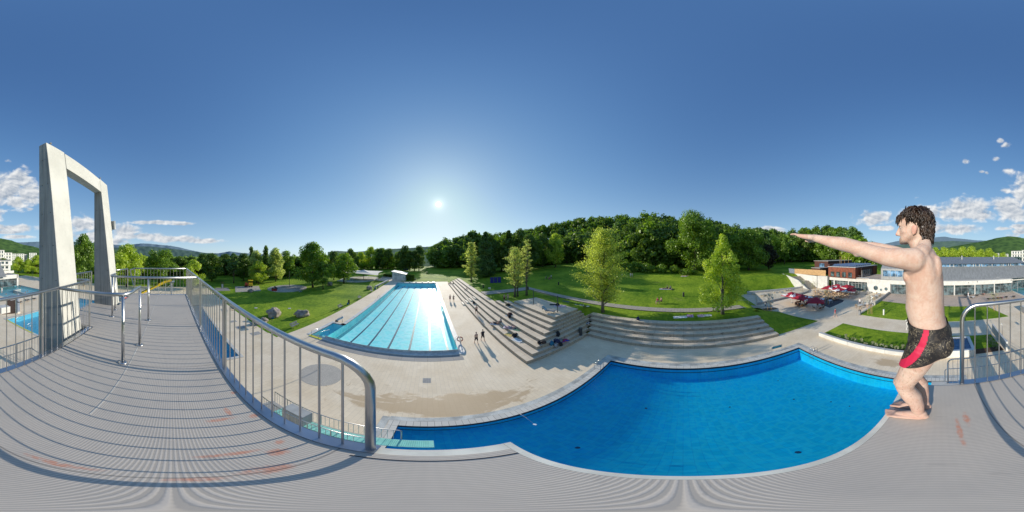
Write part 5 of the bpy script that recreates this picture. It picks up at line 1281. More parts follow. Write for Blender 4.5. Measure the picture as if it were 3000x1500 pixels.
tt = copy_tree(tb0, (24.0,27.2,0), R(20), 'long table crowded with people under the middle front umbrella', scale=(1.6,1.2,1))
oc = copy_tree(ch0, (23.2,26.2,0), R(170), 'orange-backed chair at the crowded table', group='chairs at the crowded table')
for ch_ in oc.children: 
    if ch_.name.startswith(('seat','backrest')): ch_.data = ch_.data.copy(); ch_.data.materials[0] = simple('orange_seat', (.55,.22,.05))
for k in range(9):
    a = k*.7; copy_tree(ch0, (24.1+1.35*math.cos(a), 27.3+1.1*math.sin(a), 0), a-PI/2, 'dark chair drawn up to the crowded table', 'chairs at the crowded table')
tn0 = chair_proto('tan chair among the empty tables of the restaurant plaza', TAN, WOODB); tn0['group'] = 'tan chairs on the plaza'; q = random.Random(9)
tt0 = table_proto('small tan table on the restaurant plaza without guests', TAN, WOODB); tt0['group'] = 'tan tables on the plaza'
spots = [(33.3,24.6),(34.1,26.4),(36.2,24.6),(38.3,26.8),(40.0,25.2),(41.2,23.2),(39.0,28.8),(36.0,29.2),(34.5,31.4),(42.2,27.6),(40.8,30.8),(38.0,31.8),(31.4,27.2),(30.2,30.4),(36.5,34.0)]
for k, (x, y) in enumerate(spots):
    t = tt0 if k == 0 else copy_tree(tt0); t.location = (x, y, 0); t.rotation_euler = (0,0,R(15+q.randint(-20,20)))
    for j in range(4):
        a = j*PI/2+.4+q.uniform(-.3,.3); c = tn0 if (k, j) == (0, 0) else copy_tree(tn0); c.location = (x+.85*math.cos(a), y+.85*math.sin(a), 0); c.rotation_euler = (0,0,a-PI/2)
wt = table_proto('white table alone at the edge of the dark patch on the plaza', WHITE, WHITE); wt.location = (30.2,24.1,0)
for k, (x, y, r_, lab) in enumerate([(30.9,16.3,10,'grey table nearest the grey cylinder bin'),(32.4,15.7,10,'grey table with a seated woman by the lawn wall'),(39.2,17.0,10,'pale table with stacked chairs below the portholes, left'),(40.6,16.5,10,'pale table below the portholes, middle'),(43.0,16.8,10,'pale table farthest right against the porthole wall')]):
    copy_tree(tb0, (x, y, 0), R(r_), lab)
for (x, y, r_) in ((30.3,16.9,-20),(30.1,15.9,200),(31.8,16.6,30),(38.6,16.4,80),(39.9,17.2,-60),(41.3,17.3,20),(42.3,16.2,150),(43.6,17.5,-30),(33.2,16.4,10),(33.6,15.2,200)):
    copy_tree(tn0, (x, y, 0), R(r_), 'tan chair at the tables between the portholes and the lawn wall', 'tan chairs along the lawn wall')
tag(MB().prism([(34.0,14.45),(46.2,14.9),(46.2,14.55),(34.0,14.15)], 0, .75).build('low_wall', CONC), 'sloping grey wall between the cafe tables and the restaurant lawn', 'wall')
tag(MB().prism([(27.0,14.75),(34.0,14.7),(34.0,14.5),(27.0,14.5)], 0, .12).build('lawn_kerb', LCONC), 'low pale kerb between the plaza and the restaurant lawn', 'kerb')
dh = thing('service_trolley', 'grey steel trolley by the restaurant wall', 'trolley', (43.2,20.6,0)); MB().box(-.35,.35,-.3,.3,.15,1.15).build('body', STEELB, dh, bevel=.03); [MB().tube([(x,y,0),(x,y,.15)], .05, 6).build('wheel', BLACK, dh) for x in (-.3,.3) for y in (-.25,.25)]
# concrete planter wall and white fountain block
pw = thing('planter_wall', 'long pale concrete wall edging the flower bed by the diving pool', 'wall', (16.1,9,0))
for k in range(5): MB().box(-.22,.22,5.55-2.25*(k+1)+.008,5.55-2.25*k-.008,0,.55).build('block', LCONC, pw, bevel=.02)
fb = thing('water_block', 'white block basin with water on top at the end of the flower bed', 'basin', (18.0,-1.6,0))
MB().box(-2.1,1.4,-2.0,4.6,0,.82).build('body', WALLW, fb, bevel=.02); MB().box(-1.75,1.05,-1.65,4.2,.82,.835).build('water', simple('dark_blue_water', (.05,.12,.22), rough=.06), fb)
b = MB(); b.box(-2.1,1.4,-2.0,-1.65,.82,.95); b.box(1.05,1.4,-1.65,4.2,.82,.95); b.box(-2.1,-1.75,-1.65,4.2,.82,.95); b.box(-1.75,1.4,4.2,4.6,.82,.95); fbr = b.build('rim', WHITE, fb)
q = random.Random(2); fl_m = m_leaf('pale_flower_leaves', (.20,.24,.10), (.5,.5,.34), .3)
ARCH['bedplant'] = None
Pp, Np, _, _ = crown_points('round', .62, .55, .02, 8, 130, .24, .8, .3, 50); bpm = leaf_mesh('leaves', Pp, Np, .055, fl_m)
for k in range(17):
    y = 11.9-.62*k+q.uniform(-.12,.12); x = 16.75+(k % 2)*.42+q.uniform(-.1,.1)
    if -.0 < y: 
        o = link('bed_plant', bpm); o.location = (x, y, .05); o.rotation_euler = (0,0,k); o.scale = (1,1,.8+.5*q.random()); tag(o, 'small pale flowering plant in the bed behind the planter wall', 'plant', 'bed plants behind the planter wall')
for k in range(6):
    o = link('bed_plant', bpm); o.location = (16.8+.5*k, -6.2+.3*(k % 2), .05); o.rotation_euler = (0,0,k); tag(o, 'small plant in the dark soil beside the leaning concrete slab', 'plant', 'bed plants by the concrete slab')
sw = MB(); sw.prism([(16.0,-6.9),(21.7,-7.25),(21.7,-7.45),(16.0,-7.15)], 0, 1.35); tag(sw.build('shower_wall', LCONC), 'free-standing grey concrete slab wall beside the outdoor shower', 'wall')
def shower(loc, lab, h=2.1, rz=0):
    t = thing('outdoor_shower', lab, 'shower', loc, rz); MB().tube([(0,0,0),(0,0,h-.2),(.08,0,h-.04),(.25,0,h),(.38,0,h-.08)], .03, 8).build('pipe', STEEL, t, smooth=True); MB().tube([(.38,0,h-.08),(.4,0,h-.16)], [.04,.09], 10).build('shower_head', STEEL, t); MB().tube([(0,0,.0),(0,0,.02)], .1, 10).build('foot', STEEL, t); return t
shower((19.7,-8.0,0), 'steel outdoor shower beyond the right rail')
shower((-10.9,-8.5,0), 'tall steel outdoor shower standing in the round paved patch', 2.6, R(0))
struct(MB().tube([(-10.3,-7.9,.0),(-10.3,-7.9,.008)], 1.75, 40).build('round_paved_patch', m_slab('cobble', (.60,.55,.47), .12, .12)))
struct(MB().box(-12.35,-11.65,-.35,.25,0,.006).build('drain_plate', m_slab('drain_metal', (.40,.40,.39), .12, .12)))
for k, (x, y, s_) in enumerate([(-10.2,-22.4,.8),(-11.0,-19.4,.7),(-10.0,-25.2,.6)]):
    struct(MB().box(x-s_,x+s_,y-s_*.7,y+s_*.7,0,.006).build('floor_plate', simple('grey_floor_plate', (.38,.36,.33), rough=.7)))
for k, (x, y, lab) in enumerate([(-17.2,-30.2,'left pale flat plate set in the west lawn'),(-22.8,-25.8,'right pale flat plate set in the west lawn')]):
    b = MB(); b.tube([(x,y,.02),(x,y,.06)], .35, 14); b.tube([(x,y,.06),(x,y,.10)], [.12,.10], 10); tag(b.build('ground_light', LCONC), lab, 'ground plate')
# stakes round young trees
def staked(loc, lab, wrapped=False, h=3.4, seed=1):
    t = thing('young_tree', lab, 'tree', loc); q = random.Random(seed); b = MB(); tw_b = MB()
    b.tube([(0,0,0),(.03,.02,h*.5),(0,0,h)], [.045,.03,.012], 6)
    for k in range(16):
        z = h*(.45+.5*k/16); a = k*2.4; L_ = (.55+.4*q.random())*(1.1-.5*k/16); tip = (L_*math.cos(a), L_*math.sin(a), z+L_*.75)
        b.tube([(0,0,z),(tip[0]*.5,tip[1]*.5,z+L_*.3),tip], [.014,.01,.004], 4, caps=False)
        for j in range(3): b.tube([(tip[0]*.6,tip[1]*.6,z+L_*.4),(tip[0]*.6+q.uniform(-.3,.3),tip[1]*.6+q.uniform(-.3,.3),z+L_*.5+.3)], [.007,.003], 3, caps=False)
    b.build('trunk', BARKG, t)
    P, N, _, _ = crown_points('round', h*1.05, h*.55, h*.5, 12, 220, .25, 1, .3, seed); link('crown', leaf_mesh('crown', P, N, .06, L_OLIVE if not wrapped else fl_m), t)
    b = MB()
    for a in (0.3, 2.4, 4.5): b.tube([(.45*math.cos(a),.45*math.sin(a),0),(.42*math.cos(a),.42*math.sin(a),h*.55)], .04, 6)
    b.tube([(.43*math.cos(a_),.43*math.sin(a_),h*.5) for a_ in (0.3,2.4,4.5,0.3)], .025, 5); b.build('stake', PINE, t)
    if wrapped:
        b = MB()
        for k in range(26):
            a = q.uniform(0,6.28); z = h*(.5+.5*q.random()); r_ = .3+.3*q.random(); M4 = Matrix.Translation((r_*math.cos(a), r_*math.sin(a), z)) @ Matrix.Rotation(a,4,'Z') @ Matrix.Rotation(q.uniform(-.5,.5),4,'X'); b.box(-.10,.10,-.004,.004,-.14,.14,0,M4)
        b.build('paper_tag', WHITE, t)
    return t
staked((28.2,12.8,0), 'staked young tree hung with white tags on the restaurant lawn', True, 3.8, 3)
staked((15.4,26.3,.3), 'young tree with white tags on the grass bank beside the ramp', True, 4.0, 4)
for k, (x, y, lab) in enumerate([(28.9,23.8,'bare young tree in front of the front-most umbrella and dark patch'),(34.5,33.2,'slender bare young tree on the plaza before the white wall'),(33.5,37.6,'thin bare young tree at the foot of the outdoor stairs'),(31.0,-11.0,'staked young tree in the shade on the restaurant lawn behind the right rail'),(63.9,-56,'bare young tree in stakes beyond the white bath wing')]):
    staked((x, y, 0), lab, False, 4.0, 20+k)
# boulders
def boulder(loc, r, lab, seed, rz=0):
    b = MB(); b.ell((0,0,r[2]*.62), r, 26, 16, jit=.38, seed=seed); b.v = [(p[0], p[1], max(p[2], -.05)) for p in b.v]
    for i, p in enumerate(b.v): 
        n_ = mnoise.noise(Vector(p)*2.3+Vector((seed,0,0)))*.07; b.v[i] = (p[0]*(1+n_), p[1]*(1+n_), p[2]*(1+n_))
    o = b.build('boulder', STONE, smooth=True); o.location = loc; o.rotation_euler = (0,0,rz); return tag(o, lab, 'boulder')
boulder((-17.4,-24.0,0), (1.35,1.15,1.05), 'biggest boulder, rounded, on the front of the west lawn', 1, R(25))
boulder((-21.3,-20.7,0), (1.5,.85,.8), 'long flat-topped boulder right of the biggest one', 2, R(-20))
boulder((-14.2,-22.4,0), (.8,.65,.6), 'smallest boulder at the front of the west lawn by a bench', 3, R(30))
boulder((-52,-19.4,0), (1.15,.9,.75), 'grey boulder by the far bench of the lane pool lawn', 4); boulder((-51.6,-35.2,0), (1.05,.9,1.0), 'dark boulder under the trees before the paddling pool', 5)
boulder((-23.8,-45.2,0), (.9,.8,.6), 'grey boulder in front of the toy train', 6); boulder((-78.3,-6.3,0), (.8,.7,.5), 'grey stone beside the hedge at the white hut', 7); boulder((-97,-33,0), (.9,.8,.6), 'distant stone on the grass behind the shade sail', 8)
# play area
struct(MB().tube([(-37.5,-43.5,.0),(-37.5,-43.5,.035)], 1.0, 40).build('gravel_play_area', GRAVEL)).scale = (7.5,6.2,1)
bpy.data.objects['gravel_play_area'].location = (-37.5+37.5*7.5, -43.5+43.5*6.2, 0)
struct(MB().prism([(-14.4,-50.6),(-18.8,-49.6),(-19.7,-55),(-15.2,-56)], 0, .04).build('play_pad', simple('grey_rubber_pad', (.24,.23,.22), rough=.9)))
struct(MB().prism([(-19.4,-46.9),(-27.5,-45.0),(-31.6,-53.3),(-23,-56)], 0, .05).build('play_sand', GRAVEL))
tr = thing('toy_train', 'yellow and red toy train climbing frame in the sand area', 'play train', (-27.0,-53.2,0), R(-30))
YEL = simple('yellow_paint', (.75,.52,.02), rough=.45, var=.1); ORG = simple('orange_red_paint', (.50,.08,.02), rough=.45)
b = MB(); b.box(-1.6,-.2,-.7,.7,.6,1.5); b.build('cab', YEL, tr, bevel=.05); b = MB(); b.prism_y([(-1.8,2.35),(0,2.5),(0,2.62),(-1.8,2.5)], -.85, .85); b.build('roof', YEL, tr)
b = MB(); [b.box(x-.05,x+.05,y-.05,y+.05,1.5,2.4) for x in (-1.5,-.3) for y in (-.6,.6)]; b.build('cab_post', RED, tr)
b = MB(); b.tube([(-.2,0,.95),(1.2,0,.95)], .5, 16); b.tube([(.8,0,1.4),(.8,0,1.85)], [.14,.2], 10); b.build('boiler', ORG, tr)
for (x, r_) in ((-1.3,.38),(-.5,.38),(.4,.3),(1.0,.3)):
    for y in (-.62,.62): MB().tube([(x,y-.06,r_),(x,y+.06,r_)], r_, 16).build('wheel', DARKM, tr)
ht_ = thing('play_hut', 'small red play hut with dark brown roof on the west lawn', 'play hut', (-31.3,-42.8,0), R(-50))
MB().box(-.8,.8,-.6,.6,.05,.75).build('wall', RED, ht_); b = MB(); b.prism_y([(-1.0,.7),(0,1.55),(1.0,.7),(.9,.65),(0,1.4),(-.9,.65)], -.8, .8); b.build('roof', simple('dark_shingles', (.05,.035,.028), rough=.9), ht_); MB().box(-1.1,1.1,-.8,.8,0,.06).build('base', LCONC, ht_)
pf = thing('play_gate', 'narrow dark play frame with a pale panel on a grey pad', 'play frame', (-17.5,-54.2,0), R(-20)); b = MB(); [b.box(x-.05,x+.05,-.05,.05,0,2.1) for x in (-.35,.35)]; b.box(-.5,.5,-.07,.07,2.1,2.2); b.build('posts', simple('maroon_paint', (.12,.03,.04)), pf); MB().box(-.28,.28,-.03,.03,.3,1.6).build('panel', WHITE, pf)
ms = thing('totem_mast', 'tall thin wooden mast with crosspieces in the gravel play area', 'mast', (-41,-46.4,0)); MB().tube([(0,0,0),(0,0,5.8)], [.10,.06], 8).build('pole', BARKG, ms); b = MB(); [b.cbox((0,0,z),(.9-.1*k,.06,.08),rz=k*.8) for k, z in enumerate((4.2,4.7,5.2))]; b.build('crosspiece', BARKG, ms)
# slide beyond the deck
sl = thing('water_slide', 'yellow water slide with red end and a grey stair tower behind the deck', 'water slide', (0,-43,0))
pts = [(0,0,4.7),(1.6,.3,4.35),(3.4,.8,3.5),(5.4,1.5,2.6),(7.2,2.3,1.8),(8.6,3.2,1.2),(10.0,4.4,.85),(11.2,5.8,.6)]
def trough(seg, mt):
    b = MB(); L_ = []
    for i, p in enumerate(seg):
        p = Vector(p); t_ = (Vector(seg[min(i+1,len(seg)-1)])-Vector(seg[max(0,i-1)])).normalized(); s_ = Vector((-t_.y, t_.x, 0)).normalized(); u = t_.cross(-s_)*-1
        u = Vector((0,0,1)); L_.append([p+s_*(.55*math.cos(a))+u*(.55-.55*math.sin(a)) for a in [PI*k/8 for k in range(9)]])
    n = 9; vs = [q for r in L_ for q in r]; fs = [(i*n+k,i*n+k+1,(i+1)*n+k+1,(i+1)*n+k) for i in range(len(L_)-1) for k in range(n-1)]
    return b.add(vs, fs).build('slide_chute', mt, sl, smooth=True)
trough(pts[:6], YEL); trough(pts[5:], simple('slide_red', (.45,.02,.02), rough=.35))
b = MB()
for p in pts[1:7]: b.tube([(p[0],p[1],0),(p[0],p[1],p[2])], .07, 8)
b.tube([(0,-.9,0),(0,-.9,4.6)], .16, 10); b.tube([(4.6,1.2,.2),(0,-.5,4.0)], .05, 6); b.build('support', M_['alu_grey'], sl)
b = MB(); b.box(-.8,.8,-2.1,-.1,4.45,4.6); [b.tube([(x,y,4.6),(x,y,5.6)], .03, 6) for x in (-.75,.75) for y in (-2.0,-1.1,-.2)]; b.tube([(-.75,-.2,5.6),(-.75,-2.0,5.6),(.75,-2.0,5.6),(.75,-.2,5.6)], .03, 6)
for k in range(16): b.box(-.4,.4,-2.2-.28*(k+1),-2.2-.28*k,4.5-.28*(k+1),4.54-.28*(k+1))
b.build('tower_platform', M_['alu_grey'], sl)
# paddling pool, sail, hut
kp = thing('paddling_pool', 'curved low-walled paddling pool at the far side of the west lawn', 'paddling pool', (-70,-31,0))
def Lk(b): return Lb(b, (-70,-31,0))
ring = [(-62.5,-38.5),(-61.5,-34),(-62.8,-29.5),(-66.5,-26.2),(-71,-24.5),(-77,-24.2),(-84,-26),(-86,-33),(-80,-39),(-70,-41)]
Lk(MB().prism(ring, -.1, .02)).build('floor', LCONC, kp)
b = MB()
for a, c in zip(ring[:6], ring[1:6]): b.tube([(a[0],a[1],.2),(c[0],c[1],.2)], .30, 8)
b.v = [(p[0], p[1], min(p[2], .62)) for p in b.v]; Lk(b).build('low_wall', LCONC, kp)
Lk(MB().prism([(-66,-36),(-66,-31),(-70,-29.5),(-73,-33),(-71,-37)], 0, .05)).build('splash_water', simple('pale_water', (.42,.58,.62), rough=.08), kp)
Lk(MB().prism([(-73.5,-33.5),(-73.5,-27.5),(-80.5,-27.5),(-80.5,-33.5)], -.5, -.06)).build('deep_water', simple('deep_water', (.03,.10,.22), rough=.06), kp)
b = MB()
for y in (-28.0,-29.2): b.tube([(-73,y,0),(-73,y,1.0),(-78,y,1.0),(-78,y,0)], .03, 6)
Lk(b).build('handrail', STEEL, kp)
sa = thing('shade_sail', 'wide white shade sail on dark masts over the paddling pool', 'shade sail', (-76,-31,0))
b = MB(); n = 14; cs = [(-66,-40,3.7),(-68.5,-21.5,3.0),(-86,-24,3.2),(-86,-40,3.2)]; ct = (-75,-31,4.6)
for k in range(4):
    a, c = Vector(cs[k]), Vector(cs[(k+1) % 4])
    for i in range(n):
        for j in range(n):
            def pt(i, j):
                u, r_ = i/n, j/n; e_ = a.lerp(c, u); ctr = Vector(ct); e_ = e_.lerp(ctr, .10*math.sin(PI*u)); p = ctr.lerp(e_, r_); p.z -= .4*math.sin(PI*r_); return p-Vector((-76,-31,0))
            b.add([pt(i,j),pt(i+1,j),pt(i+1,j+1),pt(i,j+1)], [(0,1,2,3)])
b.build('sail', simple('sail_cloth', (.72,.68,.58), rough=.8, var=.08), sa, smooth=True)
for (x, y, h) in ((1.0,0,4.9),(-9,-4,4.2)): MB().tube([(x,y,0),(x,y,h)], .14, 10).build('mast', DARKM, sa)
b = MB(); b.tube([(9.9,-9,0),(10,-9,3.8)], .06, 6); b.tube([(7.4,9.5,0),(7.5,9.5,3.1)], .06, 6); b.build('corner_post', DARKM, sa)
hu = thing('white_hut', 'white hut with pale sloping roof at the far end of the lane pool', 'hut', (-77.5,-13.2,0))
WB = m_wood('white_boards', (.66,.66,.63), (1,1,1), .7, .3, 1)
b = MB(); b.prism_x([(-3.1,0),(-3.1,4.1),(3.1,3.0),(3.1,0)], -3.4, 3.6); b.build('wall', WB, hu)
b = MB(); b.prism_x([(-3.6,4.22),(-3.6,4.36),(3.6,3.10),(3.6,2.96)], -3.8, 4.0); b.build('roof', m_seam('pale_roof', (.52,.54,.55), .5, 0), hu)
MB().box(3.6,3.65,-1.0,1.0,.1,2.3).build('door', WHITE, hu); b = MB(); b.box(3.6,3.66,-1.06,-1.0,.1,2.36); b.box(3.6,3.66,1.0,1.06,.1,2.36); b.box(3.6,3.66,-1.06,1.06,2.3,2.36); b.build('door_frame', GREYM, hu)
MB().ell((3.68,-.1,2.9),(.08,.14,.16),8,6).build('lamp', DARKM, hu); MB().box(-2,2.6,3.1,3.16,1.2,2.3).build('window', GLASS, hu)
hgP, hgN, _, _ = crown_points('round', 2.6, 3.6, 0, 40, 4000, .22, 1, .2, 60)
hgP[:,0] = rng.uniform(-1.9,1.9,len(hgP)); hgP[:,1] = rng.uniform(-.6,.6,len(hgP)); hgP[:,2] = rng.uniform(0,2.7,len(hgP)); hm = leaf_mesh('hedge', hgP, hgN, .16, L_DARK)
o = link('hedge', hm); o.location = (-76.5,-8.0,0); o.rotation_euler = (0,0,R(80)); tag(o, 'clipped dark hedge right of the white hut', 'hedge')
o = link('hedge', hm); o.location = (-87,-21.5,0); o.rotation_euler = (0,0,R(70)); o.scale = (1.5,1,.55); tag(o, 'low dark hedge left of the white hut', 'hedge')
tag(MB().prism([(-56,-18.3),(-72.6,-17.6),(-72.6,-18.1),(-56,-18.8)], 0, .55).build('low_wall', LCONC), 'low grey wall between lane pool deck and the far lawn corner', 'wall')
tag(MB().cbox((-82,-21,.25),(.4,6,.5),rz=R(-20)).build('stone_bench', LCONC), 'low stone bench block on the paving near the white hut', 'bench')
# pool-edge fittings
def ladder(loc, rz, lab):
    t = thing('pool_ladder', lab, 'ladder', loc, rz)
    for y in (-.25,.25): MB().tube([(-.55,y,0),(-.55,y,.55),(-.42,y,.82),(-.15,y,.86),(.08,y,.6),(.1,y,-.9)], .022, 8).build('handrail', STEEL, t, smooth=True)
    b = MB(); [b.tube([(.1,-.25,-.2-.28*k),(.1,.25,-.2-.28*k)], .02, 6) for k in range(3)]; b.build('rung', STEEL, t); return t
ladder((-6.75,12.2,0), 0, 'steel pool ladder at the left far corner of the diving pool'); ladder((12.0,11.9,0), PI, 'steel pool ladder on the right edge of the diving pool, casting a long shadow')
ladder((-41.4,-12.5,0), R(90), 'steel pool ladder on the left edge of the lane pool'); ladder((-19.3,3.4,0), R(-90), 'steel pool ladder at the near right corner of the lane pool'); ladder((-41.4,3.4,0), R(-90), 'steel pool ladder halfway along the right edge of the lane pool')
lr = thing('lifebuoy', 'red and white lifebuoy on a post at the near right corner of the lane pool', 'lifebuoy', (-19.1,3.85,0))
b = MB(); n = 32
for k in range(n):
    a0, a1 = 2*PI*k/n, 2*PI*(k+1)/n; b.tube([(.02,.33*math.cos(a),.62+.33*math.sin(a)) for a in (a0, (a0+a1)/2, a1)], .07, 8, m=1 if k % 8 < 2 else 0, caps=False)
o = b.build('ring', [simple('buoy_red', (.42,.04,.02), rough=.5), WHITE], lr, smooth=True); MB().tube([(-.09,0,0),(-.09,0,1.0)], .03, 8).build('post', STEEL, lr); lr.rotation_euler = (0,0,R(-15))
sgn = thing('pool_sign', 'long blue-green sign board on two posts at the far edge of the diving pool', 'sign', (9.4,14.55,0), R(-3))
b = MB(); b.tube([(-.62,0,0),(-.62,0,.82),(-.56,0,.9),(.56,0,.9),(.62,0,.82),(.62,0,0)], .022, 8); b.build('frame', STEEL, sgn); MB().box(-.57,.57,-.015,.015,.52,.84).build('board', simple('teal_board', (.02,.26,.30), rough=.5), sgn, bevel=.01)
b = MB(); q = random.Random(8)
for k in range(9): b.box(-.4+.09*k,-.34+.09*k,-.02,-.0155,.66+q.uniform(-.02,.02),.72)
b.build('sign_marks', simple('pale_teal', (.20,.50,.52)), sgn)
lc = thing('pool_lift', 'white and black folding pool lift at the step bay of the lane pool', 'pool lift', (-22.9,-13.6,0), R(30)); MB().cbox((0,0,.75),(.75,1.2,.07),rx=R(30)).build('panel', simple('white_panel', (.6,.62,.64), rough=.35), lc); MB().cbox((.1,-.55,.35),(.7,.5,.12)).build('seat', BLACK, lc); b = MB(); [b.tube([(x,.4,0),(x,.2,1.2),(x,-.6,.4),(x,-.7,0)], .025, 6) for x in (-.35,.35)]; b.build('frame', STEEL, lc)
# white block near south deck
tag(MB().box(26.6,28.4,-17.5,-15.5,0,1.3).build('white_block', WALLW, bevel=.02), 'white rendered block seen through the right rail beside the far pool', 'block')
tag(MB().prism([(25.3,-18.3),(38.2,-27.6),(37.9,-28.0),(25.0,-18.7)], 0, .4).build('low_wall', WALLW), 'low white wall in front of the black recliners', 'wall')
# town
def house(bear, d, w, dep, h, lab, name='apartment_building', col=WHITE, base=0, floors=4):
    x, y = B(bear, d); t = thing(name, lab, 'building', (x, y, base), -R(bear))
    MB().box(-w/2,w/2,-dep/2,dep/2,0,h).build('wall', col, t); MB().box(-w/2-.3,w/2+.3,-dep/2-.3,dep/2+.3,h,h+.5).build('roof', GREYM, t)
    fh = h/floors
    for f in range(floors):
        MB().box(-w/2+.8,w/2-.8,-dep/2-.9,-dep/2,f*fh+.1,f*fh+.9).build('balcony', WHITE, t)
        n = max(2, int(w/4))
        for k in range(n): xx = -w/2+1.0+(w-2)*(k+.5)/n; MB().box(xx-.8,xx+.8,-dep/2-.06,-dep/2,f*fh+1.0,f*fh+fh*.85).build('window', GLASS, t)
    return t
house(121.7,210,16,12,15.5,'white flat-roofed apartment block with balcony bands, left of the near forest hill'); house(120.1,205,8,10,18.5,'tall narrow white block at the seam between hill and bath roof')
house(131.3,330,15,12,17.5,'white hillside house right of the roof ridge, near the white leg'); house(127,340,14,12,16,'low white houses before the forest hill, middle'); house(128.6,350,8,10,15,'small white house with dark roof before the forest hill'); house(124.6,300,9,10,15.5,'small pale tower house before the forest hill')
house(117.3,240,17,12,18.5,'cream apartment block with stepped top above the bath roof'); house(118.9,250,9,12,19,'cream apartment block end beside the stepped one'); house(110.4,260,5,8,15.5,'narrow white house between the bright trees and the cream block'); house(113.6,300,6,8,15,'small white house just left of the cream block'); house(121.4,105,7,10,8.5,'pale balconied house half hidden behind bath hall and trees', floors=3)
house(-133.9+24.5,420,20,12,28,'grey-white tower block far off above the west trees, left', floors=7, col=LCONC); house(-106.2,430,10,12,32,'taller grey-white block far off above the west trees, right', floors=8, col=LCONC)
o = tag(MB().tube([(0,0,0),(0,0,9)], .25, 8).build('flue_pipe', M_['alu_grey']), 'pale vertical flue rising behind the bath roof by the man', 'flue'); o.location = (76,4.3,4)
cars = [(18,-78.5,'silver'),(13.5,-78,'white'),(9,-78,'grey'),(-3,-79,'white'),(24,-77,'white')]
for k, (x, y, c_) in enumerate(cars):
    t = thing('parked_car', f'{c_} car parked under the trees behind the slide' if c_ != 'white' else f'white car parked under the trees, {["","behind the slide middle","","behind the deck rail","near the far white leg"][k]}', 'car', (x, y, 0), R(6))
    cm = simple('car_'+c_, {'silver':(.5,.5,.5),'white':(.75,.75,.74),'grey':(.2,.21,.22)}[c_], rough=.3)
    MB().prism_y([(-2.1,.35),(-2.15,.8),(-1.3,.95),(-.6,1.42),(1.0,1.45),(1.9,.98),(2.15,.9),(2.15,.35)], -.85, .85).build('body', cm, t, bevel=.06)
    b = MB(); b.prism_y([(-1.15,.98),(-.55,1.36),(.95,1.38),(1.65,1.0)], -.87, .87); b.build('windows', GLASS, t)
    for xx in (-1.35,1.35):
        for yy in (-.8,.8): wh = MB().tube([(xx,yy-.1,.32),(xx,yy+.1,.32)], .32, 14).build('wheel', BLACK, t); MB().tube([(xx,yy-.11,.32),(xx,yy+.11,.32)], .19, 10).build('rim', STEELB, wh)
# ------------------------------------------------------------------ people
def remeshed(b, voxel, name, mats, smooth_it=4, fac=.5):
    me = b.mesh('tmp', mats); o = bpy.data.objects.new('tmp', me); COL.objects.link(o)
    r = o.modifiers.new('r', 'REMESH'); r.mode = 'VOXEL'; r.voxel_size = voxel; r.use_smooth_shade = True
    s = o.modifiers.new('s', 'SMOOTH'); s.factor = fac; s.iterations = smooth_it
    dg = bpy.context.evaluated_depsgraph_get(); dg.update()
    m2 = bpy.data.meshes.new_from_object(o.evaluated_get(dg)); m2.name = name
    bpy.data.objects.remove(o); bpy.data.meshes.remove(me)
    m2.polygons.foreach_set('use_smooth', [True]*len(m2.polygons))
    if not m2.materials:
        for mt in (mats if isinstance(mats, list) else [mats]): m2.materials.append(mt)
    return m2
def chain(b, pts, rs, n=14, flat=1.0):
    P = [Vector(p) for p in pts]; Q = []; Rr = []
    for i in range(len(P)-1):
        for k in range(4):
            t = k/4; Q.append(P[i].lerp(P[i+1], t)); Rr.append(rs[i]+(rs[i+1]-rs[i])*t)
    Q.append(P[-1]); Rr.append(rs[-1]); b.tube(Q, Rr, n, flat=flat)
    for p, r in ((P[0], rs[0]), (P[-1], rs[-1])): b.ell(p, (r*.98,)*3, n, 8)
    for p, r in list(zip(P, rs))[1:-1]: b.ell(p, (r,)*3, n, 8)
def rings(sec, n=24):
    out = []
    for (z, yf, yb, hw, xc) in sec:
        yc = (yf+yb)/2; ry = (yf-yb)/2
        out.append([(xc+hw*abs(math.cos(a))**.85*(1 if math.cos(a) >= 0 else -1), yc+ry*abs(math.sin(a))**.9*(1 if math.sin(a) >= 0 else -1), z) for a in [2*PI*k/n for k in range(n)]])
    return out
SK = {}
def skin_mat(name, c):
    m, g, b = new_mat(name); p = coord(g)
    n = g.noise(p, 6, 5, .6); n2 = g.noise(p, 45, 4, .7)
    colr = g.mix(g.smooth(n, .35, .7), c, (min(1, c[0]*1.02), c[1]*.84, c[2]*.80))
    colr = g.mix(g.math('MULTIPLY', g.smooth(n2, .5, .8), .22), colr, (c[0]*.72, c[1]*.52, c[2]*.45))
    vo = g.node('ShaderNodeTexVoronoi', inp={'Scale': 9}); g.l.new(p, vo.inputs['Vector'])
    mole = g.math('MULTIPLY', g.math('LESS_THAN', vo.outputs['Distance'], .045), .5); colr = g.mix(mole, colr, (.16,.07,.04))
    g.l.new(colr, b.inputs['Base Color']); b.inputs['Roughness'].default_value = .55; b.inputs['Specular IOR Level'].default_value = .35
    b.inputs['Subsurface Weight'].default_value = .12; b.inputs['Subsurface Radius'].default_value = (.02,.008,.004)
    g.l.new(g.bump(n2, .12, .003), b.inputs['Normal']); return m
SKIN = skin_mat('fair_skin', (.60,.42,.33)); SKIN2 = skin_mat('tanned_skin', (.46,.27,.18)); HAIRM = mat('dark_brown_hair', (.028,.017,.011), .5, .5, 12)
HAIR2 = mat('brown_hair', (.10,.055,.03), .6, .4, 8)
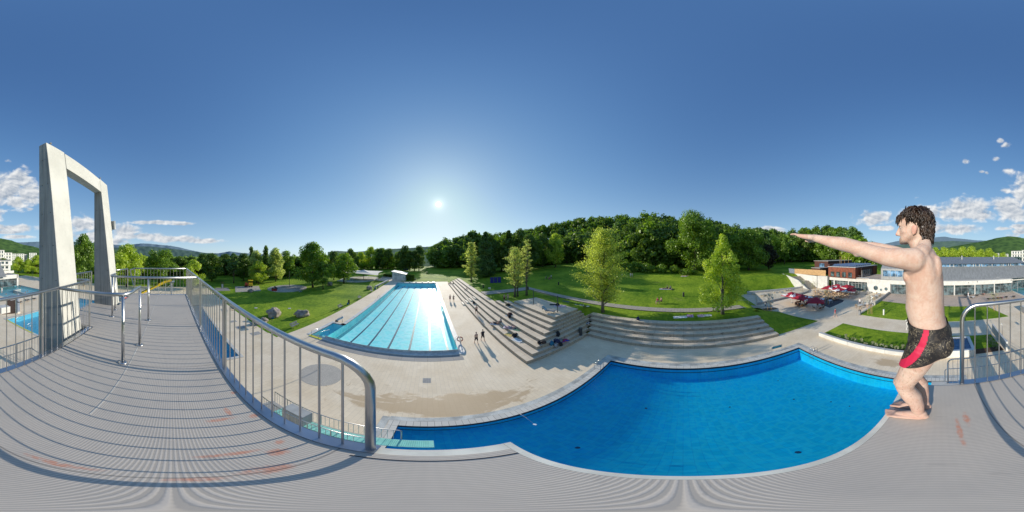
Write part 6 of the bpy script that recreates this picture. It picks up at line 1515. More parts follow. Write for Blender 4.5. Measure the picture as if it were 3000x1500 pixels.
# small background figures, ~1.75 m tall, facing +Y, feet at z=0
def fig(pose, voxel=.022):
    b = MB()
    J = {}
    if pose in ('stand', 'walk', 'robe', 'carry'):
        st = .0 if pose in ('stand', 'robe') else .24
        J['hip'] = .90; hz = .90; ty = 0
        b.loft(rings([(.80,.09,-.11,.15,0),(.92,.11,-.12,.165,0),(1.05,.11,-.10,.145,0),(1.22,.13,-.10,.165,0),(1.36,.11,-.10,.19,0),(1.44,.06,-.08,.13,0),(1.50,.045,-.05,.055,0),(1.58,.045,-.05,.052,0)]))
        for s, f in ((-1, st), (1, -st)):
            chain(b, [(s*.09,0,.86),(s*.10,f*.55+.02,.48),(s*.10,f*1.0-.03,.08)], [.088,.056,.040]); chain(b, [(s*.10,f-.05,.045),(s*.115,f+.16,.035)], [.038,.03])
            if pose == 'carry': chain(b, [(s*.20,0,1.38),(s*.27,-.02,1.12),(s*.12,.2,1.16)], [.05,.038,.028]); hand = Vector((s*.08,.24,1.17))
            elif pose == 'stand' and s == -1: chain(b, [(s*.20,0,1.38),(s*.30,-.04,1.14),(s*.14,.10,1.30)], [.05,.038,.028]); hand = Vector((s*.10,.13,1.33))
            else: chain(b, [(s*.20,0,1.38),(s*.25,-.03-f*.3,1.10),(s*.26,.04-f*.5,.86)], [.05,.038,.028]); hand = Vector((s*.26,.06-f*.55,.78))
            b.ell(hand, (.03,.04,.055), 8, 6)
        head = Vector((0,.02,1.64))
    elif pose == 'sit':          # on a ledge / chair, seat at .42
        b.loft(rings([(.36,.10,-.12,.16,0),(.48,.11,-.13,.17,0),(.62,.11,-.10,.145,0),(.80,.14,-.08,.165,0),(.94,.13,-.07,.19,0),(1.02,.09,-.05,.13,0),(1.08,.08,-.01,.055,0),(1.16,.08,0,.052,0)]))
        for s in (-1, 1):
            chain(b, [(s*.10,.0,.48),(s*.12,.42,.50),(s*.12,.44,.07)], [.09,.06,.04]); chain(b, [(s*.12,.42,.045),(s*.125,.62,.035)], [.038,.03])
            chain(b, [(s*.2,.02,.95),(s*.25,.05,.70),(s*.14,.30,.60)], [.05,.038,.028]); b.ell((s*.13,.36,.58), (.035,.05,.03), 8, 6)
        head = Vector((0,.07,1.22))
    elif pose == 'ground':       # sitting on the ground, leaning back on the arms
        b.loft([[(x, y-.0*z, z) for (x, y, z) in r] for r in rings([(.02,.12,-.14,.17,0),(.12,.11,-.15,.17,0),(.26,.07,-.17,.145,0),(.44,.05,-.20,.165,0),(.57,.0,-.22,.19,0),(.65,-.06,-.2,.13,0),(.71,-.09,-.18,.055,0),(.78,-.08,-.17,.052,0)])])
        for s in (-1, 1):
            chain(b, [(s*.10,.02,.11),(s*.13,.40,.34 if s < 0 else .16),(s*.13,.72,.06)], [.088,.06,.04]); chain(b, [(s*.13,.74,.05),(s*.14,.78,.16)], [.035,.028])
            chain(b, [(s*.2,-.12,.58),(s*.28,-.3,.34),(s*.27,-.42,.05)], [.05,.038,.028]); b.ell((s*.27,-.44,.03), (.04,.06,.025), 8, 6)
        head = Vector((0,-.10,.85))
    else:                        # lying
        b.loft([[(x, z-.95, .12+y) for (x, y, z) in r] for r in rings([(.78,.07,-.10,.15,0),(.92,.09,-.11,.165,0),(1.05,.08,-.10,.145,0),(1.22,.11,-.10,.165,0),(1.36,.09,-.10,.19,0),(1.44,.05,-.08,.13,0),(1.50,.045,-.05,.055,0),(1.58,.045,-.05,.052,0)])])
        for s in (-1, 1):
            chain(b, [(s*.09,-.08,.11),(s*.11,-.47,.11 if s > 0 else .26),(s*.11,-.86,.07)], [.085,.056,.04]); chain(b, [(s*.11,-.87,.07),(s*.12,-.90,.2)], [.035,.028])
            chain(b, [(s*.2,.42,.10),(s*.34,.24,.07),(s*.30,.02,.06)], [.05,.038,.028]); b.ell((s*.30,-.05,.05), (.035,.06,.025), 8, 6)
        head = Vector((0,.72,.14))
    b.ell(head, (.078,.098,.115) if pose != 'lie' else (.078,.115,.098), 14, 10)
    f = Vector((0,.098,-.015)) if pose != 'lie' else Vector((0,-.02,.10))
    b.ell(head+f, (.014,.018,.022), 6, 5)
    for s in (-1, 1): b.ell(head+Vector((s*.078, 0, -.01)), (.012,.022,.032), 6, 5)
    return remeshed(b, voxel, 'body', SKIN, 3), head
FIG = {p: fig(p) for p in ('stand', 'walk', 'carry', 'sit', 'ground', 'lie')}
def person(pose, loc, rz, lab, wear='shorts', col=(.03,.03,.04), skin=None, top=None, hair=None, group=None, scale=1.0):
    t = thing('person', lab, 'person', loc, rz, group); t.scale = (scale,)*3
    me, head = FIG[pose]; o = link('body', me, t)
    if skin is not None: o.data = me.copy(); o.data.materials.clear(); o.data.materials.append(skin)
    cm = simple('cloth_%d_%d_%d' % tuple(int(c*255) for c in col), col, rough=.85, var=.2, sc=6)
    lie = pose == 'lie'
    def R_(sec): 
        r = rings(sec, 18); return [[(x, z-.95, .12+y) for (x, y, z) in q] for q in r] if lie else r
    if wear in ('shorts', 'long') and pose in ('stand', 'walk', 'carry', 'lie'):
        b = MB(); b.loft(R_([(.80,.115,-.125,.165,0),(.90,.125,-.135,.18,0),(1.0,.12,-.12,.165,0)]))
        st = .0 if pose in ('stand', 'lie') else .24
        for s, f in ((-1, st), (1, -st)):
            zl = .52 if wear == 'shorts' else .14
            k = (.86-zl)/.38 if zl > .48 else 1
            pts = [(s*.09,0,.86),(s*.10,(f*.55+.02)*min(k,1),max(zl,.48))]
            if zl < .48: pts.append((s*.10,f-.03,zl))
            if lie: pts = [(p[0], p[2]-.95, .12+p[1]) for p in pts]
            b.tube(pts, [.105,.08] if len(pts) == 2 else [.105,.075,.06], 12)
        b.build('trousers' if wear == 'long' else 'swim_shorts', cm, t, smooth=True)
    elif wear == 'shorts' and pose in ('sit', 'ground'):
        z = .48 if pose == 'sit' else .12; b = MB(); b.loft(rings([(z-.11,.125,-.14,.18,0),(z+.02,.125,-.15,.185,0),(z+.14,.12,-.13,.165,0)], 18))
        for s in (-1, 1): b.tube([(s*.10,.02,z),(s*.12,.26,z+.02 if pose == 'sit' else z+.12)], [.11,.085], 12)
        b.build('swim_shorts', cm, t, smooth=True)
    if top is not None:
        tm = simple('cloth_%d_%d_%d' % tuple(int(c*255) for c in top), top, rough=.85, var=.2, sc=6); b = MB()
        if pose == 'sit': b.loft(rings([(.46,.13,-.15,.185,0),(.62,.13,-.12,.16,0),(.80,.155,-.095,.18,0),(.95,.145,-.085,.20,0),(1.03,.10,-.05,.12,0)], 18)); arms = [[(s*.2,.02,.95),(s*.235,.04,.76)] for s in (-1,1)]
        elif pose == 'ground': b.loft(rings([(.10,.12,-.165,.18,0),(.26,.085,-.185,.16,0),(.44,.065,-.215,.18,0),(.58,.015,-.235,.2,0),(.66,-.05,-.2,.12,0)], 18)); arms = [[(s*.2,-.12,.58),(s*.25,-.22,.44)] for s in (-1,1)]
        else:
            b.loft(R_([(.86,.13,-.14,.185,0),(1.05,.125,-.115,.16,0),(1.22,.145,-.115,.18,0),(1.37,.125,-.115,.20,0),(1.45,.07,-.08,.12,0)])); arms = [[(s*.2,0,1.38),(s*.24,-.015,1.2)] for s in (-1,1)]
            if lie: arms = [[(p[0], p[2]-.95, .12+p[1]) for p in a] for a in arms]
        for a in arms: b.tube(a, [.066,.056], 10)
        b.build('shirt', tm, t, smooth=True)
    hb = MB(); hd = Vector(head); hb.ell(hd+(Vector((0,-.018,.03)) if not lie else Vector((0,.03,-.02))), (.088,.10,.105) if not lie else (.088,.105,.10), 12, 8, jit=.15, seed=len(lab))
    hb.build('hair', hair or HAIR2, t, smooth=True); return t
DK_ = (.02,.02,.025)
person('walk', (-18.5,5.7,.0), R(-75), 'man in black shorts walking on the near paving, left of the front pair', col=DK_)
person('walk', (-19.0,6.7,.0), R(-75), 'woman in a dark swimsuit walking on the near paving, right of the front pair', col=DK_, top=(.02,.02,.03))
person('stand', (-40.2,5.6,.0), R(-90), 'man in dark red shorts standing by the lane pool, left of the far pair', col=(.16,.02,.03))
person('stand', (-39.7,6.4,.0), R(-90), 'slim woman standing by the lane pool, right of the far pair', col=(.2,.12,.1))
person('walk', (-28.6,8.85,.4), R(95), 'bare-chested man in black shorts standing on the lowest terrace step', col=DK_)
person('sit', (-21.6,10.45,.78), R(150), 'woman in a dark bikini top seated on the terrace step', col=DK_, top=(.35,.34,.36), hair=HAIRM)
person('lie', (-22.2,9.95,.80), R(-30), 'woman lying on a pale towel on the terrace below the seated one', col=DK_, skin=SKIN2)
person('lie', (-19.0,10.75,1.20), R(-40), 'person sunbathing on a pink patterned towel on the terrace', col=(.3,.3,.35))
person('sit', (-61.6,9.9,.4), R(170), 'person in a yellow shirt sitting far along the long terrace', col=DK_, top=(.55,.45,.05))
person('ground', (-46.8,11.4,1.2), R(170), 'person in dark clothes sitting midway along the long terrace', col=DK_, top=DK_)
person('ground', (-64.2,8.9,.4), R(170), 'person in dark clothes at the very end of the long terrace', col=DK_, top=DK_)
person('stand', zt(-29.6,15.1), R(100), 'man in dark red shorts standing on the grass corner by the terrace', col=(.15,.02,.03), skin=SKIN)
person('stand', zt(-29.8,16.0), R(80), 'pale man facing away standing on the grass corner by the terrace', col=(.55,.4,.33))
for k, (x, y, p_, lab) in enumerate([(-45.2,40.4,'sit','person seated at the left of the group in the shaded slope'),(-44.5,41.2,'ground','person on the ground in the middle of the group on the shaded slope'),(-43.9,40.7,'ground','person in a red top on the ground in the group on the shaded slope'),(-43.2,41.0,'stand','person in white standing at the right of the group on the shaded slope')]):
    person(p_, zt(x, y), R(150+40*k), lab, top=[(.1,.1,.12),(.2,.2,.22),(.35,.05,.05),(.6,.6,.6)][k], col=DK_)
person('stand', zt(-21.0,53.1), R(170), 'person in white standing behind the yellow-green tree on the upper lawn', top=(.65,.65,.66), col=(.5,.5,.5))
person('stand', zt(-18.1,53.8), R(200), 'taller person in white, left of two on the upper lawn', top=(.7,.7,.7), col=(.6,.6,.6)); person('stand', zt(-17.5,53.9), R(120), 'shorter person in white, right of two on the upper lawn', top=(.66,.64,.6), col=(.4,.35,.3))
person('lie', zt(-.3,57.8,.0), R(60), 'sunbather on a white towel at the top of the sunny lawn', col=(.2,.1,.3)); person('lie', zt(1.0,58.2,0), R(75), 'second sunbather at the top of the sunny lawn, right one', col=DK_)
for k, (x, y, p_) in enumerate([(-5.1,41.2,'lie'),(-4.2,41.4,'ground'),(-3.4,41.3,'ground'),(-3.0,40.7,'lie')]):
    person(p_, zt(x, y, 0), R(80+30*k), ['person lying at the left of the blanket on the sunny lawn','person in black sitting in the middle of the blanket on the sunny lawn','person in grey sitting at the right of the blanket on the sunny lawn','person lying behind the blanket on the sunny lawn'][k], top=[None,DK_,(.2,.2,.22),None][k], col=DK_, hair=HAIRM)
person('sit', zt(-4.9,30.7,-.02), R(150), 'person in a red top seated in a folding chair by the path', top=(.32,.04,.05), col=(.2,.2,.3)); person('sit', zt(-4.2,30.9,-.02), R(120), 'person in pink leaning beside the folding chair by the path', top=(.5,.25,.28), col=(.4,.1,.1))
person('walk', (23.5,17.5,0), R(200), 'person in a red shirt walking across the plaza', top=(.5,.05,.07), col=(.3,.28,.25))
person('stand', (32.6,17.3,0), R(120), 'man in a white shirt and dark trousers standing at the cafe tables', wear='long', top=(.72,.72,.72), col=(.04,.045,.06)); person('sit', (32.1,15.2,.02), R(100), 'woman seated at the cafe tables by the lawn wall', top=(.5,.45,.45), col=DK_)
q = random.Random(4)
for k in range(7):
    a = .3+k*.85; person('sit', (24.1+1.3*math.cos(a), 27.3+1.05*math.sin(a), .02), a+PI/2, 'seated guest at the crowded table under the middle front umbrella', top=q.choice([DK_,(.12,.12,.16),(.5,.45,.42),(.08,.06,.06)]), col=DK_, hair=q.choice([HAIR2,HAIRM]), group='guests at the crowded table')
person('carry', (42.7,-7.6,.02), R(150), 'person wrapped in a white robe standing on the timber deck', wear='long', top=(.74,.74,.73), col=(.74,.74,.73))
person('lie', (44.8,-12.4,.33), R(60), 'sunbather with pink cloth on a lounger by the bath hall glass', col=(.5,.2,.25)); person('stand', (43.2,-25.3,0), R(30), 'person in white standing at the edge of the warm pool', top=(.7,.7,.7), col=(.65,.65,.65))
def swimmer(loc, lab, hm, bald=False):
    t = thing('person', lab, 'person', (loc[0], loc[1], -.06)); b = MB(); b.ell((0,0,.10),(.08,.095,.115),12,8); b.ell((0,.095,.085),(.014,.018,.02),6,4); b.tube([(0,-.01,.05),(0,-.02,-.05)],[.055,.07],10); b.ell((0,-.05,-.02),(.22,.11,.07),14,8)
    for s in (-1,1): chain(b, [(s*.2,-.03,-.01),(s*.3,.18,-.02),(s*.18,.38,.0)], [.05,.04,.03])
    link('body', remeshed(b, .02, 'body', SKIN2, 2), t); hb = MB(); hb.ell((0,-.02,.13),(.088,.10,.10),12,8); hb.build('hair', hm, t, smooth=True)
swimmer((-60.2,-8.6), 'dark-haired swimmer at the far left end of the lane pool', HAIRM); swimmer((-52.5,-10.9), 'pale swimmer half under water near the left edge of the lane pool', mat('bathing_cap', (.5,.42,.38), .4))
swimmer((39.9,-31.9), 'swimmer with a pale back in the middle of the warm pool', HAIR2); swimmer((40.6,-33.4), 'dark-haired swimmer right of the pale-backed one in the warm pool', HAIRM); swimmer((49.2,-36.9), 'swimmer at the back wall of the warm pool', HAIRM); swimmer((41.2,-25.6), 'swimmer near the left front of the warm pool', HAIR2)
# towels, bags, clothes
def cloth_mesh(w, h, amp, seed, thick=.02):
    b = MB(); n = 12
    for i in range(n+1):
        for j in range(n+1):
            x, y = (i/n-.5)*w, (j/n-.5)*h; nz = mnoise.noise(Vector((x*2.2+seed, y*2.2, seed))); e_ = .06*mnoise.noise(Vector((seed, i*.6, j*.6)))
            b.v.append((x+e_, y+e_*.7, thick+amp*max(0, nz)))
    for i in range(n):
        for j in range(n): k = i*(n+1)+j; b.f.append((k, k+n+1, k+n+2, k+1)); b.m.append(0)
    return b
def towel(loc, rz, w, h, m_, lab, amp=.08, seed=1):
    o = cloth_mesh(w, h, amp, seed).build('towel', m_, smooth=True); o.location = loc; o.rotation_euler = (0,0,rz); return tag(o, lab, 'towel')
def pattern(name, c1, c2, sc=5):
    m, g, b = new_mat(name); p = coord(g); n = g.noise(p, sc, 3, .5, 1.0); g.l.new(g.mix(g.smooth(n, .47, .53), c1, c2), b.inputs['Base Color']); b.inputs['Roughness'].default_value = .9; return m
TWH = simple('white_towel', (.75,.75,.73), rough=.9); TYE = simple('yellow_towel', (.62,.48,.16), rough=.9, var=.2); TPI = pattern('pink_pattern', (.55,.30,.45), (.72,.66,.70)); TPA = pattern('blue_pattern', (.25,.38,.5), (.66,.66,.68)); TPU = pattern('purple_pattern', (.30,.08,.28), (.6,.5,.6)); TRB = pattern('red_blue', (.45,.03,.05), (.03,.06,.4), 3); TBW = pattern('black_white_cloth', (.02,.02,.025), (.55,.55,.56), 7); TBL = simple('black_cloth', (.02,.02,.024), rough=.9); TGR = simple('green_cloth', (.08,.22,.13), rough=.9)
towel((-17.75,9.75,.81), R(25), 1.0, .75, TYE, 'yellow towel hanging over the terrace step', .1, 1) if False else towel((-17.85,9.75,.80), R(15), 1.1, .75, TYE, 'yellow towel on the terrace step near the front corner', .1, 1)
towel((-16.0,9.85,.80), R(20), 1.3, .7, TWH, 'rumpled white towel on the terrace step near the front corner', .12, 2)
towel((-22.1,9.9,.80), R(60), 1.8, .8, TPA, 'pale blue towel under the lying woman on the terrace', .02, 3); towel((-19.2,10.7,1.20), R(50), 1.9, .9, TPI, 'pink patterned towel under the sunbather on the terrace', .03, 4); towel((-18.0,11.1,1.20), R(30), 1.0, .7, TGR, 'small green towel beside the pink patterned one', .04, 5)
towel((-12.6,13.6,.80), R(70), 1.7, .7, TRB, 'red and blue towel on the right-hand terrace face', .14, 6)
towel((-22.6,12.2,1.60), R(30), .9, .6, TPA, 'pale cloth beside the black bags on the middle terrace', .05, 7)
towel(zt(-.5,24.1,.0), R(10), 2.0, .95, TWH, 'big white towel on the grass strip above the blue pool', .04, 8); towel(zt(1.0,24.6,.0), R(0), 1.0, 1.2, TPU, 'purple patterned towel next to the big white one', .1, 9); towel(zt(2.6,24.5,0), R(5), 1.0, 1.1, TPI, 'pinkish towel left of the blue patterned one on the grass strip', .06, 10); towel(zt(3.7,24.6,0), R(-5), 1.2, .9, TPA, 'blue patterned towel near the lime-green tree', .08, 11)
towel((-18.0,19.0,3.2), R(30), 1.9, 1.2, TPI, 'pale pink blanket on the terrace platform', .04, 12); towel((-19.2,18.9,3.2), R(40), 1.5, .8, TBL, 'dark blanket left of the pink one on the terrace platform', .04, 13)
towel(zt(-20.4,23.0,.0), R(20), 1.6, 1.0, simple('slate_cloth', (.07,.10,.12)), 'dark green-grey mat on the grass behind the terrace platform', .05, 14)
towel(zt(-4.6,41.2,-.0), R(90), 1.6, 3.0, TPA, 'light blanket under the group on the sunny lawn', .02, 15); towel(zt(.2,57.9,.0), R(60), 1.8, 2.0, TWH, 'white towel under the sunbathers at the top of the lawn', .02, 16)
for k, (x, y, m_) in enumerate([(-17.2,22.2,TBW),(-16.6,22.6,TWH),(-16.0,22.4,TBW),(-15.2,22.0,TBL),(-16.8,23.4,TBW),(-15.6,23.4,TWH)]):
    o = cloth_mesh(.7, .5, .18, 20+k).build('clothes', m_, smooth=True); o.location = zt(x, y, .0); o.rotation_euler = (0,0,k); tag(o, 'scattered dark and white clothes on the grass behind the terrace platform', 'clothes', 'scattered clothes on the grass')
def bag(loc, lab, m_, s=1.0, seed=1, cat='bag'):
    b = MB(); b.ell((0,0,.16*s),(.26*s,.17*s,.19*s),16,10,jit=.4,seed=seed); b.tube([(-.14*s,0,.28*s),(-.08*s,0,.42*s),(.08*s,0,.42*s),(.14*s,0,.28*s)], .018*s, 6)
    o = b.build('bag', m_, smooth=True); o.location = loc; o.rotation_euler = (0,0,seed*1.3); return tag(o, lab, cat)
NAVB = simple('navy_fabric', (.02,.03,.09), rough=.85); TEAL = simple('teal_fabric', (.02,.18,.30), rough=.85)
bag((-17.0,10.15,.80), 'black bag between the yellow and white towels', TBL, 1.5, 1); bag((-34.3,10.0,.8), 'black bag on the second terrace step by the half steps', TBL, 1.4, 2); bag((-22.3,12.4,1.6), 'dark red and black bag heap on the middle terrace', simple('maroon_fabric', (.07,.015,.02), rough=.85), 1.8, 3); bag((-21.9,12.1,1.6), 'black bag beside the dark red one on the middle terrace', TBL, 1.5, 4); bag((-25.4,13.8,2.4), 'black bag on the upper terrace near the grass corner', TBL, 1.4, 5); bag((-26.2,13.6,2.0), 'small black bag with white shoes on the upper terrace', TBW, 1.0, 6)
bag((-13.35,10.9,1.2), 'black shoes and bag at the terrace corner edge, left one', TBL, 1.2, 7); bag((-13.1,11.3,1.2), 'black and brown bag at the terrace corner edge, right one', simple('brown_black', (.05,.03,.025)), 1.2, 8)
bag((-12.8,12.2,.8), 'blue bag with white stripe on the right-hand terrace face', TEAL, 1.4, 9); bag((-12.75,12.9,.8), 'navy rucksack beside the blue bag on the terrace face', NAVB, 1.6, 10); bag((-12.55,12.6,.4), 'black and white bag on the lowest step of the terrace face', TBW, 1.6, 11); bag((-12.45,13.2,.4), 'black bag on the lowest step of the terrace face', TBL, 1.3, 12); bag((-12.6,13.3,.8), 'grey bag under the red and blue towel', GREYM, 1.3, 13); bag((-13.5,13.9,1.2), 'black rucksack alone on the third step of the terrace face', TBL, 1.6, 14); bag((-12.75,19.2,1.2), 'small black and white bag in the inner terrace corner', TBW, 1.1, 15); bag((-6.3,22.1,2.0), 'dark jacket heap on the top of the straight terrace', NAVB, 1.4, 16); bag((-33.1,-17.6,0), 'blue bag leaning by the black bin at the lawn edge', TEAL, 1.3, 17); bag((-52.8,-17.6,0), 'dark blue bag by the far bench and bin', TEAL, 1.5, 18); bag((-16.5,-23.0,.02), 'teal towel bundle at the foot of the biggest boulder', TEAL, 1.0, 19); bag((-18.4,18.9,3.2), 'dark bag on the pink blanket of the platform', TBL, 1.2, 20)
o = tag(cloth_mesh(1.2,.8,.3,40).build('clothes', TBW, smooth=True), 'heap of pale clothes on the shaded west lawn', 'clothes'); o.location = (-36.5,-36.1,.03)
# ------------------------------------------------------------------ the man on the platform edge
mn = thing('person', 'barefoot man in dark patterned swim trunks with arms stretched forward at the platform edge', 'person', (0,0,10.0))
b = MB(); XC = 1.05
TORSO = [(.80,.185,-.025,.155,XC),(.86,.19,-.055,.172,XC),(.93,.19,-.070,.180,XC),(.985,.188,-.068,.180,XC),(1.05,.186,-.046,.168,XC),(1.10,.200,-.034,.164,XC),(1.17,.216,-.030,.166,XC),(1.24,.212,-.029,.168,XC),(1.30,.214,-.028,.176,XC),(1.36,.216,-.024,.186,XC),(1.42,.206,-.016,.196,XC),(1.47,.188,.0,.188,XC),(1.51,.172,.018,.150,XC),(1.54,.168,.036,.100,XC),(1.565,.175,.060,.070,XC),(1.60,.195,.082,.060,XC),(1.65,.205,.085,.058,XC)]
b.loft(rings(TORSO, 32))
b.ell((.970,.184,1.385),(.085,.034,.055),14,10); b.ell((1.130,.184,1.385),(.085,.034,.055),14,10)           # chest
b.ell((.965,-.005,.92),(.095,.075,.10),14,10); b.ell((1.135,-.005,.92),(.095,.075,.10),14,10)          # seat
b.ell((.965,.016,1.42),(.060,.034,.085),14,10); b.ell((1.135,.016,1.42),(.060,.034,.085),14,10)              # shoulder blades
LEGL = ([(.958,.085,.90),(.955,.12,.80),(.955,.165,.67),(.96,.207,.545),(.96,.205,.47),(.962,.165,.37),(.964,.135,.24),(.966,.128,.13)], [.100,.092,.080,.068,.056,.064,.047,.039])
LEGR = ([(1.142,.080,.90),(1.14,.11,.80),(1.135,.150,.67),(1.13,.185,.545),(1.13,.18,.47),(1.128,.140,.37),(1.12,.115,.24),(1.115,.110,.13)], [.100,.092,.079,.066,.055,.063,.046,.039])
for pts, rs in (LEGL, LEGR): chain(b, pts, rs, 18)
b.ell((.96,.245,.545),(.045,.035,.052),12,8); b.ell((1.13,.222,.545),(.045,.035,.052),12,8)             # kneecaps
def foot(xh, xt, yh, yt, side):
    D = Vector((xt-xh, yt-yh, 0)); u = D.normalized(); s_ = Vector((u.y, -u.x, 0))*side       # s_ toward the big toe
    P = lambda f, l, z: Vector((xh, yh, z))+u*(D.length*f)+s_*l
    b.ell(P(.10,0,.035),(.032,.038,.036),12,8)
    chain(b, [P(.15,0,.10),P(.12,0,.04)], [.036,.034], 12)
    chain(b, [P(.2,0,.095),P(.42,.004,.068),P(.66,.008,.036)], [.036,.032,.024], 12)
    for l in (-.026,-.010,.010,.028): chain(b, [P(.18,l*.5,.026),P(.45,l*.9,.024),P(.72,l*1.15,.020)], [.026,.022,.019], 10)
    for l, e, r in ((.034,1.0,.0135),(.014,.99,.0095),(-.004,.965,.009),(-.020,.93,.0088),(-.035,.885,.009)):
        chain(b, [P(.72,l*.95,.018),P((.72+e)/2,l*1.02,.019),P(e-.02,l*1.05,.012)], [r*1.25,r*1.05,r], 10)
    return P
PL = foot(.970,.985,.068,.350,1); PR = foot(1.105,1.125,.062,.335,-1)
ARML = ([(.930,.108,1.462),(.872,.136,1.478),(.836,.20,1.487),(.818,.27,1.494),(.800,.34,1.514),(.776,.437,1.547),(.757,.505,1.566),(.741,.572,1.580),(.722,.640,1.598),(.708,.694,1.612)], [.070,.068,.060,.053,.047,.043,.044,.037,.028,.0235])
ARMR = ([(1.170,.108,1.462),(1.228,.136,1.480),(1.258,.20,1.494),(1.258,.27,1.510),(1.245,.34,1.535),(1.215,.437,1.560),(1.195,.505,1.572),(1.178,.572,1.582),(1.160,.640,1.594),(1.148,.694,1.604)], [.070,.066,.058,.051,.046,.042,.043,.036,.028,.0235])
for pts, rs in (ARML, ARMR): chain(b, pts, [r*(1 if i < 2 else .93) for i, r in enumerate(rs)], 16)
for s in (-1, 1):                                                        # neck to shoulder, shoulder blade, flank
    chain(b, [(XC+s*.040,.092,1.578),(XC+s*.085,.090,1.538),(XC+s*.145,.108,1.505)], [.042,.046,.054], 14)
    chain(b, [(XC+s*.140,.088,1.455),(XC+s*.128,.070,1.38),(XC+s*.118,.080,1.28)], [.060,.058,.048], 14)
    chain(b, [(XC+s*.170,.140,1.455),(XC+s*.105,.168,1.405)], [.052,.046], 14)
b.ell((.779,.430,1.515),(.022,.026,.022),10,8); b.ell((1.218,.430,1.525),(.022,.026,.022),10,8)
def hand(wr, fwd, side, drop):
    """palm down, five separate fingers, thumb from the side of the palm; side: +1 when the thumb points to +X"""
    w = Vector(wr); u = Vector(fwd).normalized(); s_ = Vector((u.y, -u.x, 0)).normalized()*side; n = Vector((0,0,1))
    P = lambda f, l, z: w+u*f+s_*l+n*z
    for l in (-.026,-.009,.009,.026): chain(b, [P(-.005,l*.55,0),P(.045,l*.95,-.002),P(.088,l*1.12,0)], [.0185,.0165,.012], 10)
    chain(b, [P(.005,.018,-.012),P(.045,.036,-.016)], [.018,.015], 10)
    for l, L1, r in ((.033,.074,.0088),(.011,.084,.0090),(-.011,.078,.0086),(-.032,.060,.0078)):
        chain(b, [P(.086,l,.0),P(.086+L1*.48,l*1.06,.006),P(.086+L1*.78,l*1.08,.005),P(.086+L1,l*1.06,.001)], [r*1.12,r*1.0,r*.92,r*.8], 10)
    chain(b, [P(.030,.040,-.018),P(.062,.058,-.026),P(.090,.058,-.026)], [.0125,.0102,.0085], 10)
hand((.708,.694,1.612), (-.059,.216,.040), 1, 0); hand((1.148,.694,1.604), (-.02,.216,.026), -1, 0)
# head
HX = 1.05
HEAD = [(1.577,.254,.214,.020,HX),(1.588,.261,.182,.042,HX),(1.602,.259,.150,.054,HX),(1.618,.255,.118,.061,HX),(1.638,.255,.088,.066,HX),(1.658,.258,.068,.070,HX),(1.678,.255,.057,.073,HX),(1.692,.260,.053,.075,HX),(1.706,.267,.051,.0765,HX),(1.724,.267,.050,.0775,HX),(1.745,.261,.053,.0765,HX),(1.768,.244,.063,.071,HX),(1.787,.220,.083,.060,HX),(1.801,.188,.112,.038,HX),(1.806,.165,.135,.014,HX)]
b.loft(rings(HEAD, 36))
b.ell((HX,.249,1.589),(.022,.015,.015),14,10)
for s in (-1, 1):
    b.ell((HX+s*.044,.210,1.655),(.024,.030,.024),12,8)                 # cheekbone
    b.ell((HX+s*.030,.254,1.699),(.028,.012,.007),12,8)                # brow
    b.ell((HX+s*.077,.152,1.660),(.007,.019,.031),12,10); b.ell((HX+s*.083,.146,1.668),(.007,.014,.023),10,8); b.ell((HX+s*.078,.160,1.634),(.006,.008,.010),8,6)
    b.ell((HX+s*.0115,.268,1.638),(.0085,.011,.0075),10,8)
chain(b, [(HX,.258,1.694),(HX,.270,1.668),(HX,.281,1.644)], [.0085,.0105,.0115], 12)
b.ell((HX,.2575,1.6125),(.022,.0085,.0048),14,8); b.ell((HX,.2555,1.603),(.020,.0085,.0052),14,8)
chain(b, [(HX,.150,1.60),(HX,.118,1.55)], [.058,.062], 16)              # nape into the back
body = remeshed(b, .0058, 'body', SKIN, 5, .5); ob = link('body', body, mn)
# stubble and lips by material regions on the head
m, g, bs = new_mat('bearded_skin'); SKM = m
p = coord(g); n = g.noise(p, 6, 5, .6); n2 = g.noise(p, 60, 4, .7); n3 = g.noise(g.scale(p, (220,220,90)), 1, 2, .6)
c0 = (.46,.305,.23)
col_ = g.mix(g.smooth(g.noise(p, 11, 5, .65, .8), .36, .66), (.60,.45,.365), (.54,.345,.265)); col_ = g.mix(g.math('MULTIPLY', g.smooth(n2, .42, .72), .34), col_, (.48,.27,.20))
sxyz = g.node('ShaderNodeSeparateXYZ'); g.l.new(p, sxyz.inputs[0]); X_, Y_, Z_ = sxyz.outputs
def ball(c, r, soft=.4):
    d_ = g.node('ShaderNodeVectorMath', operation='SUBTRACT', inp={1: c}); g.l.new(p, d_.inputs[0]); s_ = g.node('ShaderNodeVectorMath', operation='MULTIPLY', inp={1: (1/r[0],1/r[1],1/r[2])}); g.l.new(d_.outputs[0], s_.inputs[0]); l_ = g.node('ShaderNodeVectorMath', operation='LENGTH'); g.l.new(s_.outputs[0], l_.inputs[0]); return g.smooth(l_.outputs['Value'], 1.0, 1-soft)
beard = g.math('MAXIMUM', ball((HX,.235,1.592),(.06,.055,.045)), ball((HX,.17,1.615),(.085,.07,.032)))
col_ = g.mix(g.math('MULTIPLY', beard, g.math('MULTIPLY_ADD', g.smooth(n3, .4, .65), .3, .38)), col_, (.13,.085,.06))
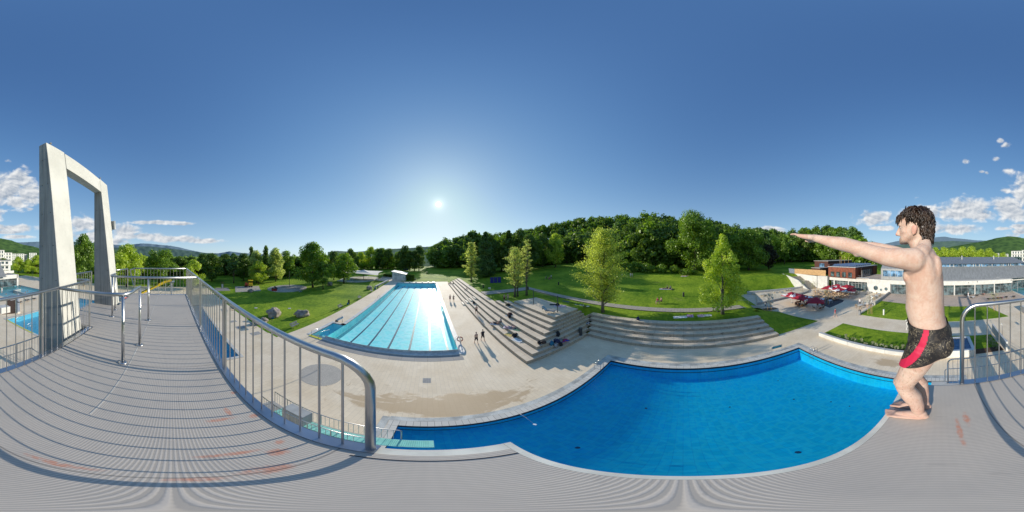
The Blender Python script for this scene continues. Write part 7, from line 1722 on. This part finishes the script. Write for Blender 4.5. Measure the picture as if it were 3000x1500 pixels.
for c, r, k, cc in (((HX,.29,1.638),(.022,.022,.018),.55,(.62,.20,.15)), ((HX-.085,.148,1.66),(.02,.03,.04),.45,(.62,.25,.19)), ((HX,.258,1.606),(.022,.012,.010),.7,(.42,.15,.12)), ((HX-.032,.262,1.703),(.03,.02,.006),.85,(.05,.03,.02)), ((HX+.032,.262,1.703),(.03,.02,.006),.85,(.05,.03,.02)), ((.985,.0,1.455),(.012,.03,.012),.7,(.22,.10,.06)), ((.88,.10,1.30),(.005,.008,.005),.8,(.2,.09,.05)), ((.86,.12,1.22),(.02,.006,.005),.6,(.3,.13,.08)), ((.905,.205,1.365),(.02,.03,.014),.6,(.48,.20,.15))):
    col_ = g.mix(g.math('MULTIPLY', ball(c, r), k), col_, cc)
legh = g.math('MULTIPLY', g.math('MULTIPLY', g.smooth(Z_, .83, .74), g.smooth(Z_, .10, .16)), g.smooth(g.noise(g.scale(p, (55,55,16)), 1, 3, .7, 1.5), .54, .66)); col_ = g.mix(g.math('MULTIPLY', legh, .42), col_, (.17,.09,.06))
armh = g.math('MULTIPLY', g.math('MULTIPLY', g.smooth(Y_, .42, .52), g.smooth(Y_, .72, .66)), g.smooth(g.noise(g.scale(p, (60,18,60)), 1, 3, .7, 1.5), .55, .68)); col_ = g.mix(g.math('MULTIPLY', armh, .25), col_, (.25,.14,.09))
pinkl = g.math('MULTIPLY', g.smooth(Z_, .6, .1), .35); col_ = g.mix(pinkl, col_, (.48,.265,.215))
g.l.new(col_, bs.inputs['Base Color']); bs.inputs['Roughness'].default_value = .62; bs.inputs['Specular IOR Level'].default_value = .22
bs.inputs['Subsurface Weight'].default_value = .06; bs.inputs['Subsurface Radius'].default_value = (.015,.006,.003)
g.l.new(g.bump(g.math('ADD', n2, g.math('MULTIPLY', legh, .5)), .2, .002), bs.inputs['Normal'])
body.materials.clear(); body.materials.append(SKM)
for s in (-1, 1):
    eb = MB(); eb.ell((HX+s*.031,.2425,1.682),(.0115,.0105,.0070),12,8); eo = eb.build('eye', simple('eye_white', (.5,.45,.42), rough=.2), mn, smooth=True)
    eb = MB(); eb.ell((HX+s*.031,.2505,1.682),(.0055,.0035,.0055),10,6); eb.build('iris', simple('brown_iris', (.05,.03,.02), rough=.2), eo, smooth=True)
# trunks
b = MB(); e = .009
b.loft(rings([(z-.0, yf+e, yb-e, hw+e, xc) for (z, yf, yb, hw, xc) in TORSO[:6]], 32))
b.ell((.965,-.005,.92),(.095+e,.075+e,.10+e),14,10); b.ell((1.135,-.005,.92),(.095+e,.075+e,.10+e),14,10); b.ell((XC,.155,.90),(.06,.055,.08),12,8)
for pts, rs in (LEGL, LEGR): chain(b, pts[:3], [r+e+.003 for r in rs[:3]], 18)
tm_ = remeshed(b, .006, 'swim_trunks', SKIN, 3, .5)
bm = bmesh.new(); bm.from_mesh(tm_)
def slice_off(co, no): bmesh.ops.bisect_plane(bm, geom=bm.verts[:]+bm.edges[:]+bm.faces[:], plane_co=co, plane_no=no, clear_outer=True, use_snap_center=False)
slice_off((XC,.07,1.072), (0,-.10,1)); slice_off((XC,.10,.800), (0,-.37,-1))
bm.to_mesh(tm_)
m, g, bs = new_mat('dark_paisley_fabric'); p = coord(g)
w = g.node('ShaderNodeTexNoise', inp={'Scale': 9, 'Detail': 2, 'Distortion': 2.2}); g.l.new(p, w.inputs['Vector'])
ln = g.math('ABSOLUTE', g.math('SUBTRACT', g.math('FRACT', g.math('MULTIPLY', w.outputs['Fac'], 9.0)), .5))
line = g.smooth(ln, .15, .05); msk = g.smooth(g.noise(p, 13, 3), .42, .58); blotch = g.smooth(g.noise(p, 22, 3, .6, 1.2), .55, .66)
cc = g.mix(g.math('MULTIPLY', blotch, .35), (.013,.011,.012), (.10,.075,.055)); cc = g.mix(g.math('MULTIPLY', line, g.math('MULTIPLY', msk, .75)), cc, (.30,.25,.17))
g.l.new(cc, bs.inputs['Base Color']); bs.inputs['Roughness'].default_value = .6
TRK = m
tm_.materials.clear(); tm_.materials.append(TRK); link('swim_trunks', tm_, mn)
# red side stripe laid on the trunks, both legs
for side in (-1, 1):
    b2 = bmesh.new(); b2.from_mesh(tm_); b2.normal_update()
    kill = []
    for f in b2.faces:
        c = f.calc_center_median(); t = (1.09-c.z)/.27; yc = .070+.012*t+.095*max(0,t)**2.0; hw_ = .013+.016*max(0,t)
        yy = c.y if side < 0 else c.y+.02
        if not (abs(yy-yc) < hw_ and (c.x-XC)*side > .06 and f.normal.x*side > .1): kill.append(f)
    bmesh.ops.delete(b2, geom=kill, context='FACES')
    for v_ in b2.verts: v_.co += v_.normal*.0018
    sm = bpy.data.meshes.new('side_stripe'); b2.to_mesh(sm); b2.free(); sm.materials.clear(); sm.materials.append(simple('crimson_fabric', (.52,.012,.06), rough=.65, var=.08)); link('side_stripe', sm, mn)
bm.free()
b = MB(); b.tube([(1.04,.197,1.062),(1.03,.212,1.04),(1.033,.206,1.015),(1.02,.21,.99)], .004, 6); b.tube([(1.05,.197,1.062),(1.06,.214,1.045),(1.05,.207,1.02),(1.055,.21,.985)], .004, 6); b.tube([(1.04,.2,1.062),(1.02,.216,1.066),(1.035,.21,1.05)], .004, 6)
b.build('drawstring', WHITE, mn, smooth=True)
# hair: cap and many wavy locks that follow the skull
b = MB(); b.ell((HX,.149,1.741),(.085,.106,.080),28,18,jit=.10,seed=3); b.ell((HX,.096,1.672),(.077,.061,.078),22,14,jit=.1,seed=4)
hair_locks = MB(); q = random.Random(12)
for k in range(1500):
    a = q.uniform(0, 2*PI); cz = q.uniform(-.62, 1.0); sr = math.sqrt(1-cz*cz)
    nx, ny, nz = sr*math.cos(a), sr*math.sin(a), cz
    if ny > .42 and nz < .42: continue                        # forehead and face stay bare
    if ny > .02 and nz < .0: continue
    if abs(nx) > .55 and -.10 < ny and nz < -.06: continue
    if ny > .25 and abs(nx) > .3 and nz < .30: continue
    n_ = Vector((nx, ny, nz)); root = Vector((HX+.085*nx, .149+.106*ny, 1.741+.083*nz)) if nz > -.1 else Vector((HX+.079*nx/max(sr,.3), .108+.075*ny/max(sr,.3), 1.741+.165*nz))
    fl = Vector((nx*.5, .9 if ny > .12 else (-.25 if ny < -.1 else .25), -.55 if nz > .4 else -1.1))+Vector((q.uniform(-.4,.4), q.uniform(-.25,.25), q.uniform(-.2,.2)))
    tg = fl-n_*fl.dot(n_); tg.normalize(); sd_ = n_.cross(tg); L_ = q.uniform(.036,.075); wv = q.choice((-1,1))*q.uniform(.003,.010); lift = q.uniform(.004,.017)
    pts = [root-n_*.004]; 
    for t in (.25,.5,.75,1.0):
        drop = n_*(lift*math.sin(PI*min(1,t*.9))-.020*t*t*(L_/.05)*.6)
        pts.append(root+tg*(L_*t)+drop+sd_*(wv*math.sin(t*5.0)))
    hair_locks.tube(pts, [.0040,.0050,.0044,.0032,.0008], 5, caps=False, flat=.6)
for k in range(60):                                           # fringe over the forehead
    x = q.uniform(-.06,.06); root = Vector((HX+x, .236-.6*x*x/.06, 1.762+q.uniform(-.02,.01))); L_ = q.uniform(.045,.07)
    pts = [root]+[root+Vector((q.uniform(-.006,.006)+x*.1*t, .050*t+.018*math.sin(3*t), -L_*t*t*.75+.006*t)) for t in (.3,.6,1.0)]
    hair_locks.tube(pts, [.005,.0055,.004,.0010], 5, caps=False, flat=.6)
for k in range(260):                                          # curls on the nape
    a = q.uniform(-1.35, 1.35); root = Vector((HX+.073*math.sin(a), .130-.082*math.cos(a), 1.672+q.uniform(-.055,.05))); out = Vector((math.sin(a), -math.cos(a), 0)); sd_ = Vector((math.cos(a), math.sin(a), 0)); L_ = q.uniform(.03,.055)
    pts = [root-out*.004]+[root+out*(.009*math.sin(PI*t)+.004)+sd_*(q.uniform(-.005,.005))+Vector((0,0,-L_*t)) for t in (.35,.7,1.0)]
    hair_locks.tube(pts, [.005,.006,.0045,.0012], 5, caps=False, flat=.6)
for k in range(110):                                          # stray locks breaking the outline
    a = q.uniform(0, 2*PI); cz = q.uniform(-.1, .95); sr = math.sqrt(1-cz*cz); n_ = Vector((sr*math.cos(a), sr*math.sin(a), cz))
    if n_.y > .45 and n_.z < .5: continue
    root = Vector((HX+.083*n_.x, .149+.104*n_.y, 1.741+.081*n_.z)); fl = Vector((q.uniform(-.6,.6), q.uniform(-.8,.5), q.uniform(-.9,.2))); tg = (fl-n_*fl.dot(n_)).normalized(); L_ = q.uniform(.03,.055); up = q.uniform(.008,.022)
    hair_locks.tube([root, root+n_*up*.7+tg*L_*.4, root+n_*up+tg*L_*.8, root+n_*up*.7+tg*L_+Vector((0,0,-.008))], [.0035,.0038,.0025,.0006], 4, caps=False, flat=.6)
hm_ = mat('wavy_dark_hair', (.018,.010,.006), .38, .55, 30, c2=(.055,.030,.017))
b.add(hair_locks.v, hair_locks.f); b.build('hair', hm_, mn, smooth=True)
# ------------------------------------------------------------------ done
